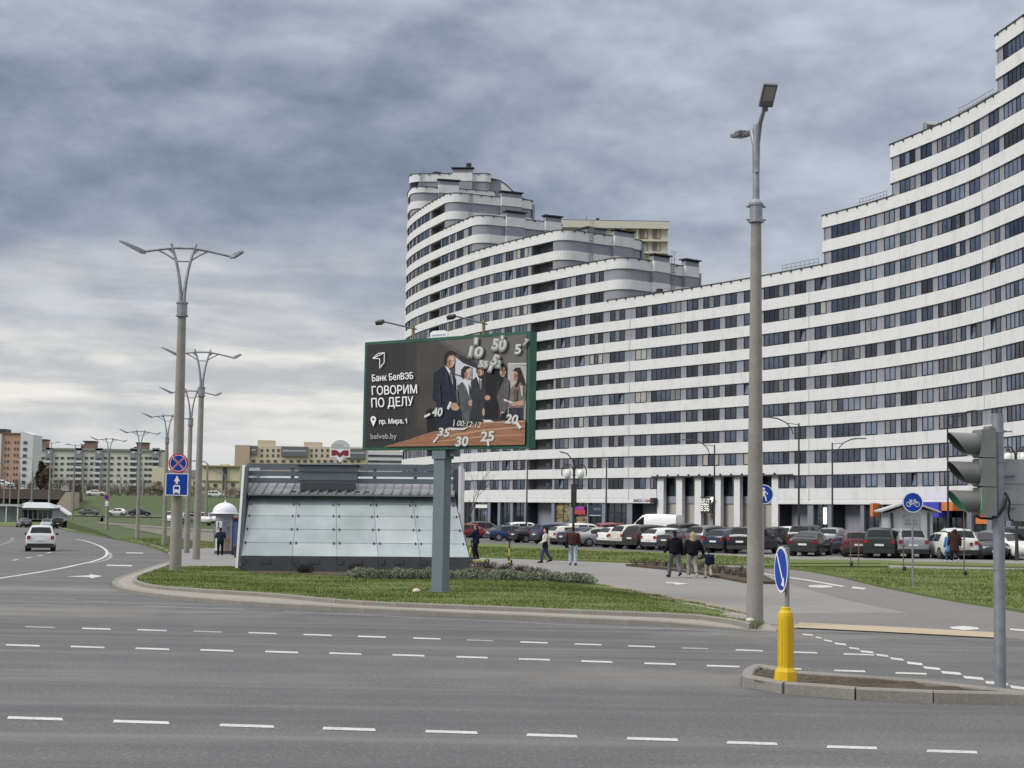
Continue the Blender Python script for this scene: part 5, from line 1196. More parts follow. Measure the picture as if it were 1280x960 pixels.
pic.poly([(-iw, -0.034, -ih+cz), (iw, -0.034, -ih+cz), (iw, -0.034, ih+cz), (-iw, -0.034, ih+cz)], PI_['charcoal'])
pp([(330, 236), (560, 216), (560, 830), (318, 846)], 'wall_c', uv1); pp([(385, 231), (560, 216), (560, 830), (370, 842)], 'wall_b', uv1); pp([(450, 226), (560, 216), (560, 830), (440, 838)], 'wall', uv1)
pp([(-50, 110), (110, 97), (250, 182), (330, 330), (330, 730), (-50, 745)], 'wall')
pp([(110, 97), (785, 45), (782, 330), (640, 300), (470, 300), (250, 185)], 'ceiling')
pp([(112, 100), (150, 97), (470, 285), (470, 306)], 'mullion')
pp([(640, 262), (782, 285), (776, 690), (640, 690)], 'pale_wall'); pp([(640, 262), (782, 262), (782, 275), (640, 268)], 'window')
pp([(240, 215), (300, 262), (420, 310), (420, 480), (240, 460)], 'window'); pp([(240, 340), (420, 400), (420, 410), (240, 352)], 'mullion'); pp([(362, 290), (372, 294), (372, 480), (362, 478)], 'mullion')
pp([(470, 300), (520, 262), (565, 258), (600, 300), (600, 400), (470, 440)], 'black')
# seated chair back at left
pp([(20, 620), (45, 600), (95, 605), (95, 760), (25, 785)], 'black')
# woman in grey suit
pp([(252, 432), (296, 400), (345, 418), (372, 495), (385, 545), (382, 590), (350, 690), (350, 720), (268, 720), (275, 600)], 'grey_suit'); pp([(296, 398), (318, 385), (345, 418), (352, 530), (330, 470)], 'shirt'); ell(332, 342, 27, 45, 'skin'); pp([(283, 360), (285, 310), (310, 284), (345, 284), (360, 300), (330, 305), (318, 330), (310, 378), (296, 380)], 'hair'); ell(360, 560, 22, 24, 'skin')
# black figure in the middle and the bearded man
pp([(440, 440), (560, 362), (605, 372), (570, 470), (556, 690), (450, 690)], 'black')
pp([(358, 402), (402, 362), (448, 388), (470, 470), (500, 508), (505, 540), (462, 560), (462, 690), (345, 690), (368, 560)], 'dark_suit'); pp([(402, 360), (420, 352), (440, 385), (440, 470), (420, 420)], 'shirt'); ell(430, 330, 26, 42, 'skin'); pp([(400, 330), (402, 290), (430, 280), (455, 292), (450, 304), (414, 312), (408, 345)], 'hair'); pp([(412, 352), (430, 360), (452, 350), (448, 372), (430, 380), (416, 372)], 'hair'); ell(486, 522, 22, 18, 'skin'); ell(455, 630, 10, 30, 'skin')
# man in grey jacket
pp([(566, 402), (612, 364), (655, 395), (658, 470), (645, 590), (615, 640), (585, 640), (556, 520)], 'jacket'); pp([(580, 372), (612, 362), (606, 400), (572, 470), (560, 520), (566, 420)], 'black'); ell(602, 325, 24, 42, 'skin'); pp([(578, 300), (590, 270), (620, 272), (632, 310), (624, 318), (612, 290), (584, 305)], 'hair'); pp([(582, 316), (624, 312), (624, 320), (582, 324)], 'hair'); ell(600, 645, 16, 20, 'skin'); pp([(590, 640), (640, 640), (640, 690), (590, 690)], 'black')
# woman with long hair
pp([(662, 455), (700, 415), (745, 405), (778, 445), (780, 520), (765, 585), (760, 690), (648, 690), (655, 560)], 'blouse'); pp([(648, 600), (760, 600), (760, 690), (648, 690)], 'dark_suit'); ell(700, 355, 24, 42, 'skin'); pp([(678, 325), (700, 298), (735, 296), (755, 345), (772, 400), (780, 440), (752, 425), (738, 400), (712, 450), (695, 440), (722, 380), (716, 335), (700, 322)], 'hair'); pp([(610, 530), (690, 560), (680, 568), (612, 545)], 'shirt'); pp([(650, 568), (720, 550), (760, 540), (765, 580), (680, 586)], 'skin')
# man at the left in navy
pp([(80, 335), (160, 283), (214, 330), (246, 380), (252, 560), (285, 620), (290, 740), (200, 790), (90, 790), (98, 560), (68, 530)], 'navy_suit'); pp([(162, 280), (190, 296), (214, 335), (240, 440), (222, 420), (196, 340)], 'shirt'); pp([(200, 330), (214, 332), (218, 400), (206, 390)], 'grey_suit'); ell(209, 246, 35, 52, 'skin', rot=0.1); pp([(156, 262), (157, 205), (180, 176), (225, 168), (248, 184), (240, 200), (196, 208), (184, 235), (180, 268), (168, 280)], 'hair'); pp([(178, 600), (200, 548), (215, 555), (192, 612)], 'shirt'); ell(238, 588, 36, 28, 'skin', rot=0.4)
def face(cx, cy, rx, ry, d):
    """light side, brows, eyes, nose and mouth of a printed face turned towards d"""
    pp([(cx+d*rx*0.95*cos(a)*0.98, cy+ry*0.95*sin(a)) for a in np.linspace(-1.2, 1.2, 8)]+[(cx+d*rx*0.15, cy+ry*0.7), (cx+d*rx*0.1, cy-ry*0.7)], 'skin_light'); pp([(cx-d*rx*0.95, cy-ry*0.2), (cx-d*rx*0.4, cy-ry*0.1), (cx-d*rx*0.3, cy+ry*0.75), (cx-d*rx*0.75, cy+ry*0.6)], 'skin_shade')
    for o in (-0.12, 0.55): pp([(cx+d*rx*(o-0.16), cy-ry*0.20), (cx+d*rx*(o+0.18), cy-ry*0.24), (cx+d*rx*(o+0.18), cy-ry*0.15), (cx+d*rx*(o-0.16), cy-ry*0.11)], 'hair'); pp([(cx+d*rx*(o-0.1), cy-ry*0.03), (cx+d*rx*(o+0.12), cy-ry*0.05), (cx+d*rx*(o+0.1), cy+ry*0.03), (cx+d*rx*(o-0.08), cy+ry*0.04)], 'hair')
    pp([(cx+d*rx*0.22, cy+ry*0.02), (cx+d*rx*0.42, cy+ry*0.28), (cx+d*rx*0.16, cy+ry*0.32)], 'skin_shade'); pp([(cx+d*rx*0.0, cy+ry*0.50), (cx+d*rx*0.5, cy+ry*0.46), (cx+d*rx*0.46, cy+ry*0.56), (cx+d*rx*0.08, cy+ry*0.60)], 'skin_shade')
face(332, 342, 24, 42, 1); face(430, 328, 23, 38, 0.8); face(602, 325, 22, 38, -0.7); face(698, 355, 21, 38, -1); face(212, 250, 30, 46, 1)
pp([(160, 300), (188, 335), (205, 430), (176, 380)], 'lapel'); pp([(222, 360), (240, 380), (244, 470), (228, 430)], 'lapel'); pp([(120, 420), (132, 416), (140, 560), (128, 570)], 'lapel'); pp([(250, 470), (262, 468), (270, 560), (262, 590)], 'lapel_grey'); pp([(300, 402), (312, 420), (338, 500), (318, 470)], 'lapel_grey'); pp([(345, 420), (358, 440), (356, 540), (350, 500)], 'lapel_grey'); pp([(402, 366), (412, 392), (436, 470), (416, 440)], 'lapel'); pp([(426, 380), (434, 384), (440, 460), (432, 470)], 'grey_suit'); pp([(640, 400), (656, 410), (650, 520), (640, 560)], 'lapel_grey'); pp([(740, 430), (760, 440), (764, 520), (748, 500)], 'pale_wall'); pp([(690, 470), (720, 460), (716, 540), (694, 545)], 'jacket')
# table top with things on it
pp([(195, 852), (330, 815), (470, 770), (560, 752), (700, 735), (840, 700), (1056, 700), (1054, 848), (800, 850)], 'table', uv1)
pp([(560, 790), (800, 752), (1050, 735), (1050, 742), (810, 762), (565, 800)], 'table_light', uv1); pp([(500, 822), (800, 792), (1050, 782), (1050, 786), (810, 800), (505, 828)], 'table_light', uv1); pp([(760, 712), (860, 704), (1052, 702), (1052, 712), (850, 716)], 'table_light', uv1); pp([(185, 745), (300, 752), (360, 740), (310, 770), (215, 765)], 'shirt'); pp([(225, 762), (310, 766), (352, 742), (362, 746), (312, 776)], 'black'); pp([(455, 690), (515, 690), (535, 705), (470, 708)], 'shirt'); pp([(515, 686), (610, 690), (610, 700), (545, 704)], 'dark_suit')
pic.build('poster_picture', list(PC.values()), BB)
def ptext(txt, x, y, w, h, col, f, bold=0.0, lean=0.0, rot=0.0, sy=None, name='lettering', fat=0.0):
    """lettering with its lower left corner at (x, y), w wide and h high in the same crop"""
    vs, fs = text_mb(txt, 1.0, 'LEFT', bold); x0, x1 = min(v.x for v in vs), max(v.x for v in vs); y1 = max(v.y for v in vs); y0 = min(v.y for v in vs) if sy else 0.0
    t = MB()
    for sx_, sy_ in (((0, 0),) if not fat else ((-fat, 0), (fat, 0), (0, -fat*0.7), (0, fat*0.7))):
      layer[0] += 0.0003; out = []
      for v in vs:
        a, b = (v.x-x0)/(x1-x0)*w, -(v.y-y0)/(y1-y0)*h; a -= b*lean; a, b = a*cos(rot)-b*sin(rot), a*sin(rot)+b*cos(rot); U, V = f(x+a+sx_, y+b+sy_); out.append((U, -0.035-layer[0], V+cz))
      t.add(out, fs)
    return t.build(name, PC[col], BB)
ptext('Банк БелВЭБ', 132, 462, 245, 40, 'white', uv1, 0.0, rot=-0.06, fat=0.9)
ptext('ГОВОРИМ', 130, 543, 270, 53, 'white', uv1, 0.0, rot=-0.035, fat=0.9); ptext('ПО ДЕЛУ', 127, 617, 250, 56, 'white', uv1, 0.0, rot=-0.04, fat=0.9)
ptext('пр. Мира, 1', 172, 716, 166, 30, 'white', uv1, 0.0, rot=-0.025, fat=0.8); ptext('belveb.by', 120, 805, 156, 32, 'grey_text', uv1, 0.0, rot=-0.01)
t = MB(); pin = [(137+17*cos(a), 688-19*sin(a)) for a in np.linspace(-0.5, pi+0.5, 14)]+[(137, 731)]; pp(list(reversed(pin)), 'white', uv1, t); ell(137, 688, 7, 8, 'charcoal', uv1, mb=t, n=12);  t.build('map_pin', list(PC.values()), BB)
def pstroke(pts, w, f, mb, col='white'):
    for (xa, ya), (xb, yb) in zip(pts[:-1], pts[1:]):
        d = Vector((xb-xa, yb-ya)); n = Vector((-d.y, d.x)).normalized()*w/2; e = d.normalized()*w*0.35; pp([(xa-e.x+n.x, ya-e.y+n.y), (xa-e.x-n.x, ya-e.y-n.y), (xb+e.x-n.x, yb+e.y-n.y), (xb+e.x+n.x, yb+e.y+n.y)], col, f, mb)
t = MB(); pstroke([(328, 694), (335.5, 687)], 4.5, uv1, t); t.build('digit_flag', list(PC.values()), BB)
t = MB(); pstroke([(138, 324), (170, 296), (206, 292), (204, 350), (178, 383), (178, 328), (140, 326), (206, 292)], 4.5, uv1, t); pstroke([(178, 328), (204, 350)], 0.1, uv1, t); t.build('bank_logo', list(PC.values()), BB)
# floating dial numerals and blurred light spots
for tx, x, y, w, h, r in (('40', 72, 655, 74, 58, 0.0), ('35', 112, 803, 84, 58, 0.12), ('30', 250, 882, 92, 66, -0.02), ('25', 440, 850, 100, 70, -0.05), ('20', 628, 712, 90, 66, 0.1), ('5', 702, 192, 44, 66, -0.08)):
    ptext(tx, x-3, y+3, w+6, h+6, 'halo', uv2, 0.05, 0.15, r, name='numeral_glow'); ptext(tx, x, y, w, h, 'numeral', uv2, 0.02, 0.15, r, name='numeral')
t = MB(); pstroke([(242, 690), (236, 735)], 6, uv2, t, 'numeral'); t.build('timer_bar', list(PC.values()), BB); ptext('00:12:12', 258, 733, 180, 42, 'numeral', uv2, 0.0, 0.2, 0.09, name='timer_digits')
for tx, x, y, w, h, r in (('10', 350, 205, 100, 72, 0.1), ('1', 392, 118, 24, 44, 0), ('50', 524, 155, 104, 78, 0.08), ('1', 596, 82, 18, 24, 0), ('5', 512, 268, 44, 82, 0.35), ('55', 426, 286, 66, 44, 0.1), ('1', 500, 316, 18, 44, 0.3), ('2', 562, 288, 28, 46, 0.1), ('7', 768, 120, 24, 44, 0.3)):
    for g, c, bo in ((9, 'glow_a', 0.13), (5, 'glow_b', 0.085), (1, 'halo', 0.05), (-2, 'spot', 0.02)): ptext(tx, x-g, y+g*0.7, w+2*g, h+1.4*g, c, uv2, bo, 0.12, r, name='blurred_numeral')
t = MB()
for a, b, w in (((22, 662), (55, 645), 16), ((88, 852), (118, 818), 13), ((720, 715), (745, 750), 22), ((498, 850), (502, 880), 16)): pstroke([a, b], w, uv2, t, 'numeral')
tag(t.build('light_spots', list(PC.values()), BB), kind='stuff')
b = MB(); b.blob((BC.x-0.65, BC.y-0.5, bz+0.06), (0.12, 0.1, 0.07)); tag(b.build('stone', MATS['pale_stone']), 'pale stone beside the foot of the billboard post', 'stone')
# ------------------------------------------------------------------ metro pavilion
PO = gz(AT(447, 700, 60).x, 60, 0.0); PO.z = isl_z(PO.x, 58.8)-0.02
U6 = 60/FPX
PV = thing('metro_pavilion', 'low metro entrance with a slanted wall of pale glass panels and a slatted grey roof', 'pavilion', PO); PV.rotation_euler.y = radians(-0.55)
X = lambda px: (px-447)*U6
Z = lambda py: (713-py)*U6
M_stone = ground_mat('dark_granite', (0.075, 0.082, 0.085), (0.05, 0.055, 0.058), (0.11, 0.118, 0.12), scales=(0.7, 3, 30), rough=0.5, bump=0)
M_slat = mat('slat_grey', (0.135, 0.155, 0.18), 0.5, 0.2, var=0.12, vscale=2); M_seam = mat('seam_roof', (0.25, 0.255, 0.27), 0.5, 0.3, var=0.2, vscale=1.5); M_wh = mat('white_panel', (0.70, 0.71, 0.71), 0.5, var=0.06); M_dk = mat('steel_dark', (0.06, 0.068, 0.078), 0.5, 0.2)
M_int = mat('interior_wall', (0.50, 0.53, 0.53), 0.8, var=0.15, vscale=1.0)
def glass_mat(name, col, tr, rough=0.1, var=0.2):
    m = mat(name, col, rough, spec=0.8, var=var, vscale=0.7); nt = m.node_tree; N = nt.nodes; L = nt.links
    t = N.new('ShaderNodeBsdfTransparent'); t.inputs[0].default_value = (0.80, 0.87, 0.87, 1); mx = N.new('ShaderNodeMixShader'); mx.inputs[0].default_value = tr
    L.new(N['Principled BSDF'].outputs[0], mx.inputs[1]); L.new(t.outputs[0], mx.inputs[2]); L.new(mx.outputs[0], N['Material Output'].inputs[0]); return m
M_pg = glass_mat('pavilion_glass', (0.54, 0.605, 0.625), 0.28); M_pg2 = glass_mat('pavilion_glass_pale', (0.60, 0.655, 0.67), 0.22); M_pgt = glass_mat('pavilion_glass_top_shaded', (0.20, 0.25, 0.275), 0.4)  # top row: eave shadow and dark reflection put into the glass colour
# plinth of stone blocks
xs_ = [X(308), X(371), X(426), X(476), X(527), X(588)]
for i in range(5):
    m = MB(); a, b = xs_[i]+0.006, xs_[i+1]-0.006; m.add([(a, -1.22, -0.3), (b, -1.22, -0.3), (b, -1.22, Z(694)), (a, -1.22, Z(694)), (a, -0.7, -0.3), (b, -0.7, -0.3), (b, -0.7, Z(694)), (a, -0.7, Z(694))], [(0, 1, 2, 3), (3, 2, 6, 7), (0, 3, 7, 4), (1, 5, 6, 2)]); m.build('plinth_block', M_stone, PV)
    m = MB(); m.box(((a+b)/2, -1.235, Z(700)), (0.35, 0.02, 0.16)); m.box(((a+b)/2-(b-a)/2+0.12, -1.24, Z(700)), (0.2, 0.02, 0.18)); m.build('vent_grille', M_dk, PV)
m = MB(); m.box((X(447), 2.2, -0.2), (X(588)-X(306), 6.2, 0.3)); m.build('floor', M_int, PV)
# glass: five leaning bays, fanning out to the right, four rows
tops_, bots_ = [X(311.5), X(371), X(419), X(465), X(513), X(566)], [X(308.5), X(371), X(425.6), X(475.6), X(527), X(587)]
zr = [Z(693.5), Z(677.5), Z(661), Z(644.7), Z(630.5), Z(619)]
zlo, zhi = zr[0], zr[-1]
def gpt(i, z, off=0.0):
    t = (z-zlo)/(zhi-zlo); return Vector((bots_[i]+(tops_[i]-bots_[i])*t, -1.15+1.1*t-off, z))
for i in range(5):
    for j in range(5):
        g = 0.007; a, b, c, d = gpt(i, zr[j]+g), gpt(i+1, zr[j]+g), gpt(i+1, zr[j+1]-g), gpt(i, zr[j+1]-g)
        for v, s_ in ((a, 1), (d, 1), (b, -1), (c, -1)): v.x += s_*g
        k = random.uniform(-0.012, 0.012); n = Vector((0, 0.03, 0)); c = c+Vector((0, k, 0)); d = d+Vector((0, k, 0))
        m = MB(); m.add([a, b, c, d, a+n, b+n, c+n, d+n], [(0, 1, 2, 3), (7, 6, 5, 4), (0, 4, 5, 1), (1, 5, 6, 2), (2, 6, 7, 3), (3, 7, 4, 0)]); m.build('glass_panel', M_pgt if j == 4 else random.choice((M_pg, M_pg, M_pg2)), PV)
m = MB()
for i in range(6):
    for j in range(1, 5):
        for s_ in (-1, 1):
            if (i == 0 and s_ < 0) or (i == 5 and s_ > 0): continue
            q = gpt(i, zr[j], 0.02); m.box((q.x+s_*0.11, q.y, q.z), (0.045, 0.04, 0.10))
tag(m.build('glass_clip', M_dk, PV), kind='stuff')
for i in range(6):
    m = MB(); m.tube([gpt(i, zlo, -0.06), gpt(i, zhi, -0.06)], 0.03, 6); m.build('mullion', M_slat, PV)
# triangular cheek on the right, back wall, ends
m = MB(); a, b = gpt(5, zlo), gpt(5, zhi); m.add([a, (a.x-0.1, 0.6, zlo), (b.x, 0.6, zhi), b], [(0, 1, 2, 3)]); m.build('side_glass', M_pg, PV)
m = MB(); m.box((X(440), 5.0, Z(650)), (X(560)-X(312), 0.15, 3.6)); m.build('back_wall', M_int, PV)
def end_prism(x, w, yb, yt, y2, z0, z1, nm, mm):
    m = MB(); q = [(yb, z0), (y2, z0), (y2, z1), (yt, z1)]; vs = [(x-w/2, y, z) for y, z in q]+[(x+w/2, y, z) for y, z in q]; m.add(vs, [(0, 3, 2, 1), (4, 5, 6, 7), (0, 1, 5, 4), (1, 2, 6, 5), (2, 3, 7, 6), (3, 0, 4, 7)]); return m.build(nm, mm, PV)
end_prism(X(304.4), 0.09, -1.32, -0.25, 5.3, Z(708), Z(582), 'end_wall', M_wh); end_prism(X(307.6), 0.11, -1.26, -0.16, 0.1, Z(706), Z(584), 'corner_column', M_slat)
m = MB(); m.box((X(573.2), 2.0, Z(640)), (0.10, 4.6, Z(583)-Z(700))); m.build('end_wall', M_wh, PV)
m = MB(); m.box((X(568), 0.9, Z(640)), (0.22, 1.4, Z(586)-Z(695))); m.build('corner_column', M_dk, PV)
# eave, seamed roof, screen of slats
m = MB(); m.box((X(438), -0.1, Z(618)), (X(568)-X(310), 0.5, 0.06)); m.box((X(438), 0.1, Z(621.5)), (X(566)-X(311), 0.2, 0.2)); m.build('eave', M_dk, PV)
m = MB(); x0, x1 = X(311), X(567); r0, r1 = Vector((0, -0.38, Z(617.2))), Vector((0, 1.3, Z(602)))
m.add([(x0, r0.y, r0.z), (x1, r0.y, r0.z), (x1, r1.y, r1.z), (x0, r1.y, r1.z), (x0, r0.y, r0.z-0.08), (x1, r0.y, r0.z-0.08)], [(0, 1, 2, 3), (4, 5, 1, 0)]); m.build('roof', M_seam, PV)
m = MB(); x = x0+0.2
while x < x1: m.bar((x, r0.y-0.02, r0.z+0.02), (x, r1.y, r1.z+0.02), 0.05); x += 0.36
tag(m.build('roof_seam', M_seam, PV), kind='stuff')
m = MB()
for k in range(9): m.box((X(366)+k*0.36, -0.2, Z(614.5)), (0.24, 0.04, 0.05))
tag(m.build('snow_guard', M_dk, PV), kind='stuff')
for py, h in ((582.3, 0.17), (592, 0.2), (600.8, 0.2)):
    m = MB(); m.box((X(438), 0.25, Z(py)), (X(572)-X(307), 0.06, h)); m.build('screen_slat', M_slat, PV)
    m = MB(); m.box((X(438), 3.6, Z(py)), (X(572)-X(307), 0.06, h)); m.build('screen_slat', M_slat, PV)
for px in (363, 415, 466, 517, 560): m = MB(); m.box((X(px), 0.3, Z(592)), (0.13, 0.1, Z(581)-Z(604))); m.build('screen_post', M_slat, PV)
m = MB(); m.add([(x0, 1.3, Z(602)), (x1, 1.3, Z(602)), (x1, 3.5, Z(588)), (x0, 3.5, Z(588))], [(0, 1, 2, 3)]); m.build('upper_roof', mat('roof_pale', (0.40, 0.42, 0.45), 0.5, 0.3, var=0.1), PV)
m = MB(); m.box((X(408), 0.3, Z(592.5)), (X(445)-X(372), 0.5, Z(582)-Z(604))); 
for py in (586, 597): m.box((X(408), 0.03, Z(py)), (X(445)-X(372), 0.05, 0.2))
m.build('plant_screen', M_slat, PV)
m = MB(); m.box((X(408), 0.25, Z(608.5)), (X(442)-X(374), 0.5, Z(604.5)-Z(613))); m.build('plant_box', M_dk, PV)
m = MB(); m.add([(X(370), -0.1, Z(581)), (X(447), -0.1, Z(581)), (X(447), 1.2, Z(581)), (X(370), 1.2, Z(581)), (X(409), 0.5, Z(577.5))], [(0, 1, 4), (1, 2, 4), (2, 3, 4), (3, 0, 4)]); m.build('plant_roof', M_dk, PV)
# sheets of paper and notices behind the first bay
for a, b_, c_, d_ in ((330, 352, 648, 652), (338, 366, 656, 659), (352, 370, 664, 672), (322, 360, 669, 673), (334, 340, 677, 683), (345, 366, 676, 691), (318, 330, 688, 692), (402, 420, 659, 661), (440, 444, 646, 655)):
    q = gpt(0, (Z(c_)+Z(d_))/2, -0.16); m = MB(); m.box((X((a+b_)/2), q.y, q.z), (X(b_)-X(a), 0.01, Z(c_)-Z(d_))); m.build('notice_sheet', MATS['white_panel'], PV)
# people-high dim shapes inside the pavilion are the ticket machines
for x in (X(467), X(500)): m = MB(); m.box((x, 2.4, 0.9), (0.6, 0.5, 1.7)); m.build('ticket_machine', mat('machine_grey', (0.2, 0.23, 0.25), 0.5), PV)
# ------------------------------------------------------------------ metro sign on its mast
q = gz(AT(423, 640, 66).x, 66); MS = thing('metro_sign', 'white sign with a dark red letter M on a mast behind the pavilion', 'metro sign', q)
V = 66/FPX; zz = lambda py: AT(423, py, 66).z-q.z
m = MB(); m.tube([(0, 0.1, 0), (0, 0.1, zz(574))], 0.06, 8); m.build('mast', M_dk, MS)
hw = 12.3*V
m = MB(); pts = [(-hw, zz(571.5)), (-hw*0.38, zz(571.5)), (0, zz(578.5)), (hw*0.38, zz(571.5)), (hw, zz(571.5)), (hw, zz(561.2)), (-hw, zz(561.2))]
m.add([(a, 0.0, b) for a, b in pts]+[(a, 0.16, b) for a, b in pts], [tuple(range(7)), tuple(range(13, 6, -1))]+[(i, 7+i, 7+(i+1) % 7, (i+1) % 7) for i in range(7)]); m.build('sign_face', mat('sign_white_gloss', (0.80, 0.80, 0.80), 0.35), MS)
m = MB(); w2 = hw*0.86; t_, b_ = zz(562.6), zz(569.6)
m.add([(x, -0.012, z) for x, z in ((-w2, b_), (-w2, t_), (-w2*0.42, t_), (0, zz(566.4)), (w2*0.42, t_), (w2, t_), (w2, b_), (w2*0.5, b_), (w2*0.5, zz(567.6)), (0, zz(571.6)), (-w2*0.5, zz(567.6)), (-w2*0.5, b_))], [(0, 1, 2, 10, 11), (2, 3, 9, 10), (3, 4, 8, 9), (4, 5, 6, 7, 8)]); m.build('letter_m', mat('metro_red', (0.25, 0.02, 0.035), 0.4), MS)
m = MB(); vs = [(12*V*cos(a), 0.08, zz(561.2)+11.2*V*sin(a)) for a in np.linspace(0, pi, 20)]
for y_ in (0.0, 0.16): m.poly([(a, y_, c) for a, _, c in vs])
m.build('globe_top', glass_mat('acrylic', (0.55, 0.56, 0.58), 0.62, 0.25, 0.05), MS)
m = MB(); m.tube(vs, 0.03, 6); m.build('globe_rim', M_wh, MS)
# ------------------------------------------------------------------ advertising column, booth, bin
q = G(279.5, 692.5, 0.125); u = q.y/FPX; AC = thing('advertising_column', 'round advertising column with a white dome and posters', 'advertising column', q)
m = MB(); m.lathe([(10.5*u, 0), (10.5*u, 42*u)], n=24); m.build('drum', mat('drum_grey', (0.33, 0.33, 0.35), 0.6, var=0.15), AC, smooth=True)
m = MB(); m.lathe([(11.3*u, 0), (11.3*u, 4*u)], n=24); m.build('plinth', M_dk, AC)
m = MB(); m.lathe([(11.2*u, 42*u), (11.2*u, 50*u)], n=24); m.build('frieze', mat('frieze_grey', (0.25, 0.255, 0.26), 0.6), AC, smooth=True)
m = MB(); m.lathe([(17.5*u, 50*u), (16.8*u, 51.3*u)]+[(15.2*u*cos(a), (51.3+12.5*sin(a))*u) for a in np.linspace(0, 1.45, 9)]+[(0.9*u, 64.5*u), (0.5*u, 67*u), (0.05*u, 67.2*u)], n=28); m.build('dome', mat('dome_white', (0.70, 0.70, 0.76), 0.45), AC, smooth=True)
def curved(a0, a1, z0, z1, col, name, inner=None):
    m = MB(); n = 8; R_ = 10.62*u
    for i in range(n):
        b0, b1 = a0+(a1-a0)*i/n, a0+(a1-a0)*(i+1)/n; m.quad((R_*cos(b0), R_*sin(b0), z0), (R_*cos(b1), R_*sin(b1), z0), (R_*cos(b1), R_*sin(b1), z1), (R_*cos(b0), R_*sin(b0), z1))
    m.build(name, col, AC)
A = radians
curved(A(-150), A(-95), 21*u, 41*u, mat('poster_pale', (0.52, 0.50, 0.55), 0.5, var=0.3, vscale=3), 'poster'); curved(A(-93), A(-40), 21*u, 40*u, mat('poster_dark', (0.05, 0.06, 0.08), 0.5, col2=(0.3, 0.3, 0.32), vscale=3), 'poster')
curved(A(-93), A(-35), 5*u, 20*u, mat('poster_brown', (0.16, 0.09, 0.06), 0.5, col2=(0.40, 0.33, 0.28), vscale=2), 'poster'); curved(A(-155), A(-100), 4*u, 19*u, mat('poster_white', (0.55, 0.53, 0.52), 0.5, var=0.35, vscale=3), 'poster')
m = MB(); pa_ = lambda a, z: (10.75*u*cos(a), 10.75*u*sin(a), z*u)
m.poly([pa_(A(d), z) for d, z in ((-140, 24), (-108, 24), (-112, 31), (-120, 34), (-132, 33), (-138, 29))], 0); m.poly([pa_(A(d), z) for d, z in ((-130, 34), (-119, 34), (-118, 38.5), (-124, 40), (-130, 38.5))], 0); m.build('poster_figure', mat('figure_dark', (0.015, 0.015, 0.025), 0.5), AC)
q2 = G(296, 694, 0.125); BTH = thing('photo_booth', 'dark blue booth between the advertising column and the pavilion', 'booth', q2)
m = MB(); m.box((0, 0.5, 21.5*u), (13*u, 1.0, 43*u)); m.build('cabinet', mat('booth_blue', (0.012, 0.025, 0.10), 0.45, var=0.5, vscale=2.5), BTH); m = MB(); m.box((-1*u, -0.01, 24*u), (8*u, 0.04, 30*u)); m.build('poster', mat('booth_print', (0.03, 0.06, 0.16), 0.4, col2=(0.10, 0.14, 0.25), vscale=4), BTH); m = MB(); m.box((0, 0.5, 44*u), (14*u, 1.1, 2*u)); m.build('roof', mat('booth_red', (0.10, 0.02, 0.03), 0.5), BTH)
q3 = G(296.5, 697, 0.125); BIN = thing('litter_bin', 'low dark brown litter bin at the left end of the pavilion', 'litter bin', q3); m = MB(); m.lathe([(3.6*u, 0), (4.4*u, 12.5*u), (4.7*u, 13*u)], n=14); m.build('bucket', mat('bin_brown', (0.05, 0.025, 0.022), 0.6, var=0.3), BIN, smooth=True); m = MB(); m.lathe([(4.7*u, 13*u), (4.7*u, 14.2*u), (4.0*u, 14.4*u)], n=14); m.build('rim', M_dk, BIN)
# ------------------------------------------------------------------ hedge and shrubs
M_lv = [mat('hedge_leaf_a', (0.175, 0.195, 0.14), 0.9, spec=0.2), mat('hedge_leaf_b', (0.25, 0.27, 0.205), 0.9, spec=0.2), mat('hedge_leaf_c', (0.105, 0.125, 0.085), 0.9, spec=0.2)]
M_tw = [mat('twig_brown', (0.075, 0.052, 0.043), 0.9), mat('twig_red', (0.10, 0.05, 0.045), 0.9), mat('twig_grey', (0.13, 0.115, 0.10), 0.9)]
def leaf_cloud(name, centers, n, size, mats, parent, flat=0.6, seed=1):
    """many small leaves scattered through lumps: centers are (x, y, z, rx, ry, rz)"""
    r = np.random.default_rng(seed); C_ = np.array(centers); w = C_[:, 3]*C_[:, 4]; idx = r.choice(len(C_), n, p=w/w.sum()); c = C_[idx]
    d = r.normal(size=(n, 3)); d /= np.linalg.norm(d, axis=1)[:, None]; rad = r.uniform(0.35, 1.0, n)**0.45; P = c[:, :3]+d*c[:, 3:6]*rad[:, None]
    a = r.normal(size=(n, 3)); a /= np.linalg.norm(a, axis=1)[:, None]; b = np.cross(a, r.normal(size=(n, 3))); b /= np.linalg.norm(b, axis=1)[:, None]; s = size*r.uniform(0.5, 1.3, n)[:, None]
    V = np.stack([P-a*s, P+b*s*flat, P+a*s, P-b*s*flat], 1).reshape(-1, 3)
    me = bpy.data.meshes.new(name); me.vertices.add(n*4); me.vertices.foreach_set('co', V.reshape(-1)); me.loops.add(n*4); me.loops.foreach_set('vertex_index', np.arange(n*4, dtype=np.int32)); me.polygons.add(n); me.polygons.foreach_set('loop_start', np.arange(n, dtype=np.int32)*4)
    for m in mats: me.materials.append(m)
    tone = idx % 3*0.25+r.uniform(0, 1, n); me.polygons.foreach_set('material_index', np.where(tone < 0.55, 0, np.where(tone < 0.95, 1, 2)).astype(np.int32)*(1 if len(mats) > 2 else 0)); me.update(); me.validate()
    return link(name, me, parent)
o_ = G(585, 724, 0.2); HD = thing('hedge', 'low grey-green hedge running behind the billboard post', 'hedge', o_); cs_ = []
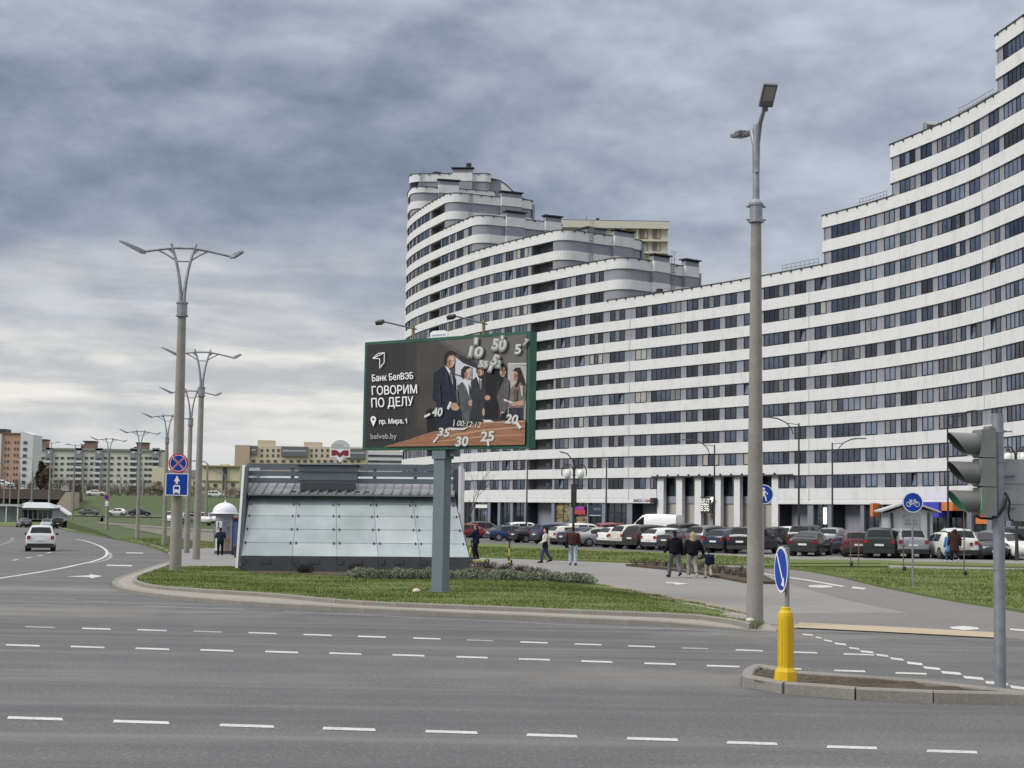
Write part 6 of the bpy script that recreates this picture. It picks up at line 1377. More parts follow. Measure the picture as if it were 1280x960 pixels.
for i in range(70):
    t = i/69; px = 441+t*(736-441); py = 724+3.0*t; q = G(px, py, 0.2); h = 0.185+0.025*sin(i*1.7)+0.025*sin(i*0.6); cs_.append((q.x-o_.x+random.uniform(-.1, .1), q.y-o_.y+random.uniform(-0.1, 0.9), isl_z(q.x, q.y)-o_.z+h*0.75, 0.30, 0.42, h*1.05))
leaf_cloud('foliage', cs_, 26000, 0.04, M_lv, HD, 0.45, 4)
def twig_shrub(px, py, w, h, n, lab, seed, dz=0.2, group=None, mats=M_tw, mi=None, upright=0.5):
    q = G(px, py, dz); u = q.y/FPX; r = random.Random(seed); o = thing('dry_shrub', lab, 'shrub', q, 0, group); b = MB(); w, h = w*u, h*u
    for i in range(n):
        a = r.uniform(0, 2*pi); rr = r.uniform(0, 0.35)*w; s = Vector((rr*cos(a), rr*sin(a)*0.6, 0)); l = h*r.uniform(0.55, 1.05); sp = r.uniform(0.15, 1)*w*0.32
        e = s+Vector((sp*cos(a)+r.uniform(-.05, .05), sp*sin(a)*0.7, l)); mid = s.lerp(e, 0.5)+Vector((r.uniform(-.04, .04), r.uniform(-.04, .04), 0.03)); k = r.randrange(len(mats)) if mi is None else mi
        b.tube([s, mid, e], [0.008, 0.006, 0.003], 3, k, caps=False)
        for _ in range(3):
            t = r.uniform(0.35, 0.9); p_ = s.lerp(e, t); f = p_+Vector((r.uniform(-1, 1), r.uniform(-1, 1), r.uniform(0.3, 1.2))).normalized()*h*r.uniform(0.15, 0.32); b.tube([p_, f], [0.005, 0.0025], 3, k, caps=False)
    b.build('twigs', mats, o); return o
twig_shrub(487, 712.5, 46, 15, 420, 'dense dark reddish dry shrub in front of the pavilion plinth, left of the billboard post', 1, mi=1); twig_shrub(572, 713, 38, 19, 420, 'dense dark reddish dry shrub between the billboard post and the scooters', 2, mi=1)
twig_shrub(381, 717, 26, 13, 160, 'thin dry bush at the foot of the plinth below the second glass bay', 3, mi=0); twig_shrub(445, 716, 24, 11, 120, 'thin dry bush at the foot of the plinth left of the hedge', 4, mi=0)
for i, (px, py) in enumerate(((612, 711), (632, 713), (650, 714.5), (668, 716.5), (600, 709))): twig_shrub(px, py, 22, 9, 70, ('first', 'second', 'third', 'fourth', 'fifth')[[600, 612, 632, 650, 668].index(px)]+' clump of dry twigs from the left, in the soil behind the hedge', 20+i, group='sparse dry twigs behind the hedge')
OR_ = ('first', 'second', 'third', 'fourth', 'fifth', 'sixth', 'seventh', 'eighth', 'ninth', 'tenth', 'eleventh', 'twelfth', 'thirteenth', 'fourteenth', 'fifteenth', 'sixteenth')
for i, (px, py) in enumerate(((795, 706), (808, 706.5), (820, 707), (832, 708), (845, 709), (858, 711), (872, 712.5), (884, 713.5), (896, 716), (908, 717.5), (918, 719), (928, 721), (938, 722.5), (902, 712), (925.5, 714), (880, 709))): twig_shrub(px, py, 17, 8, 34, OR_[sorted((795, 808, 820, 832, 845, 858, 872, 884, 896, 908, 918, 928, 938, 902, 925.5, 880)).index(px)]+' small dry bush from the left in the soil strip by the path', 40+i, 0.12, 'dry bushes in the soil strip')
# saplings with stakes in the right lawn, and the two bare ones by the pavilion
def sapling(px, py, top, lab, seed, group=None, pot=True, thick=0.03):
    q = G(px, py, 0.11); u = q.y/FPX; h = (py-top)*u; r = random.Random(seed); o = thing('sapling', lab, 'tree', q, 0, group); b = MB(); b.tube([(0, 0, 0), (0.02, 0, h*0.5), (0, 0, h)], [thick, thick*0.8, thick*0.4], 6); b.build('trunk', M_tw[2], o); b = MB()
    for i in range(14):
        z = h*r.uniform(0.45, 0.98); a = r.uniform(0, 2*pi); l = h*r.uniform(0.08, 0.2); b.tube([(0, 0, z), (l*0.6*cos(a), l*0.6*sin(a), z+l*0.5), (l*cos(a), l*sin(a), z+l*1.1)], [0.01, 0.007, 0.003], 3, caps=False)
    b.build('twigs', M_tw[0], o)
    if pot: b = MB(); b.blob((0.05, -0.05, 0.1), (0.09, 0.09, 0.11)); b.build('watering_bag', mat('bag_black', (0.012, 0.012, 0.013), 0.6), o)
    return o
sapling(1063, 707, 668, 'young staked tree, left of a close pair in front of the red wagon', 1, 'young trees in the right lawn'); sapling(1073, 708.5, 668, 'young staked tree, right of a close pair in front of the red wagon', 2, 'young trees in the right lawn', False)
sapling(1129, 713.5, 662, 'young staked tree just left of the bicycle sign post', 3, 'young trees in the right lawn'); sapling(1205, 719, 620, 'young staked tree in front of the white car on the right', 4, 'young trees in the right lawn')
def bare_tree(q, h, lab, seed, name='bare_tree', spread=0.5, group=None, levels=4, rad=None, mats=None):
    r = random.Random(seed); o = thing(name, lab, 'tree', q, 0, group); b = MB(); tw = MB()
    def grow(p, d, l, ra, lv):
        e = p+d*l; mid = p.lerp(e, 0.5)+Vector((r.uniform(-1, 1), r.uniform(-1, 1), r.uniform(-.3, .6)))*l*0.06
        (b if lv >= levels-1 else tw).tube([p, mid, e], [ra, ra*0.82, ra*0.66], 5 if lv >= levels-1 else 3, caps=False)
        if lv == 0: return
        for i in range(r.choice((2, 3, 3))):
            nd = (d+Vector((r.gauss(0, spread), r.gauss(0, spread), r.gauss(0.12, spread*0.5)))).normalized(); grow(p.lerp(e, r.uniform(0.55, 1.0)), nd, l*r.uniform(0.55, 0.82), ra*0.6, lv-1)
    grow(Vector((0, 0, -0.2)), Vector((r.uniform(-.05, .05), 0, 1)).normalized(), h*0.36, rad or h*0.02, levels)
    b.build('trunk', M_tw[2], o); tw.build('branches', mats or M_tw[0], o); return o
q = gz(AT(578, 680, 66).x, 66, 0.05); bare_tree(q, 5.2, 'small bare tree beside the right end of the pavilion', 5, levels=4, spread=0.4, rad=0.045, mats=M_tw[2])
q = gz(AT(428, 640, 75).x, 75, 0.0); bare_tree(q, 4.9, 'bare branch tips rising behind the pavilion roof', 8, levels=4, spread=0.35)
# ------------------------------------------------------------------ cars
def paint(name, c, rough=0.28, metal=0.0): return mat('paint_'+name, c, rough, metal, spec=0.4, coat=0.35, var=0.06, vscale=1.5)
M_cgl = mat('car_glass', (0.008, 0.010, 0.013), 0.05, spec=0.28); M_tyre = mat('tyre', (0.014, 0.014, 0.015), 0.85); M_rim = mat('rim', (0.34, 0.35, 0.36), 0.35, 0.6); M_trim = mat('car_trim', (0.02, 0.02, 0.022), 0.6)
M_tail = mat('tail_lamp', (0.24, 0.012, 0.015), 0.15, spec=0.8); M_hlamp = mat('head_lamp', (0.62, 0.64, 0.66), 0.1, spec=0.9); M_plate = mat('number_plate', (0.70, 0.70, 0.68), 0.5)
CT_ = {
 'sedan': dict(W=1.80, st=[(-2.30, .40, .74, .72, .84, .60), (-2.23, .27, .84, .88, 1.02, .68), (-1.72, .20, .89, .93, 1.08, .74), (-0.98, .18, .90, .94, 1.38, .60), (-0.3, .18, .90, .94, 1.455, .61), (0.35, .18, .90, .92, 1.42, .60), (1.12, .18, .90, .89, 1.0, .73), (1.85, .20, .86, .83, .90, .68), (2.17, .28, .76, .69, .78, .58), (2.30, .40, .60, .58, .64, .46)], rg=(2, 3), ws=(6, 5), sw=[(-1.25, -0.35), (-0.27, 0.72)]),
 'suv': dict(W=1.88, st=[(-2.28, .42, .80, .78, .98, .70), (-2.24, .28, .88, 1.02, 1.16, .78), (-1.92, .24, .93, 1.06, 1.58, .66), (-1.2, .24, .94, 1.06, 1.68, .67), (-0.3, .24, .94, 1.05, 1.70, .67), (0.35, .24, .94, 1.03, 1.65, .65), (1.18, .24, .94, 1.02, 1.14, .77), (1.85, .26, .91, .96, 1.03, .72), (2.18, .34, .80, .80, .90, .62), (2.28, .45, .64, .68, .76, .5)], rg=(1, 2), ws=(6, 5), sw=[(-1.85, -1.22), (-1.14, -0.28), (-0.2, 0.78)]),
 'hatch': dict(W=1.76, st=[(-2.02, .38, .76, .74, .90, .66), (-1.98, .26, .83, .92, 1.06, .74), (-1.62, .20, .87, .95, 1.40, .62), (-1.0, .19, .88, .95, 1.48, .63), (-0.3, .19, .88, .95, 1.50, .63), (0.3, .19, .88, .93, 1.46, .61), (1.12, .19, .88, .91, 1.02, .73), (1.65, .21, .85, .86, .93, .68), (1.95, .28, .74, .70, .80, .58), (2.05, .40, .60, .60, .66, .46)], rg=(1, 2), ws=(6, 5), sw=[(-1.1, -0.3), (-0.22, 0.72)]),
 'wagon': dict(W=1.72, st=[(-2.15, .38, .78, .74, .90, .70), (-2.12, .26, .84, .92, 1.04, .76), (-1.84, .20, .86, .94, 1.40, .66), (-1.2, .19, .86, .94, 1.46, .66), (-0.3, .19, .86, .94, 1.47, .66), (0.3, .19, .86, .92, 1.43, .63), (1.0, .19, .86, .88, .97, .74), (1.75, .21, .83, .82, .88, .70), (2.1, .28, .76, .68, .76, .64), (2.16, .40, .66, .58, .64, .52)], rg=(1, 2), ws=(6, 5), sw=[(-1.75, -1.1), (-1.02, -0.25), (-0.17, 0.62)]),
 'van': dict(W=1.98, st=[(-2.72, .40, .92, 1.0, 2.22, .86), (-2.68, .28, .97, 1.2, 2.36, .88), (-1.6, .26, .98, 1.25, 2.42, .88), (-0.3, .26, .98, 1.25, 2.42, .88), (0.6, .26, .98, 1.25, 2.40, .86), (1.0, .26, .98, 1.24, 2.28, .82), (2.0, .26, .97, 1.16, 1.34, .82), (2.5, .28, .92, 1.0, 1.08, .76), (2.68, .34, .84, .84, .92, .68), (2.74, .42, .74, .70, .78, .58)], rg=None, ws=(6, 5), sw=[(0.72, 1.62)]),
}
_cm = {}
def car_meshes(kind):
    if kind in _cm: return _cm[kind]
    c = CT_[kind]; st = c['st']; W_ = c['W']; D = {}
    def ring(s):
        x, zl_, hw_, zb, zt_, ht = s; hb = hw_*0.965
        h = [(0, zl_), (hw_*0.86, zl_), (hw_, zl_+0.2*(zb-zl_)+.04), (hw_*1.0, zl_+0.62*(zb-zl_)), (hb, zb), (ht+(hb-ht)*0.10, zt_-0.18*(zt_-zb)), (ht*0.88, zt_-0.015), (0, zt_+0.02)]
        return [(x, y, z) for y, z in h]+[(x, -y, z) for y, z in reversed(h[1:-1])]
    m = MB(); n = 14; vs = []
    for s in st: vs += ring(s)
    fs = []
    for i in range(len(st)-1):
        for j in range(n): fs.append((i*n+j, (i+1)*n+j, (i+1)*n+(j+1) % n, i*n+(j+1) % n))
    fs += [tuple(range(n)), tuple((len(st)-1)*n+j for j in range(n-1, -1, -1))]
    m.add(vs, fs, 0); D['body'] = m.mesh('body', [M_trim], smooth=True)
    xs = [s[0] for s in st]
    def itp(x): return [float(np.interp(x, xs, [s[k] for s in st])) for k in range(6)]
    def surf(x, v, sd):
        _, zl_, hw_, zb, zt_, ht = itp(x); hb = hw_*0.965; y1, z1 = ht+(hb-ht)*0.10, zt_-0.18*(zt_-zb); return Vector((x, sd*(hb+(y1-hb)*v+0.012), zb+(z1-zb)*v))
    def cross(i, t, yf, out=0.014):
        a, b = st[i[0]], st[i[1]]; x = a[0]+(b[0]-a[0])*t; z = a[4]+(b[4]-a[4])*t+0.005; ht = a[5]+(b[5]-a[5])*t; nx = -(b[4]-a[4]); nz = (b[0]-a[0]); l = sqrt(nx*nx+nz*nz); sg_ = 1 if nz > 0 else -1
        return Vector((x+sg_*nx/l*out, yf*ht*0.88, z+sg_*nz/l*out+0.02*(1-abs(yf))))
    def pane(i):
        m = MB(); g = []
        for t in (0.06, 0.5, 0.93):
            for yf in (-1.0, -0.5, 0, 0.5, 1.0): g.append(cross(i, t, yf*(0.98)))
        m.add(g, [(r*5+k, r*5+k+1, (r+1)*5+k+1, (r+1)*5+k) for r in range(2) for k in range(4)]); return m
    D['windscreen'] = pane(c['ws']).mesh('windscreen', M_cgl, smooth=True)
    if c['rg']: D['rear_window'] = pane(c['rg']).mesh('rear_window', M_cgl, smooth=True)
    D['sw'] = []
    for sd in (-1, 1):
        for (x0, x1) in c['sw']:
            m = MB(); N_ = 5; g = []
            for k in range(N_):
                x = x0+(x1-x0)*k/(N_-1)
                for v in (0.06, 0.96): g.append(surf(x, v, sd))
            m.add(g, [(2*k, 2*k+2, 2*k+3, 2*k+1) for k in range(N_-1)]); D['sw'].append(m.mesh('side_window', M_cgl))
    R_ = 0.33 if kind in ('sedan', 'hatch', 'wagon') else 0.37
    D['R'] = R_; m = MB(); m.tube([(0, -0.11, 0), (0, 0.11, 0)], R_, 18, 0); m.tube([(0, -0.118, 0), (0, -0.10, 0)], R_*0.64, 14, 1)
    for k in range(5): a = 2*pi*k/5; m.quad((0.05*cos(a+1.57), -0.122, 0.05*sin(a+1.57)), (R_*.6*cos(a-.3), -0.122, R_*.6*sin(a-.3)), (R_*.6*cos(a), -0.122, R_*.6*sin(a)), (0.05*cos(a), -0.122, 0.05*sin(a)), 2)
    D['wheel'] = m.mesh('wheel', [M_tyre, M_rim, M_trim])
    m = MB(); m.tube([(0, -0.30, 0), (0, 0.0, 0)], R_+0.07, 18); D['arch'] = m.mesh('wheel_arch', M_trim)
    s1, sf = st[1], st[-2]
    m = MB(); m.box((0, 0, 0), {'sedan': (0.10, 0.36, 0.11), 'suv': (0.10, 0.20, 0.20), 'hatch': (0.12, 0.17, 0.19), 'wagon': (0.08, 0.26, 0.12), 'van': (0.10, 0.14, 0.4)}[kind]); D['tl'] = m.mesh('tail_light', M_tail)
    m = MB(); m.box((0, 0, 0), (0.16, 0.30, 0.13)); D['hl'] = m.mesh('headlight', M_hlamp)
    m = MB(); m.box((0, 0, 0), (0.03, 0.50, 0.11)); D['pl'] = m.mesh('number_plate', M_plate)
    m = MB(); m.box((0, 0, 0), (0.10, 0.18, 0.13)); D['mr'] = m.mesh('wing_mirror', M_trim)
    m = MB(); hw_ = st[0][2]; m.box((0, 0, 0), (0.14, hw_*2+0.1, 0.24)); D['bp'] = m.mesh('bumper', M_trim)
    _cm[kind] = D; return D
def car(kind, col, pos, rz, label, group=None, scale=1.0, trim_bumper=None, cat='car', name='parked_car'):
    D = car_meshes(kind); st = CT_[kind]['st']; W_ = CT_[kind]['W']; r = thing(name, label, cat, pos, rz, group); r.scale = (scale,)*3
    def P(nm, me, loc=None, sx=None, rzz=0.0):
        o = link(nm, me, r, loc, rzz); return o
    b = P('body', D['body']); b.material_slots[0].link = 'OBJECT'; b.material_slots[0].material = col
    P('windscreen', D['windscreen'])
    if 'rear_window' in D: P('rear_window', D['rear_window'])
    for me in D['sw']: P('side_window', me)
    L_ = st[-1][0]-st[0][0]; R_ = D['R']; xr, xf = st[0][0]+0.185*L_, st[-1][0]-0.19*L_
    for x in (xr, xf):
        for sd in (-1, 1):
            P('wheel_arch', D['arch'], (x, sd*(W_/2-0.012 if sd < 0 else W_/2-0.012), R_), rzz=0 if sd > 0 else pi); P('wheel', D['wheel'], (x, sd*(W_/2-0.11), R_), rzz=pi if sd > 0 else 0)
    zb0, zb1, hw0 = st[0][3], st[1][3], st[1][2]
    for sd in (-1, 1):
        P('tail_light', D['tl'], (st[1][0]-0.035, sd*(hw0-0.14), (zb0+zb1)/2+0.02 if kind != 'van' else 1.1)); P('headlight', D['hl'], (st[-2][0]-0.02, sd*(st[-2][2]-0.16), st[-2][3]-0.03)); P('wing_mirror', D['mr'], (st[6][0]-0.22, sd*(W_/2+0.06), st[6][3]+0.07))
    P('number_plate', D['pl'], (st[0][0]-0.012, 0, zb0-0.04 if kind != 'van' else .6)); P('number_plate', D['pl'], (st[-1][0]+0.012, 0, .46)); P('bumper', D['bp'], (st[0][0]+0.045, 0, .40)); 
    return r
PNT = {k: paint(k, c, **kw) for k, c, kw in (('white', (0.72, 0.72, 0.71), {}), ('cream', (0.55, 0.54, 0.48), {}), ('silver', (0.36, 0.37, 0.39), dict(metal=0.5)), ('grey', (0.13, 0.135, 0.14), dict(metal=0.4)), ('dark_grey', (0.045, 0.047, 0.05), dict(metal=0.3)), ('black', (0.009, 0.009, 0.011), {}), ('navy', (0.012, 0.02, 0.05), {}), ('slate', (0.05, 0.06, 0.11), dict(metal=0.3)), ('blue', (0.012, 0.035, 0.10), {}), ('red', (0.24, 0.025, 0.025), {}), ('maroon', (0.13, 0.035, 0.045), {}), ('olive', (0.04, 0.044, 0.036), dict(metal=0.3)), ('green', (0.022, 0.03, 0.026), {}), ('brown', (0.045, 0.038, 0.036), dict(metal=0.3)))}
PG = 'cars parked in the lot before the apartment complex'
def row_car(px, py, th, kind, col, lab, sc=1.0, by='rr'):
    t = radians(th); f = Vector((cos(t), sin(t))); l = Vector((-sin(t), cos(t))); st = CT_[kind]['st']; L2 = (st[-1][0]-st[0][0])/2*sc; W2 = CT_[kind]['W']/2*sc
    g = G(px, py, 0.012).xy; c = g+f*L2+l*W2 if by == 'rr' else (g-f*L2 if by == 'front' else g)
    z = T(c.x, c.y)+0.012
    return car(kind, PNT[col], (c.x, c.y, z), t, lab, PG, sc)
for q in (
 (612, 676.5, 4, 'sedan', 'blue', 'blue sedan parked sideways behind the person with the yellow scooter'),
 (647, 678.5, 28, 'sedan', 'black', 'black sedan at the left end of the front row'),
 (674, 679.8, 27, 'suv', 'slate', 'dark slate blue car second in the front row, left of the walker in cream'),
 (694, 681, 26, 'hatch', 'cream', 'cream hatchback right behind the walker in cream'),
 (708, 682.5, 26, 'sedan', 'navy', 'navy sedan between the cream hatchback and the silver sedan'),
 (724, 683.6, 24, 'sedan', 'silver', 'silver sedan seen half from the side behind the brown-jacketed walker'),
 (761, 684.8, 30, 'hatch', 'white', 'white hatchback right of the silver sedan'),
 (779, 686.2, 32, 'suv', 'cream', 'cream white car with its rear to the road, left of the brown one'),
 (797, 687, 34, 'suv', 'brown', 'dark brown car between the cream white one and the white hatchback'),
 (820, 688, 34, 'hatch', 'white', 'white hatchback left of the dark sedan with red tail lamps, near the couple'),
 (841, 688.8, 36, 'sedan', 'dark_grey', 'dark grey sedan with wide red tail lamps just left of the couple'),
 (880, 690, 44, 'suv', 'grey', 'dark grey estate car right behind the couple'),
 (905, 691.5, 46, 'hatch', 'navy', 'dark blue hatchback behind the child'),
 (942, 693.2, 56, 'suv', 'black', 'black off-road car half hidden behind the tallest lamp'),
 (1022, 696, 66, 'sedan', 'olive', 'dark olive fastback right of the tallest lamp'),
 (1092.5, 697, 80, 'wagon', 'maroon', 'maroon estate car with a worn tailgate'),
 (1163, 698.6, 90, 'suv', 'silver', 'silver car seen squarely from behind at the bicycle sign'),
 (1225.5, 699.8, 86, 'suv', 'white', 'white car seen from behind next to the pair of walkers')): row_car(*q)
row_car(1246, 700.2, -88, 'hatch', 'dark_grey', 'small dark car facing the road with round lamps, next to the traffic light', by='front')
row_car(1287, 700.5, -78, 'sedan', 'white', 'white car with its nose to the road at the right picture edge', by='front')
def back_car(px, Y, th, kind, col, lab, sc=1.0, name='parked_car', cat='car'):
    c = AT(px, 660, Y); t = radians(th); return car(kind, PNT[col], (c.x, Y, T(c.x, Y)+0.012), t, lab, PG, sc, name=name, cat=cat)
for q in (
 (589, 158, 15, 'hatch', 'red', 'red hatchback at the left end of the lot, seen past the pavilion'), (607, 163, 20, 'suv', 'dark_grey', 'dark grey car right of the red hatchback'), (637, 148, 26, 'sedan', 'grey', 'grey car in the second row behind the black sedan'), (658, 146, 26, 'suv', 'white', 'white off-road car in the second row, its roof above the slate blue car'),
 (684, 142, 26, 'hatch', 'white', 'white roofed car in the second row above the cream hatchback'), (706, 139, 26, 'suv', 'grey', 'grey car in the second row left of the globe lamp'), (733, 127, 26, 'suv', 'white', 'white off-road car in the second row above the silver sedan'), (770, 130, 30, 'suv', 'red', 'red car in the second row left of the white van'), (750, 140, 28, 'sedan', 'slate', 'slate car roof left of the red one'),
 (842, 128, 35, 'sedan', 'silver', 'silver car in the second row right of the white van'), (862, 122, 40, 'suv', 'black', 'black car roof in the second row, above the couple'), (893, 120, 42, 'hatch', 'cream', 'cream car roof in the second row under the bank sign'), (925, 116, 45, 'sedan', 'dark_grey', 'dark car in the second row left of the tallest lamp'), (972, 112, 50, 'hatch', 'black', 'black car roof in the second row right of the tallest lamp'),
 (990, 116, 55, 'hatch', 'white', 'white car roof in the second row above the olive fastback'), (1012, 106, 60, 'suv', 'dark_grey', 'dark off-road car in the second row above the olive fastback'), (1043, 106, 64, 'hatch', 'silver', 'silver car in the second row left of the maroon estate'), (1101, 88.5, 74, 'suv', 'green', 'dark green people carrier right beside the maroon estate'), (1062, 96, 72, 'sedan', 'slate', 'slate car in the second row behind the maroon estate'),
 (1182, 87, 95, 'hatch', 'cream', 'pale small car hidden behind the pair of walkers'), (1240, 96, 100, 'sedan', 'grey', 'grey car behind the small dark one at the traffic light'), (1268, 95, 95, 'suv', 'black', 'black car behind, right of the traffic light pole')): back_car(*q)
back_car(818, 150, 150, 'van', 'white', 'white delivery van with a high roof standing in the lot', 1.0, 'parked_van', 'van')
# moving cars on the left road
def road_car(px, py, th, kind, col, lab, sc=1.0):
    t = radians(th); f = Vector((cos(t), sin(t))); g = G(px, py, 0.012).xy; st = CT_[kind]['st']; sgn = 1 if sin(t) > 0 else -1; c = g+f*sgn*(st[-1][0])*sc
    return car(kind, PNT[col], (c.x, c.y, T(c.x, c.y)+0.008), t, lab, 'cars driving on the left road', sc, name='car')
road_car(50, 689.3, 106, 'suv', 'white', 'white car driving away on the left road, seen from behind', 1.05)
road_car(33, 659.3, 118, 'sedan', 'grey', 'grey sedan far down the left road, left of the dark one'); road_car(71.5, 660.6, 96, 'suv', 'black', 'black car far down the left road'); road_car(56.5, 660.8, -80, 'sedan', 'silver', 'silver car close beside the black one far down the left road')
# ------------------------------------------------------------------ electric scooters
M_scy = mat('scooter_yellow', (0.55, 0.46, 0.05), 0.45)
def scooter(pos, rz, lab):
    r = thing('scooter', lab, 'scooter', pos, rz, 'yellow electric scooters by the pavilion')
    m = MB(); m.box((0, 0, 0.13), (0.62, 0.16, 0.06)); m.box((-0.38, 0, 0.2), (0.25, 0.10, 0.04)); m.build('deck', M_scy, r)
    for x in (-0.48, 0.50): m = MB(); m.tube([(x, -0.04, 0.125), (x, 0.04, 0.125)], 0.125, 16, 0); m.tube([(x, -0.046, 0.125), (x, 0.046, 0.125)], 0.06, 10, 1); m.build('wheel', [M_tyre, M_scy], r)
    m = MB(); m.tube([(0.50, 0, 0.14), (0.44, 0, 0.42)], 0.035, 8, 1); m.tube([(0.44, 0, 0.42), (0.36, 0, 0.80)], 0.04, 8, 0); m.tube([(0.36, 0, 0.80), (0.30, 0, 1.14)], 0.032, 8, 1); m.build('stem', [M_scy, M_trim], r); m = MB(); m.tube([(0.30, -0.25, 1.16), (0.30, 0.25, 1.16)], 0.022, 8); m.box((0.33, 0, 1.13), (0.08, 0.1, 0.1)); m.build('handlebar', M_trim, r); m = MB(); m.add([(0.60, -0.045, 0.16), (0.60, 0.045, 0.16), (0.50, 0.045, 0.27), (0.50, -0.045, 0.27), (0.40, -0.045, 0.23), (0.40, 0.045, 0.23)], [(0, 1, 2, 3), (3, 2, 5, 4)]); m.build('mudguard', M_trim, r); return r
q = G(637.5, 705.5, 0.025); scooter(q, radians(97), 'yellow electric scooter parked alone, seen end-on, left of the walker in cream')
q = G(597, 704.5, 0.025); scooter(q, radians(-172), 'yellow electric scooter under the person in dark clothes')
# ------------------------------------------------------------------ people
def cap_mb(mb, a, b, ra, rb, n=10, k=3):
    a, b = Vector(a), Vector(b); d = b-a; L = d.length; t = d/L if L > 1e-6 else Vector((0, 0, 1)); pts = []; rs = []
    for i in range(k): an = pi/2*(1-i/k); pts.append(a-t*ra*sin(an)); rs.append(max(0.002, ra*cos(an)))
    pts.append(a); rs.append(ra); pts.append(b); rs.append(rb)
    for i in range(1, k+1): an = pi/2*i/k; pts.append(b+t*rb*sin(an)); rs.append(max(0.002, rb*cos(an)))
    mb.tube(pts, rs, n)
def remesh(mb, name, m, parent, vox=0.014, smooth_it=4, sides=()):
    me = mb.mesh(name, m); o = bpy.data.objects.new(name, me); COL.objects.link(o)
    r = o.modifiers.new('r', 'REMESH'); r.mode = 'VOXEL'; r.voxel_size = vox; r.use_smooth_shade = True
    s = o.modifiers.new('s', 'SMOOTH'); s.iterations = smooth_it; s.factor = 0.5
    dg = bpy.context.evaluated_depsgraph_get(); dg.update(); nm = bpy.data.meshes.new_from_object(o.evaluated_get(dg)); nm.name = name
    o.modifiers.clear(); o.data = nm; bpy.data.meshes.remove(me)
    nm.polygons.foreach_set('use_smooth', [True]*len(nm.polygons)); o.parent = parent; return o
M_skin = mat('skin', (0.50, 0.31, 0.23), 0.55, var=0.08, vscale=20); M_lip = mat('lip', (0.35, 0.14, 0.12), 0.5); M_eye = mat('eye', (0.02, 0.015, 0.012), 0.2)
def cloth(name, c): return mat('cloth_'+name, c, 0.9, var=0.22, vscale=9, spec=0.15, bump=0.3, bscale=60)
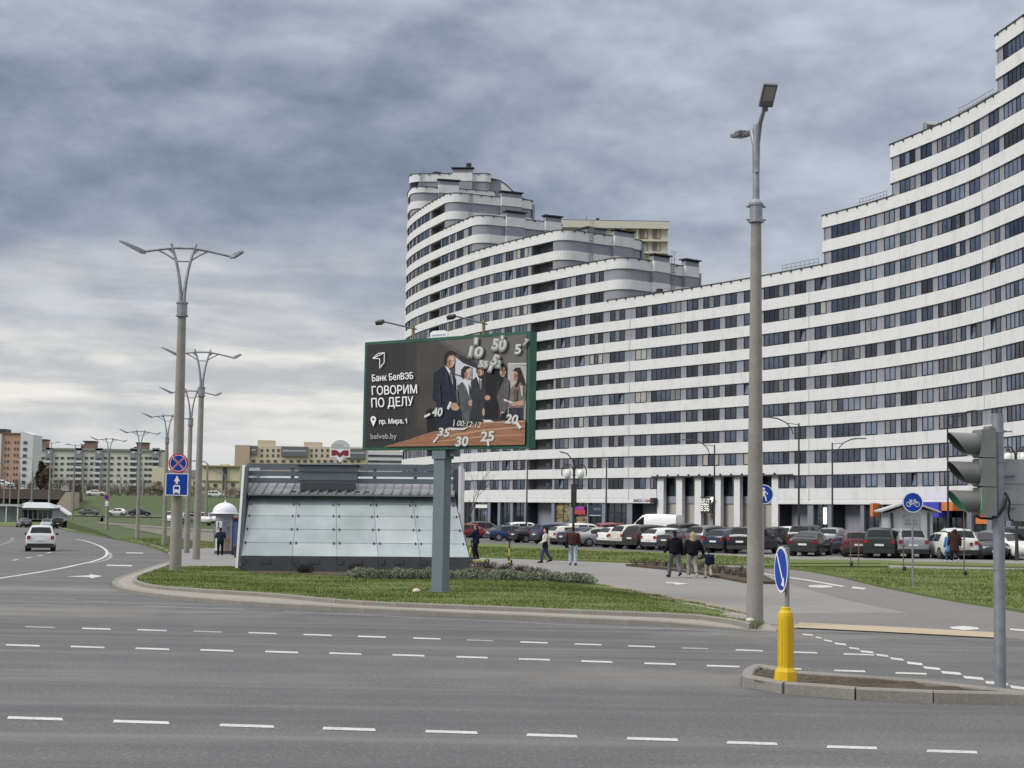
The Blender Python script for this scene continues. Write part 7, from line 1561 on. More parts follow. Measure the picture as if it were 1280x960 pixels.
def person(pos, rz, lab, h, top, legs, shoes, hair, stride=0.25, hair_style='short', jl=0.0, arms=(0.1, -0.1), bag=None, hat=None, wide=1.0, hood=False, elbow=(0.25, 0.25), extra=None, cuff=None, lift=0.0, arm_out=(0.04, 0.04), head_turn=0.0, skirt=None):
    """local +x is forward, +y left; stride is the fore-aft distance of the feet"""
    r = thing('person', lab, 'person', pos, rz, 'people on the paths'); k = h/1.75
    wide *= 1.06; V = lambda x, y, z: Vector((x*k, y*k*wide, z*k))
    hip, chest, neck, head = V(0, 0, 0.93), V(0.0, 0, 1.30), V(0.0, 0, 1.48), V(0.02, 0, 1.63)
    J = {}
    for s, nm in ((1, 'l'), (-1, 'r')):
        fx = stride*s*0.5; back = fx < 0
        hp = V(0, 0.095*s, 0.92); kn = V(fx*0.5+0.07, 0.10*s, 0.49+(0.03 if back else 0)); an = V(fx-0.03, 0.105*s, 0.085+(0.09 if back and abs(stride) > 0.2 else 0)); 
        toe = an+V(0.17, 0.02*s, -0.045 if not (back and abs(stride) > 0.2) else -0.10); heel = an+V(-0.04, 0, -0.04)
        sh = V(0, 0.185*s, 1.405); aa = arms[0 if s > 0 else 1]; ao = arm_out[0 if s > 0 else 1]; el = sh+V(0.29*sin(aa), ao*s+0.02*s, -0.29*cos(aa)); ea = aa+elbow[0 if s > 0 else 1]; wr_ = el+V(0.25*sin(ea), (ao*0.4-0.01)*s, -0.25*cos(ea)); J[nm] = (hp, kn, an, toe, heel, sh, el, wr_, ea)
    b = MB()
    cap_mb(b, hip+V(0, 0.05, 0), hip+V(0, -0.05, 0), 0.115*k, 0.115*k); cap_mb(b, hip, chest, 0.12*k, 0.135*k); cap_mb(b, chest+V(0, 0.09, 0.02), chest+V(0, -0.09, 0.02), 0.11*k, 0.11*k); cap_mb(b, chest, neck, 0.10*k, 0.055*k); cap_mb(b, neck, head, 0.052*k, 0.055*k)
    b.blob(head+V(0.0, 0, 0.015), (0.098*k, 0.078*k, 0.122*k), 14, 10); cap_mb(b, head+V(0.045, 0, -0.07), head+V(0.055, 0, -0.08), 0.045*k, 0.035*k, 8); cap_mb(b, head+V(0.098, 0, 0.01), head+V(0.112, 0, -0.02), 0.010*k, 0.016*k, 6)
    for s in (-1, 1): b.blob(head+V(0.0, 0.08*s, 0.0), (0.022*k, 0.014*k, 0.034*k), 6, 4)
    for nm, s in (('l', 1), ('r', -1)):
        hp, kn, an, toe, heel, sh, el, wr_, ea = J[nm]
        cap_mb(b, hp, kn, 0.085*k, 0.055*k); cap_mb(b, kn, an, 0.055*k, 0.038*k); cap_mb(b, heel, toe, 0.036*k, 0.03*k, 8); cap_mb(b, sh, el, 0.05*k, 0.04*k); cap_mb(b, el, wr_, 0.04*k, 0.028*k)
        d = (V(sin(ea), 0, -cos(ea))).normalized(); fw_ = Vector((cos(ea), 0, sin(ea))); hand = wr_+d*0.065*k
        for o_ in (-0.022, 0.022): cap_mb(b, wr_+d*0.015*k, hand+fw_*o_*k+d*0.02*k, 0.02*k, 0.018*k, 8)
        for i, (o_, fl) in enumerate(((-0.034, 0.06), (-0.012, 0.075), (0.012, 0.078), (0.034, 0.068))):
            p0 = hand+fw_*o_*k+d*0.02*k; p1 = p0+d*fl*0.55*k+Vector((0, -s*0.008*k, 0)); cap_mb(b, p0, p1, 0.0105*k, 0.0095*k, 6, 2); cap_mb(b, p1, p1+d*fl*0.45*k+Vector((0, -s*0.022*k, 0)), 0.0095*k, 0.008*k, 6, 2)
        p0 = wr_+d*0.03*k+fw_*0.03*k; p1 = p0+d*0.03*k+fw_*0.03*k; cap_mb(b, p0, p1, 0.013*k, 0.011*k, 6, 2); cap_mb(b, p1, p1+d*0.03*k+fw_*0.006*k, 0.011*k, 0.009*k, 6, 2)
    bo = remesh(b, 'body', M_skin, r, 0.0115*k, 2)
    for s in (-1, 1): m = MB(); m.blob(head+V(0.088, 0.033*s, 0.022), 0.010*k, 6, 4); m.build('eye', M_eye, r)
    m = MB(); m.blob(head+V(0.094, 0, -0.052), (0.008*k, 0.024*k, 0.008*k), 8, 4); m.build('mouth', M_lip, r)
    # trousers, jacket, shoes, hair
    t = MB(); cap_mb(t, hip+V(0, 0.05, 0.02), hip+V(0, -0.05, 0.02), 0.135*k, 0.135*k)
    for nm in 'lr': hp, kn, an, toe, heel, sh, el, wr_, ea = J[nm]; cap_mb(t, hp, kn, 0.118*k, 0.09*k); cap_mb(t, kn, an+V(0, 0, 0.05), 0.09*k, 0.078*k)
    remesh(t, 'trousers', legs, r, 0.016*k, 3)
    j = MB(); lowz = 0.88-jl
    cap_mb(j, V(0, 0.06, lowz+0.13), V(0, -0.06, lowz+0.13), 0.172*k, 0.172*k)
    cap_mb(j, V(0, 0, lowz+0.15), chest, 0.185*k, 0.18*k); cap_mb(j, V(0, 0.05, lowz+0.13), chest+V(0, 0.08, 0.02), 0.165*k, 0.155*k); cap_mb(j, V(0, -0.05, lowz+0.13), chest+V(0, -0.08, 0.02), 0.165*k, 0.155*k); cap_mb(j, chest+V(0, 0.11, 0.06), chest+V(0, -0.11, 0.06), 0.12*k, 0.12*k); cap_mb(j, chest+V(0, 0, 0.05), neck+V(-0.01, 0, -0.02), 0.12*k, 0.075*k)
    if hood: cap_mb(j, neck+V(-0.07, 0.06, -0.01), neck+V(-0.07, -0.06, -0.01), 0.07*k, 0.07*k)
    for nm in 'lr': hp, kn, an, toe, heel, sh, el, wr_, ea = J[nm]; cap_mb(j, sh, el, 0.088*k, 0.074*k); cap_mb(j, el, el+(wr_-el)*0.96, 0.074*k, 0.06*k)
    remesh(j, 'jacket', top, r, 0.016*k, 3)
    for nm in 'lr':
        hp, kn, an, toe, heel, sh, el, wr_, ea = J[nm]; m = MB(); cap_mb(m, heel+V(0, 0, -0.002), toe+V(0.02, 0, 0), 0.048*k, 0.040*k, 8); cap_mb(m, an, heel, 0.045*k, 0.05*k, 8); o = remesh(m, 'shoe', shoes, r, 0.014*k, 2)
    if hair is not None:
        m = MB(); m.blob(head+V(-0.018, 0, 0.045), (0.10*k, 0.09*k, 0.108*k), 14, 9)
        if hair_style == 'long':
            cap_mb(m, head+V(-0.05, 0, 0.02), head+V(-0.09, 0, -0.26), 0.088*k, 0.06*k); cap_mb(m, head+V(-0.05, 0.05, 0.0), head+V(-0.08, 0.07, -0.24), 0.05*k, 0.04*k); cap_mb(m, head+V(-0.05, -0.05, 0.0), head+V(-0.08, -0.07, -0.24), 0.05*k, 0.04*k)
        elif hair_style == 'bun': m.blob(head+V(-0.11, 0, 0.05), 0.055*k, 10, 8)
        else: cap_mb(m, head+V(-0.05, 0, 0.0), head+V(-0.06, 0, -0.05), 0.07*k, 0.05*k)
        remesh(m, 'hair', hair, r, 0.014*k, 2)
    if hat is not None:
        m = MB(); m.blob(head+V(-0.01, 0, 0.07), (0.112*k, 0.098*k, 0.085*k), 14, 8); m.add([V(0.06, -0.07, 1.69), V(0.19, -0.05, 1.675), V(0.19, 0.05, 1.675), V(0.06, 0.07, 1.69)], [(0, 1, 2, 3)]) if hat[1] else None; m.build('cap' if hat[1] else 'hat', hat[0], r, smooth=True)
    if cuff is not None: m = MB(); m.blob(head+V(-0.005, 0, 0.03), (0.114*k, 0.100*k, 0.03*k), 14, 6); m.build('hat_band', cuff, r, smooth=True)
    if bag is not None:
        s = bag[1]; c = V(bag[2] if len(bag) > 2 else -0.02, 0.25*s, 0.92); m = MB(); m.box(c, (0.30*k, 0.11*k, 0.30*k), taper=0.85); sh = J['l' if s > 0 else 'r'][5]
        bg = thing('bag', bag[3], 'bag', pos, rz, None); m.build('bag_body', bag[0], bg); m = MB(); m.tube([c+V(0.1, 0, 0.14), sh+V(0.05, 0.03*s, 0.10), sh+V(-0.06, 0.03*s, 0.10), c+V(-0.1, 0, 0.14)], 0.014*k, 6); m.build('strap', bag[0], bg)
    return r
C_blk = cloth('black', (0.012, 0.012, 0.016)); C_navy = cloth('navy', (0.012, 0.016, 0.035)); C_gry = cloth('grey', (0.135, 0.14, 0.15)); C_lgry = cloth('light_grey', (0.26, 0.25, 0.235)); C_brn = cloth('brown', (0.05, 0.026, 0.022)); C_jean = cloth('jeans', (0.33, 0.40, 0.47)); C_djean = cloth('dark_jeans', (0.05, 0.075, 0.14)); C_crm = cloth('cream', (0.56, 0.53, 0.45)); C_blue = cloth('blue_coat', (0.10, 0.26, 0.56)); C_teal = cloth('teal', (0.018, 0.032, 0.045)); C_bei = cloth('beige', (0.36, 0.33, 0.26)); C_sh = cloth('shoe', (0.014, 0.014, 0.016)); C_shw = cloth('white_shoe', (0.5, 0.5, 0.48)); C_red = cloth('red', (0.30, 0.06, 0.06)); C_wht = cloth('white', (0.6, 0.6, 0.6))
H_blk = cloth('black_hair', (0.012, 0.010, 0.010)); H_brn = cloth('brown_hair', (0.04, 0.024, 0.018)); H_bld = cloth('blonde_hair', (0.40, 0.30, 0.18))
def at_px(px, py, dz=0.026): q = G(px, py, dz); return q
def hpx(q, n): return n*q.y/FPX
q = at_px(843, 721.5); person(q, radians(105), 'person in black jacket, grey trousers and banded dark cap walking away, left of the couple', hpx(q, 56.5), C_blk, C_gry, C_sh, H_blk, 0.50, arms=(0.25, -0.2), hat=(C_blk, False), cuff=C_lgry, wide=1.12, hood=True, jl=0.02, elbow=(0.6, 0.5))
q = at_px(865.5, 722.3); person(q, radians(98), 'blonde person in a black jacket and light grey trousers holding the hand of the child', hpx(q, 56), C_blk, C_lgry, C_shw, H_bld, 0.30, 'long', arms=(0.1, 0.05), wide=1.1, jl=0.03, elbow=(0.3, 0.1), arm_out=(0.04, 0.14))
q = at_px(885.5, 722.8); person(q, radians(96), 'small child in a navy jacket and beige trousers walking hand in hand', hpx(q, 35), C_navy, C_bei, C_sh, H_blk, 0.28, hat=(C_navy, False), arms=(0.9, 0.1), wide=1.2, jl=0.06, elbow=(0.5, 0.3), arm_out=(0.16, 0.05))
q = at_px(716, 706.6); person(q, radians(82), 'person in a brown jacket and pale jeans walking away with a dark shoulder bag', hpx(q, 47.5), C_brn, C_jean, C_sh, H_brn, 0.12, arms=(0.15, 0.1), wide=1.12, jl=0.0, elbow=(1.0, 0.9), bag=(C_blk, 1, 0.02, 'dark shoulder bag carried by the person in the brown jacket'))
q = at_px(682, 703.6); person(q, radians(-175), 'person in a cream jacket and dark jeans walking to the left', hpx(q, 43), C_crm, C_djean, C_sh, H_blk, 0.5, 'long', arms=(0.2, -0.1), wide=1.05, jl=0.06, elbow=(0.9, 0.3), bag=(C_blk, 1, 0.06, 'black tote bag carried by the person in the cream jacket'))
q = at_px(594.5, 702.5); q.z += 0.15; person(q, radians(165), 'person in dark clothes with a reddish cap standing on the yellow scooter', hpx(q, 43), C_navy, C_blk, C_sh, H_brn, 0.10, arms=(0.7, 0.7), elbow=(0.7, 0.7), hat=(C_red, False), wide=1.1, jl=0.15, hood=True)
q = G(1187, 702.3, 0.03); person(q, radians(100), 'person in a light blue coat walking beside the white car', hpx(q, 37), C_blue, C_djean, C_shw, H_brn, 0.3, 'long', jl=0.30, wide=1.05)
q = G(1193.5, 702.8, 0.03); person(q, radians(95), 'person in a long black coat with a pale hat walking right of the blue coat', hpx(q, 42), C_brn, C_blk, C_shw, H_brn, 0.3, 'long', jl=0.34, wide=1.15, hat=(C_wht, False))
q = G(275, 694.3, 0.13); person(q, radians(105), 'person in a dark teal jacket standing before the advertising column', hpx(q, 34), C_teal, C_blk, C_sh, H_blk, 0.14, hood=True, wide=1.1, jl=0.03, arms=(0.5, 0.5), elbow=(1.3, 1.3))
q = G(127, 661.0, 0.1); q.z += 0.15; person(q, radians(170), 'tiny far person in dark clothes near the low concrete wall', hpx(q, 15.5), C_blk, C_navy, C_sh, H_blk, 0.2, wide=1.15, jl=0.1)
# ------------------------------------------------------------------ far left: bank, underpass, estate blocks
def zfar(y): return float(np.interp(y, [120, 150, 200, 262, 300, 314, 346, 376, 420, 900], [-0.7, -0.45, 0.1, 0.45, 0.65, 1.2, 5.0, 5.1, 5.6, 12.0]))
def XP(px, Y): return (px-640)/FPX*Y
def strip_sheet(name, rows, m, kind='structure', skirt=0.0):
    """rows: list of (Y, xleft, xright, z)"""
    b = MB(); n = 14; vs = []
    for Y, x0, x1, z in rows:
        for i in range(n+1): x = x0+(x1-x0)*i/n; vs.append((x, Y, z+0.12*sin(x*0.13+Y*0.07)))
    for r in range(len(rows)-1):
        for i in range(n): b.f.append((r*(n+1)+i, r*(n+1)+i+1, (r+1)*(n+1)+i+1, (r+1)*(n+1)+i)); b.m.append(0)
    b.v = vs
    if skirt:
        R_ = len(rows); ed = [r*(n+1) for r in range(R_)]; fr_ = list(range(n+1))
        for ch in (ed, fr_):
            o0 = len(b.v); b.v += [(b.v[i][0]-0.02, b.v[i][1]-0.02, b.v[i][2]-skirt) for i in ch]
            for j in range(len(ch)-1): b.f.append((ch[j], ch[j+1], o0+j+1, o0+j)); b.m.append(0)
    o = b.build(name, m); o['kind'] = kind; return o
bankrows = [(Y, XP(float(np.interp(Y, [135, 148, 175, 200, 230, 262], [168, 152, 128, 102, 89, 88])), Y), XP(330, Y)+20, zfar(Y)) for Y in (135, 148, 175, 200, 230, 262, 290, 300, 314, 320, 326, 332, 338, 346)]
strip_sheet('embankment', bankrows, M_bank, skirt=3.0)
strip_sheet('embankment', [(346, XP(88, 346), 40, 5.0), (376, XP(60, 376), 40, 5.1), (420, -240, 60, 5.6), (900, -600, 200, 12)], M_bank)
strip_sheet('street', [(296, XP(96, 296), XP(330, 296), 0.80), (303, XP(96, 303), XP(330, 303), 0.92)], M_park)
# low concrete wall of separate panels
M_cw = ground_mat('wall_concrete', (0.30, 0.285, 0.26), (0.21, 0.195, 0.175), (0.37, 0.36, 0.33), scales=(0.5, 2, 12))
w0, w1 = G(268, 677.5, 0.1), G(108, 660.3, 0.1); WL = thing('concrete_wall', 'low pale concrete wall of panels running behind the row of street lamps', 'wall', w0); d = (w1-w0); n = int(d.xy.length/3.0); an = atan2(d.y, d.x)
m = MB(); m.box((0, 0, 0.42), (d.xy.length/n-0.04, 0.18, 1.2)); pm_ = m.mesh('wall_panel', M_cw); m = MB(); m.box((0, 0, 0), (d.xy.length/n-0.01, 0.3, 0.14)); cm_ = m.mesh('coping_stone', M_strip)
for i in range(n):
    c = d*((i+0.5)/n); zt_ = T(w0.x+c.x, w0.y+c.y)-w0.z
    link('wall_panel', pm_, WL, (c.x, c.y, zt_), an); link('coping_stone', cm_, WL, (c.x, c.y, zt_+1.09), an)
# underpass: deck, abutment, dark opening
def PT(px, py, Y): q = AT(px, py, Y); return (q.x, q.y, q.z)
UP = thing('overpass', 'flat brownish road bridge over a dark underpass with a sloped pale abutment', 'bridge', AT(40, 650, 320)); uo = UP.location.copy()
M_deck = ground_mat('deck_paint', (0.13, 0.105, 0.10), (0.09, 0.07, 0.068), (0.17, 0.14, 0.13), scales=(0.2, 1, 8)); M_ab = ground_mat('abutment_concrete', (0.42, 0.37, 0.30), (0.33, 0.28, 0.23), (0.48, 0.44, 0.37), scales=(0.15, 1, 8))
m = MB(); a, b_ = AT(-30, 617, 320), AT(76, 619, 320); m.box(((a.x+b_.x)/2, 328, a.z), (b_.x-a.x, 16, 1.9)); m.box(((a.x+b_.x)/2, 320.6, a.z+1.0), (b_.x-a.x, 0.3, 0.25)); m.build('deck', M_deck, UP, org=uo)
m = MB(); x = a.x
while x < b_.x: m.box((x, 320.2, a.z+1.6), (0.12, 0.12, 1.1)); x += 2.5
m.box(((a.x+b_.x)/2, 320.2, a.z+2.1), (b_.x-a.x, 0.1, 0.1)); m.box(((a.x+b_.x)/2, 320.2, a.z+1.6), (b_.x-a.x, 0.08, 0.08)); m.build('railing', M_dmet, UP, org=uo)
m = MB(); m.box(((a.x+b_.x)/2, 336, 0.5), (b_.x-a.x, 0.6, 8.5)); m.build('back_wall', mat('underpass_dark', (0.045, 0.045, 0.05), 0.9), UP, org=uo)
m = MB(); P1 = [PT(66, 641, 318), PT(67, 636, 318), PT(82, 615, 318), PT(89, 615.5, 318), PT(89, 649, 318), PT(72, 649, 318)]; q2_ = [(x, y+6, z) for x, y, z in P1]; m.add(P1+q2_, [tuple(range(5, -1, -1)), tuple(range(6, 12))]+[(i, (i+1) % 6, 6+(i+1) % 6, 6+i) for i in range(6)]); m.build('abutment', M_ab, UP, org=uo)
for px in (4, 30): m = MB(); c = AT(px, 640, 324); m.box((c.x, 324, 1.3), (0.9, 0.9, 4.5)); m.build('pier', M_ab, UP, org=uo)
# station pavilion in front of the underpass
SY = 268; so = AT(44, 650, SY); ST = thing('station_pavilion', 'low white-roofed glazed pavilion in front of the underpass', 'pavilion', so); w = (65-21)*SY/FPX; u = SY/FPX
m = MB(); m.box((0, 2, 8*u), (w, 4, 15*u)); m.build('wall', mat('pavilion_grey', (0.34, 0.37, 0.40), 0.6, var=0.15, vscale=0.5), ST)
for i in range(7): m = MB(); m.box((-w/2+w*(i+0.6)/7.2, -0.03, 7*u), (w/9.5, 0.1, 11*u)); m.build('window', M_shop, ST)
m = MB(); m.add([(-w/2-0.6, -1, 15*u), (w/2+0.6, -1, 15*u), (w/2+0.6, 4.6, 16*u), (-w/2-0.6, 4.6, 16*u), (-w/2+1.2, 1, 22*u), (w/2-1.2, 1, 22*u)], [(0, 1, 5, 4), (1, 2, 5), (2, 3, 4, 5), (3, 0, 4), (3, 2, 1, 0)]); m.build('roof', mat('roof_white', (0.44, 0.46, 0.49), 0.5, var=0.1), ST)
m = MB(); m.box((0, -0.2, 13.6*u), (w*0.8, 0.12, 1.6*u)); m.build('fascia', M_wh, ST)
so2 = AT(7, 652, 262); S2 = thing('bus_shelter', 'grey bus shelter with a pale roof at the far left edge', 'shelter', so2); m = MB(); m.box((0, 1, 20*u), (32*u, 2.2, 2.6*u)); m.build('roof', MATS['roof_white'], S2); m = MB(); m.box((0, 1.9, 9*u), (30*u, 0.1, 19*u)); m.build('back_panel', mat('shelter_glass', (0.16, 0.19, 0.21), 0.2, spec=0.7), S2)
for x in (-14, 0, 14): m = MB(); m.box((x*u, 0.1, 9.5*u), (0.14, 0.14, 20*u)); m.build('post', M_wh, S2)
so3 = AT(77, 648, 285); S3 = thing('stair_canopy', 'white slanted stair roof beside the sloped abutment', 'canopy', so3); v_ = 285/FPX; m = MB(); m.add([(-11*v_, 0, 15*v_), (-9*v_, 0, 16.5*v_), (10*v_, 0, 4.5*v_), (9*v_, 0, 3*v_), (-11*v_, 3, 15*v_), (-9*v_, 3, 16.5*v_), (10*v_, 3, 4.5*v_), (9*v_, 3, 3*v_)], [(0, 3, 2, 1), (4, 5, 6, 7), (1, 2, 6, 5), (0, 1, 5, 4), (2, 3, 7, 6)]); m.build('roof', M_wh, S3); m = MB(); m.add([(-10*v_, 0.3, -0.5), (9*v_, 0.3, -0.5), (9*v_, 0.3, 3*v_), (-10*v_, 0.3, 14.5*v_)], [(0, 1, 2, 3)]); m.build('side_panel', MATS['shelter_glass'], S3)
# ---- far blocks
M_fw = mat('far_window', (0.05, 0.06, 0.075), 0.15, spec=0.6)
def block(name, lab, px0, px1, ytop, Y, depth, m, zb=0.0, ang=0.0):
    x0, x1 = XP(px0, Y), XP(px1, Y); zt_ = AT((px0+px1)/2, ytop, Y).z; o = thing(name, lab, 'building', ((x0+x1)/2, Y, zb), ang); b = MB(); b.box((0, depth/2, (zt_-zb)/2), (x1-x0, depth, zt_-zb)); b.build('wall', m, o)
    o['_w'] = x1-x0; return o, x0, x1, zt_, Y/FPX
def lz(px, py, Y, zb): return AT(px, py, Y).z-zb
def bxp(o, nm, px0, px1, y0, y1, Y, m, zb, oy=0.0, dp=0.4):
    """box part on the front of a far building, from picture extents"""
    cx = o.location.x; a, b_ = XP(px0, Y)-cx, XP(px1, Y)-cx; z1, z0 = lz((px0+px1)/2, y0, Y, zb), lz((px0+px1)/2, y1, Y, zb); q = MB(); q.box(((a+b_)/2, oy, (z0+z1)/2), (b_-a, dp, z1-z0)); return q.build(nm, m, o)
def win_grid(o, cols, rows, Y, zb, wpx, hpx_, m=M_fw, oy=-0.05, nm='window'):
    k = Y/FPX; q = MB(); q.box((0, 0, 0), (wpx*k, 0.3, hpx_*k), mi=0); me = q.mesh(nm, m); cx = o.location.x
    for py in rows:
        for px in cols: link(nm, me, o, (XP(px, Y)-cx, oy, lz(px, py, Y, zb)))
M_crm = streaky('cream_panel', (0.60, 0.595, 0.52), (0.50, 0.495, 0.44), 0.85, 0.5, (0.1, 0.1, 0.03)); M_gbay = mat('bay_grey', (0.25, 0.255, 0.26), 0.8, var=0.1); M_brick = mat('roof_brick', (0.22, 0.13, 0.11), 0.85, var=0.2); M_orng = streaky('orange_panel', (0.48, 0.315, 0.24), (0.41, 0.27, 0.205), 0.85, 0.5, (0.1, 0.1, 0.03)); M_wp = streaky('white_panel_wall', (0.62, 0.63, 0.64), (0.5, 0.51, 0.52), 0.85, 0.4, (0.1, 0.1, 0.03)); M_peach = streaky('peach_panel', (0.60, 0.51, 0.385), (0.52, 0.44, 0.335), 0.85, 0.5, (0.1, 0.1, 0.03))  # cream, orange, peach and brick lightened in place of distance haze
Y = 780
A1, x0, x1, zt_, k = block('apartment_block', 'long cream apartment block with five grey bays behind the bare bushes', 43, 205, 562.5, Y, 14, M_crm)
bxp(A1, 'parapet', 43, 205, 560.8, 563.2, Y, M_gbay, 0, 3, 8)
bays = [64, 101, 126, 169.5, 197]
for px in bays:
    bxp(A1, 'bay', px-4.4, px+4.4, 560, 612, Y, M_gbay, 0, -0.4, 1.2)
    q = MB(); plate(q, 1.5*k, 0.2, 0, 14); q.build('round_window', M_wp, A1, loc=(XP(px, Y)-A1.location.x, -1.3, lz(px, 565.8, Y, 0)))
    for py in (575, 582.2, 589.4, 596.6, 603.8): bxp(A1, 'balcony', px-4.6, px+4.6, py+0.6, py+3.4, Y, M_wp, 0, -1.2, 1.4); bxp(A1, 'window', px-3, px+3, py-2.6, py+0.4, Y, M_fw, 0, -1.1, 0.3)
win_grid(A1, [50, 56, 73, 80, 88, 93, 110, 117, 134, 142, 151, 159.5, 178, 185, 190], [572.6, 579.8, 587, 594.4, 601.8], Y, 0, 4, 2.9)
for a, b_, y0 in ((44.5, 57.5, 549), (99.5, 118.5, 551), (166, 184, 553)):
    bxp(A1, 'stair_tower', a+(6 if a > 50 and a < 100 else 5), b_, y0+1, 562, Y, M_brick, 0, 5, 6); bxp(A1, 'roof_cap', a+4, b_+0.8, y0-0.2, y0+1.2, Y, M_cop, 0, 5, 7); bxp(A1, 'lift_room', a, a+8, y0+5, 562, Y, mat('lift_brown', (0.10, 0.06, 0.055), 0.9), 0, 7, 5)
Y = 640
A2, *_ = block('apartment_tower', 'orange and white apartment tower at the left picture edge', -14, 28.5, 542, Y, 12, M_orng)
bxp(A2, 'white_corner', -16, 4, 543, 625, Y, M_wp, 0, -0.3, 1.0); win_grid(A2, [9, 12.5, 20.5, 24], [553, 561, 569, 577, 585, 593, 601], Y, 0, 1.5, 3.2); bxp(A2, 'cornice', 3, 29, 541, 542.4, Y, M_brick, 0, 0, 1.2)
q = MB(); c = A2.location; pts = [(28.5, 539), (44, 543.5), (44, 625), (28.5, 625)]; f_ = [(XP(a, Y)-c.x, -1.5, lz(a, b_, Y, 0)) for a, b_ in pts]; bk = [(x, 11, z) for x, y_, z in f_]; q.add(f_+bk, [(3, 2, 1, 0), (4, 5, 6, 7), (0, 1, 5, 4), (1, 2, 6, 5), (0, 4, 7, 3)]); q.build('white_wing', M_wp, A2); win_grid(A2, [34.5], [553.5, 561.7, 569.8, 578, 586.2, 594.4, 602.6], Y, 0, 4.4, 3.4, oy=-1.6); bxp(A2, 'roof_block', -6, 8, 536, 543, Y, M_cop, 0, 4, 6); win_grid(A2, [-4], [555, 571, 587, 603], Y, 0, 2.5, 3, oy=-0.9)
Y = 860
A3, *_ = block('apartment_block', 'long peach apartment block with grey balconies behind the pavilion', 296, 459, 558, Y, 14, M_peach)
bxp(A3, 'taller_part', 323, 344, 550.3, 560, Y, M_peach, 0, 3, 5); bxp(A3, 'taller_part', 381, 403, 552.6, 560, Y, M_peach, 0, 3, 5); bxp(A3, 'taller_part', 417, 429, 554.5, 560, Y, M_peach, 0, 4, 5); bxp(A3, 'side_wing', 296, 314.5, 556.5, 600, Y, mat('peach_dark', (0.47, 0.36, 0.27), 0.85, var=0.1), 0, -1, 2)
for a, b_, y0, y1 in ((314.5, 323, 557.5, 568), (353.5, 386.5, 558.5, 570.5), (434, 459, 561, 573)): 
    bxp(A3, 'balcony_block', a, b_, y0, y1, Y, mat('balcony_grey', (0.14, 0.145, 0.16), 0.7, var=0.2), 0, -0.6, 1.4); bxp(A3, 'balcony_glazing', a+1.5, b_-1.5, y0+4.2, y0+6.4, Y, mat('glazing_pale', (0.35, 0.38, 0.41), 0.3), 0, -1.2, 0.4)
win_grid(A3, [304.5, 311, 329, 336, 343, 349.5, 391, 397, 404, 411, 418, 425, 431], [563, 569.6], Y, 0, 2.6, 3.4); win_grid(A3, [301, 308, 319, 329, 337, 346, 356, 366, 375, 383, 391, 400, 408, 416, 425, 433, 442, 450], [576.4, 583], Y, 0, 4.2, 2.8, oy=-0.2)
Y = 900
A4, *_ = block('office_block', 'white office block with window bands, peeping out right of the peach block', 459, 520, 564.5, Y, 14, M_wp); bxp(A4, 'roof_house', 467, 500, 559.5, 565, Y, M_peach, 0, 5, 6)
for py in (570, 577, 584): bxp(A4, 'window_band', 459.5, 520, py-1.3, py+1.3, Y, M_fw, 0, -0.1, 0.3)
Y = 430
A5, *_ = block('house', 'cream flat-roofed house with a dark gap, between the lamp posts and the pavilion', 255, 302, 583, Y, 12, streaky('cream_house', (0.60, 0.55, 0.40), (0.52, 0.47, 0.34), 0.85, 0.4)); bxp(A5, 'dark_gap', 281.5, 286, 584.5, 612, Y, M_cop, 0, -0.2, 0.6); bxp(A5, 'eave', 254.5, 303, 582, 584, Y, mat('tan_trim', (0.27, 0.22, 0.13), 0.8), 0, -0.3, 1.0); bxp(A5, 'chimney', 275, 285, 579.5, 583, Y, MATS['cream_house'], 0, 4, 3); bxp(A5, 'base_band', 255, 302, 600.5, 602, Y, MATS['tan_trim'], 0, -0.15, 0.4); win_grid(A5, [294], [606], Y, 0, 4, 4, oy=-0.1)
for px, w_ in ((262, 4), (272, 4)): win_grid(A5, [px], [606.5], Y, 0, w_, 4, oy=-0.1)
A6, *_ = block('house', 'low house with a dark pitched roof and cream gable left of the cream house', 196, 258, 598, 440, 10, MATS['cream_house']); cx = A6.location.x; q = MB(); r0 = [(XP(190, 440)-cx, -0.5, lz(190, 597, 440, 0)), (XP(259, 440)-cx, -0.5, lz(259, 597, 440, 0)), (XP(257, 440)-cx, 5, lz(257, 587, 440, 0)), (XP(201, 440)-cx, 5, lz(201, 587, 440, 0)), (XP(190, 440)-cx, 10.5, lz(190, 597, 440, 0)), (XP(259, 440)-cx, 10.5, lz(259, 597, 440, 0))]; q.add(r0, [(0, 1, 2, 3), (3, 2, 5, 4), (1, 5, 2), (4, 0, 3)]); q.build('roof', mat('roof_slate_dark', (0.085, 0.082, 0.085), 0.8, var=0.2), A6); bxp(A6, 'gable', 194, 212, 584.5, 612, 440, MATS['cream_house'], 0, -0.8, 1.0); win_grid(A6, [203, 224, 236, 248], [604], 440, 0, 4, 4, oy=-1.4)
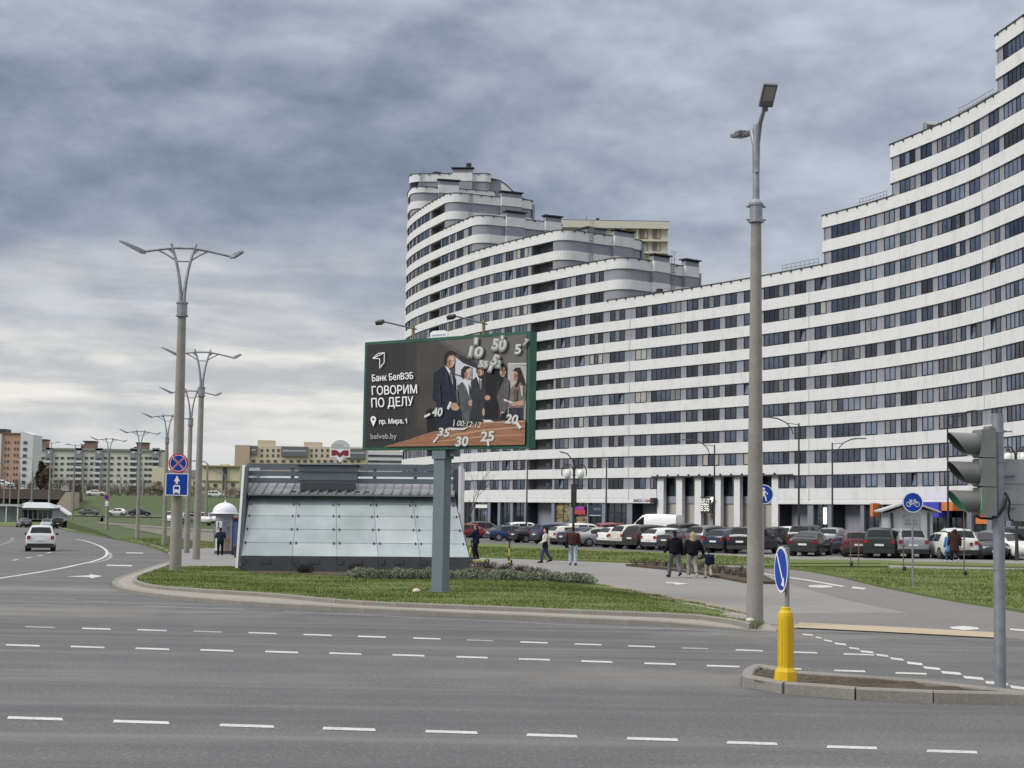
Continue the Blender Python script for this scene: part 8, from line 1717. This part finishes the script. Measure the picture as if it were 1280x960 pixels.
# cream block behind the complex
Y = 400
M_cb = streaky('cream_block', (0.60, 0.585, 0.49), (0.5, 0.485, 0.41), 0.85, 0.4, (0.2, 0.2, 0.06)); M_tan = mat('tan_frame', (0.27, 0.19, 0.11), 0.6); M_gw = mat('warm_glass', (0.13, 0.12, 0.10), 0.1, spec=0.7, var=0.5, vscale=0.3)
A7, *_ = block('apartment_block', 'cream apartment block with balconies rising behind the terraces of the complex', 688, 834, 276.5, Y, 16, M_cb)
bxp(A7, 'cornice', 687, 835.5, 275.8, 277, Y, M_cop, 0, 0, 1.2); bxp(A7, 'attic_band', 686, 834.8, 277.2, 286, Y, M_cb, 0, -0.7, 1.4)
for py in (300, 315, 330): bxp(A7, 'balcony_slab', 760, 834.3, py, py+2.4, Y, M_cb, 0, -0.7, 1.4)
for px in (772, 786, 803.5, 819.5):
    for py in (293, 308.5, 323.5): bxp(A7, 'window_frame', px-5, px+5, py-6, py+5.8, Y, M_tan, 0, -0.1, 0.3); bxp(A7, 'window', px-4, px-0.6, py-5, py+5, Y, M_gw, 0, -0.25, 0.2); bxp(A7, 'window', px+0.6, px+4, py-5, py+5, Y, mat('curtain_pale', (0.4, 0.37, 0.3), 0.6), 0, -0.25, 0.2)
for px in (795,): bxp(A7, 'pilaster', px-0.9, px+0.9, 286, 335, Y, M_cb, 0, -0.4, 0.8)
bxp(A7, 'roof_chimney', 744.5, 748.5, 267.5, 276, Y, M_cop, 0, 6, 1.2); bxp(A7, 'roof_vent', 806, 809, 274.5, 276, Y, M_cop, 0, 6, 1.0)
q = MB(); q.tube([(XP(732, 400)-A7.location.x, 5, lz(732, 276, 400, 0)), (XP(732, 400)-A7.location.x, 5, lz(732, 264.5, 400, 0))], 0.07, 4); q.build('antenna', M_dmet, A7)
# ---- cars on the bank, trees and bushes along it
def far_car(px, py, Y, z, th, kind, col, lab, sc=0.9, grp='cars parked at the foot of the bank', name='parked_car'):
    c = AT(px, py, Y); car(kind, PNT[col], (c.x, Y, z), radians(th), lab, grp, sc, name=name)
far_car(112, 646, 300, 0.9, 0, 'sedan', 'grey', 'grey sedan parked side-on at the foot of the bank, leftmost', 0.85); far_car(146, 646, 300, 0.9, 180, 'hatch', 'white', 'white hatchback parked side-on at the foot of the bank', 0.9); far_car(175, 646, 300, 0.9, 8, 'sedan', 'navy', 'dark sedan parked side-on at the foot of the bank, right of the white one', 0.95)
far_car(213, 649, 215, 0.33, -80, 'suv', 'white', 'white car facing the road, just left of the two blue signs', 1.0); far_car(237, 648, 222, 0.36, 30, 'hatch', 'silver', 'silver car among the parked ones left of the advertising column', 1.0); far_car(254, 651, 208, 0.3, -75, 'suv', 'white', 'white car facing the road, next to the advertising column', 1.0); far_car(246, 645, 240, 0.42, 20, 'suv', 'dark_grey', 'dark car behind the white ones near the advertising column', 1.0); far_car(264, 650, 225, 0.36, -60, 'hatch', 'white', 'white car half hidden behind the white-domed column', 1.0)
far_car(120, 619, 356, 5.05, 6, 'sedan', 'white', 'white sedan driving along the crest of the bank', 0.95, 'cars on the crest of the bank', 'car'); far_car(270, 625, 356, 5.05, 4, 'suv', 'white', 'white car on the crest of the bank at the right', 0.95, 'cars on the crest of the bank', 'car'); far_car(4, 610, 330, 6.25, 3, 'suv', 'white', 'white car on the bridge deck at the left edge', 1.0, 'cars on the crest of the bank', 'car')
M_bush = [mat('bush_twig_a', (0.10, 0.082, 0.075), 0.95), mat('bush_twig_b', (0.14, 0.115, 0.105), 0.95), mat('bush_twig_c', (0.065, 0.055, 0.05), 0.95)]; M_ever = [mat('evergreen_a', (0.022, 0.035, 0.022), 0.95), mat('evergreen_b', (0.035, 0.048, 0.03), 0.95), mat('evergreen_c', (0.012, 0.02, 0.014), 0.95)]; M_rusty = [mat('rusty_a', (0.13, 0.08, 0.045), 0.95), mat('rusty_b', (0.17, 0.11, 0.065), 0.95), mat('rusty_c', (0.08, 0.05, 0.03), 0.95)]
def far_bush(px, ybot, ytop, wpx, Y, lab, seed, mats=M_bush, group='bare bushes along the crest of the bank', flat=0.07, n=1700, name='bare_bush'):
    c = AT(px, ybot, Y); u = Y/FPX; h, w_ = (ybot-ytop)*u, wpx*u; r = random.Random(seed); o = thing(name, lab, 'tree' if h > 7 else 'bush', (c.x, Y, c.z), 0, group); b = MB()
    for i in range(6): a = r.uniform(0, 2*pi); e = Vector((cos(a)*w_*0.3, sin(a)*w_*0.2, h*r.uniform(0.6, 0.95))); b.tube([(0, 0, -1.2), e*0.5, e], [0.07, 0.045, 0.015], 4, caps=False)
    b.build('trunk', M_tw[2], o); cs_ = [(r.uniform(-.3, .3)*w_, r.uniform(-.2, .2)*w_, h*r.uniform(0.1, 0.78), w_*r.uniform(.18, .34), w_*0.2, h*r.uniform(0.16, 0.26)) for _ in range(12)]; leaf_cloud('crown', cs_, n, h*0.075, mats, o, flat, seed)
bl = [(88, 'leftmost bare bush on the crest, over the abutment'), (97, 'bare bush left of the white sedan on the crest'), (108, 'bare bush behind the white sedan on the crest'), (118, 'bare bush right above the white sedan'), (129, 'bare bush between the two lamp masts of the verge'), (139, 'bare bush below the fourth grey bay of the cream block'), (149, 'bare bush in front of the cream block, right of its middle'), (159, 'wide bare bush before the right half of the cream block'), (169, 'bare bush behind the fifth verge lamp'), (180, 'bare bush right of the fifth verge lamp'), (190, 'bare bush by the gable of the low dark-roofed house'), (200, 'bare bush left of the fourth verge lamp'), (212, 'bare bush just left of the two blue signs'), (240, 'bare bush right of the two blue signs'), (250, 'bare bush before the dark-roofed house'), (262, 'bare bush left of the white-domed column'), (272, 'bare bush before the cream house'), (285, 'bare bush at the dark gap of the cream house'), (296, 'rightmost bare bush before the cream house'), (304, 'bare bush touching the left end of the pavilion roof')]
for i, (px, lab) in enumerate(bl): yb = 616+ (px-90)*0.045; far_bush(px, yb, yb-random.uniform(13, 23), random.uniform(19, 27), 362+random.uniform(-4, 14), lab, 100+i)
far_bush(51, 612, 575, 13, 420, 'tall dark evergreen between the orange tower and the cream block', 131, M_ever, None, 0.2, 2600, 'evergreen_tree'); far_bush(56, 613, 580, 16, 405, 'rusty brown tree beside the dark evergreen', 132, M_rusty, None, 0.12, 2200, 'brown_tree'); far_bush(40, 612, 594, 14, 400, 'low bare bush before the white side of the orange tower', 133); far_bush(72, 613, 596, 18, 400, 'low bare bush at the left end of the cream block', 134); far_bush(22, 610, 597, 16, 400, 'low bare bush before the orange tower', 135)
sapling(122, 662, 636, 'thin young tree by the low concrete wall far left', 9, None, False, 0.05)
# ------------------------------------------------------------------ white kiosk with a gable roof, right
ky = 92.0; ko = AT(1138, 690, ky); ko.z = T(ko.x, ky)+0.01; KS = thing('kiosk', 'small white gabled kiosk behind the bicycle sign', 'kiosk', ko, radians(-7)); u = ky/FPX; zk = lambda py: AT(1138, py, ky).z-ko.z
M_kw = mat('kiosk_panel', (0.46, 0.465, 0.45), 0.6, var=0.06, vscale=1.5)
m = MB(); hw = 27*u; ze, zr_ = zk(641), zk(628)
m.add([(-hw, 0, -0.1), (hw, 0, -0.1), (hw, 0, ze), (0, 0, zr_-0.1), (-hw, 0, ze), (-hw, 3.2, -0.1), (hw, 3.2, -0.1), (hw, 3.2, ze), (0, 3.2, zr_-0.1), (-hw, 3.2, ze)], [(0, 1, 2, 3, 4), (9, 8, 7, 6, 5), (0, 4, 9, 5), (1, 6, 7, 2)]); m.build('wall', M_kw, KS)
for s in (-1, 1): m = MB(); a, b_ = Vector((0, 0, zr_)), Vector((s*36*u, 0, zk(640.5))); m.add([(a.x, -0.5, a.z), (b_.x, -0.5, b_.z), (b_.x, 3.6, b_.z), (a.x, 3.6, a.z), (a.x, -0.5, a.z+0.1), (b_.x, -0.5, b_.z+0.1), (b_.x, 3.6, b_.z+0.1), (a.x, 3.6, a.z+0.1)], [(3, 2, 1, 0), (4, 5, 6, 7), (0, 1, 5, 4), (1, 2, 6, 5), (2, 3, 7, 6)]); m.build('roof', mat('kiosk_roof', (0.42, 0.42, 0.41), 0.6), KS)
for px in (1115.5, 1160): m = MB(); m.box(((px-1138)*u, -0.02, ze/2), (0.13, 0.1, ze)); m.build('corner_post', M_dk, KS)
m = MB(); m.box((1.5*u, -0.02, (zk(643)+zk(664))/2), (19*u, 0.06, zk(643)-zk(664))); m.build('notice_board', mat('notice_grey', (0.31, 0.32, 0.325), 0.6), KS)
def print_marks(n, w, h, seed):
    """small dark strokes of a line of print too blurred to read: boxes (x0, x1, z0, z1) in 0..w, 0..h"""
    r = random.Random(seed); out = []; cw = w/n
    for i in range(n):
        x = i*cw; k = r.randrange(4); st = cw*0.24
        out.append((x+cw*.08, x+cw*.08+st, 0, h))
        if k != 1: out.append((x+cw*.62, x+cw*.62+st, 0, h if k else h*0.6))
        out.append((x+cw*.08+st, x+cw*.62, h*(0.8 if k < 2 else 0.4), h*(1.0 if k < 2 else 0.6)))
    return out
for z_, w_, n_, mt in ((zk(651.6), 15*u, 8, mat('notice_grey_print', (0.17, 0.175, 0.19), 0.6)), (zk(655.8), 15*u, 8, mat('notice_dark', (0.09, 0.095, 0.11), 0.6))):
    q = MB()
    for x0_, x1_, y0_, y1_ in print_marks(n_, w_, 2.1*u, int(z_*100)): q.quad((x0_-w_/2+1.5*u, -0.06, z_+y0_), (x1_-w_/2+1.5*u, -0.06, z_+y0_), (x1_-w_/2+1.5*u, -0.06, z_+y1_), (x0_-w_/2+1.5*u, -0.06, z_+y1_))
    tag(q.build('print_line', mt, KS), kind='stuff')
m = MB(); m.box((-20.5*u, -0.01, (zk(643)+zk(690))/2), (0.05, 0.04, zk(643)-zk(690))); m.build('seam', MATS['notice_grey'], KS)
# lettering on the complex (as far as it can be read)
wall_text('БЕЛ', 878.3, 4.28, 0.86, M_slit, 0.42); wall_text('ВЭБ', 878.3, 3.3, 0.86, M_slit, 0.42); wall_box(878.4, 888.5, 4.06, 4.16, 0.36, 0.4, M_slit, 'sign_line')
s_ = s_at(891.6, 4.9); p_, n_ = CP(s_)+CN(s_)*0.42, CN(s_); t_ = CT(s_); q = MB(); q.add([(p_.x+t_.x*a, p_.y+t_.y*a, 4.75+b_) for a, b_ in ((-0.3, 0.05), (0.0, 0.35), (0.45, 0.4), (0.4, -0.1), (0.12, -0.45), (0.12, 0.05))], [(0, 1, 2, 3, 4, 5)]); B(q, 'bank_logo', M_slit)
def wall_marks(px0, px1, z, h, n, m, off, seed):
    s0, s1 = s_at(px0, z), s_at(px1, z); q = MB()
    for x0_, x1_, y0_, y1_ in print_marks(n, s1-s0, h, seed):
        a_, b_ = CP(s0+x0_)+CN(s0+x0_)*off, CP(s0+x1_)+CN(s0+x1_)*off; q.quad((a_.x, a_.y, z+y0_), (b_.x, b_.y, z+y0_), (b_.x, b_.y, z+y1_), (a_.x, a_.y, z+y1_))
    B(q, 'blurred_lettering', m, kind='stuff')
wall_marks(792.3, 804.3, 4.45, 0.36, 8, M_sdark, 0.1, 5); wall_marks(806, 815.5, 4.45, 0.36, 6, M_sred, 0.1, 6); wall_box(818, 822, 4.3, 5.0, 0.05, 0.8, M_sdark, 'blade_sign', 'dark blade sign at the end of the red and dark lettering'); wall_marks(741, 750, 3.2, 0.36, 7, mat('neon_grey', (0.28, 0.30, 0.36), 0.5), -0.12, 8)
post_sign(606.5, 668, 641.2, 2.9, 'tiny round blue pedestrian sign on a post before the left shop windows', art_walk, dz=0.02)
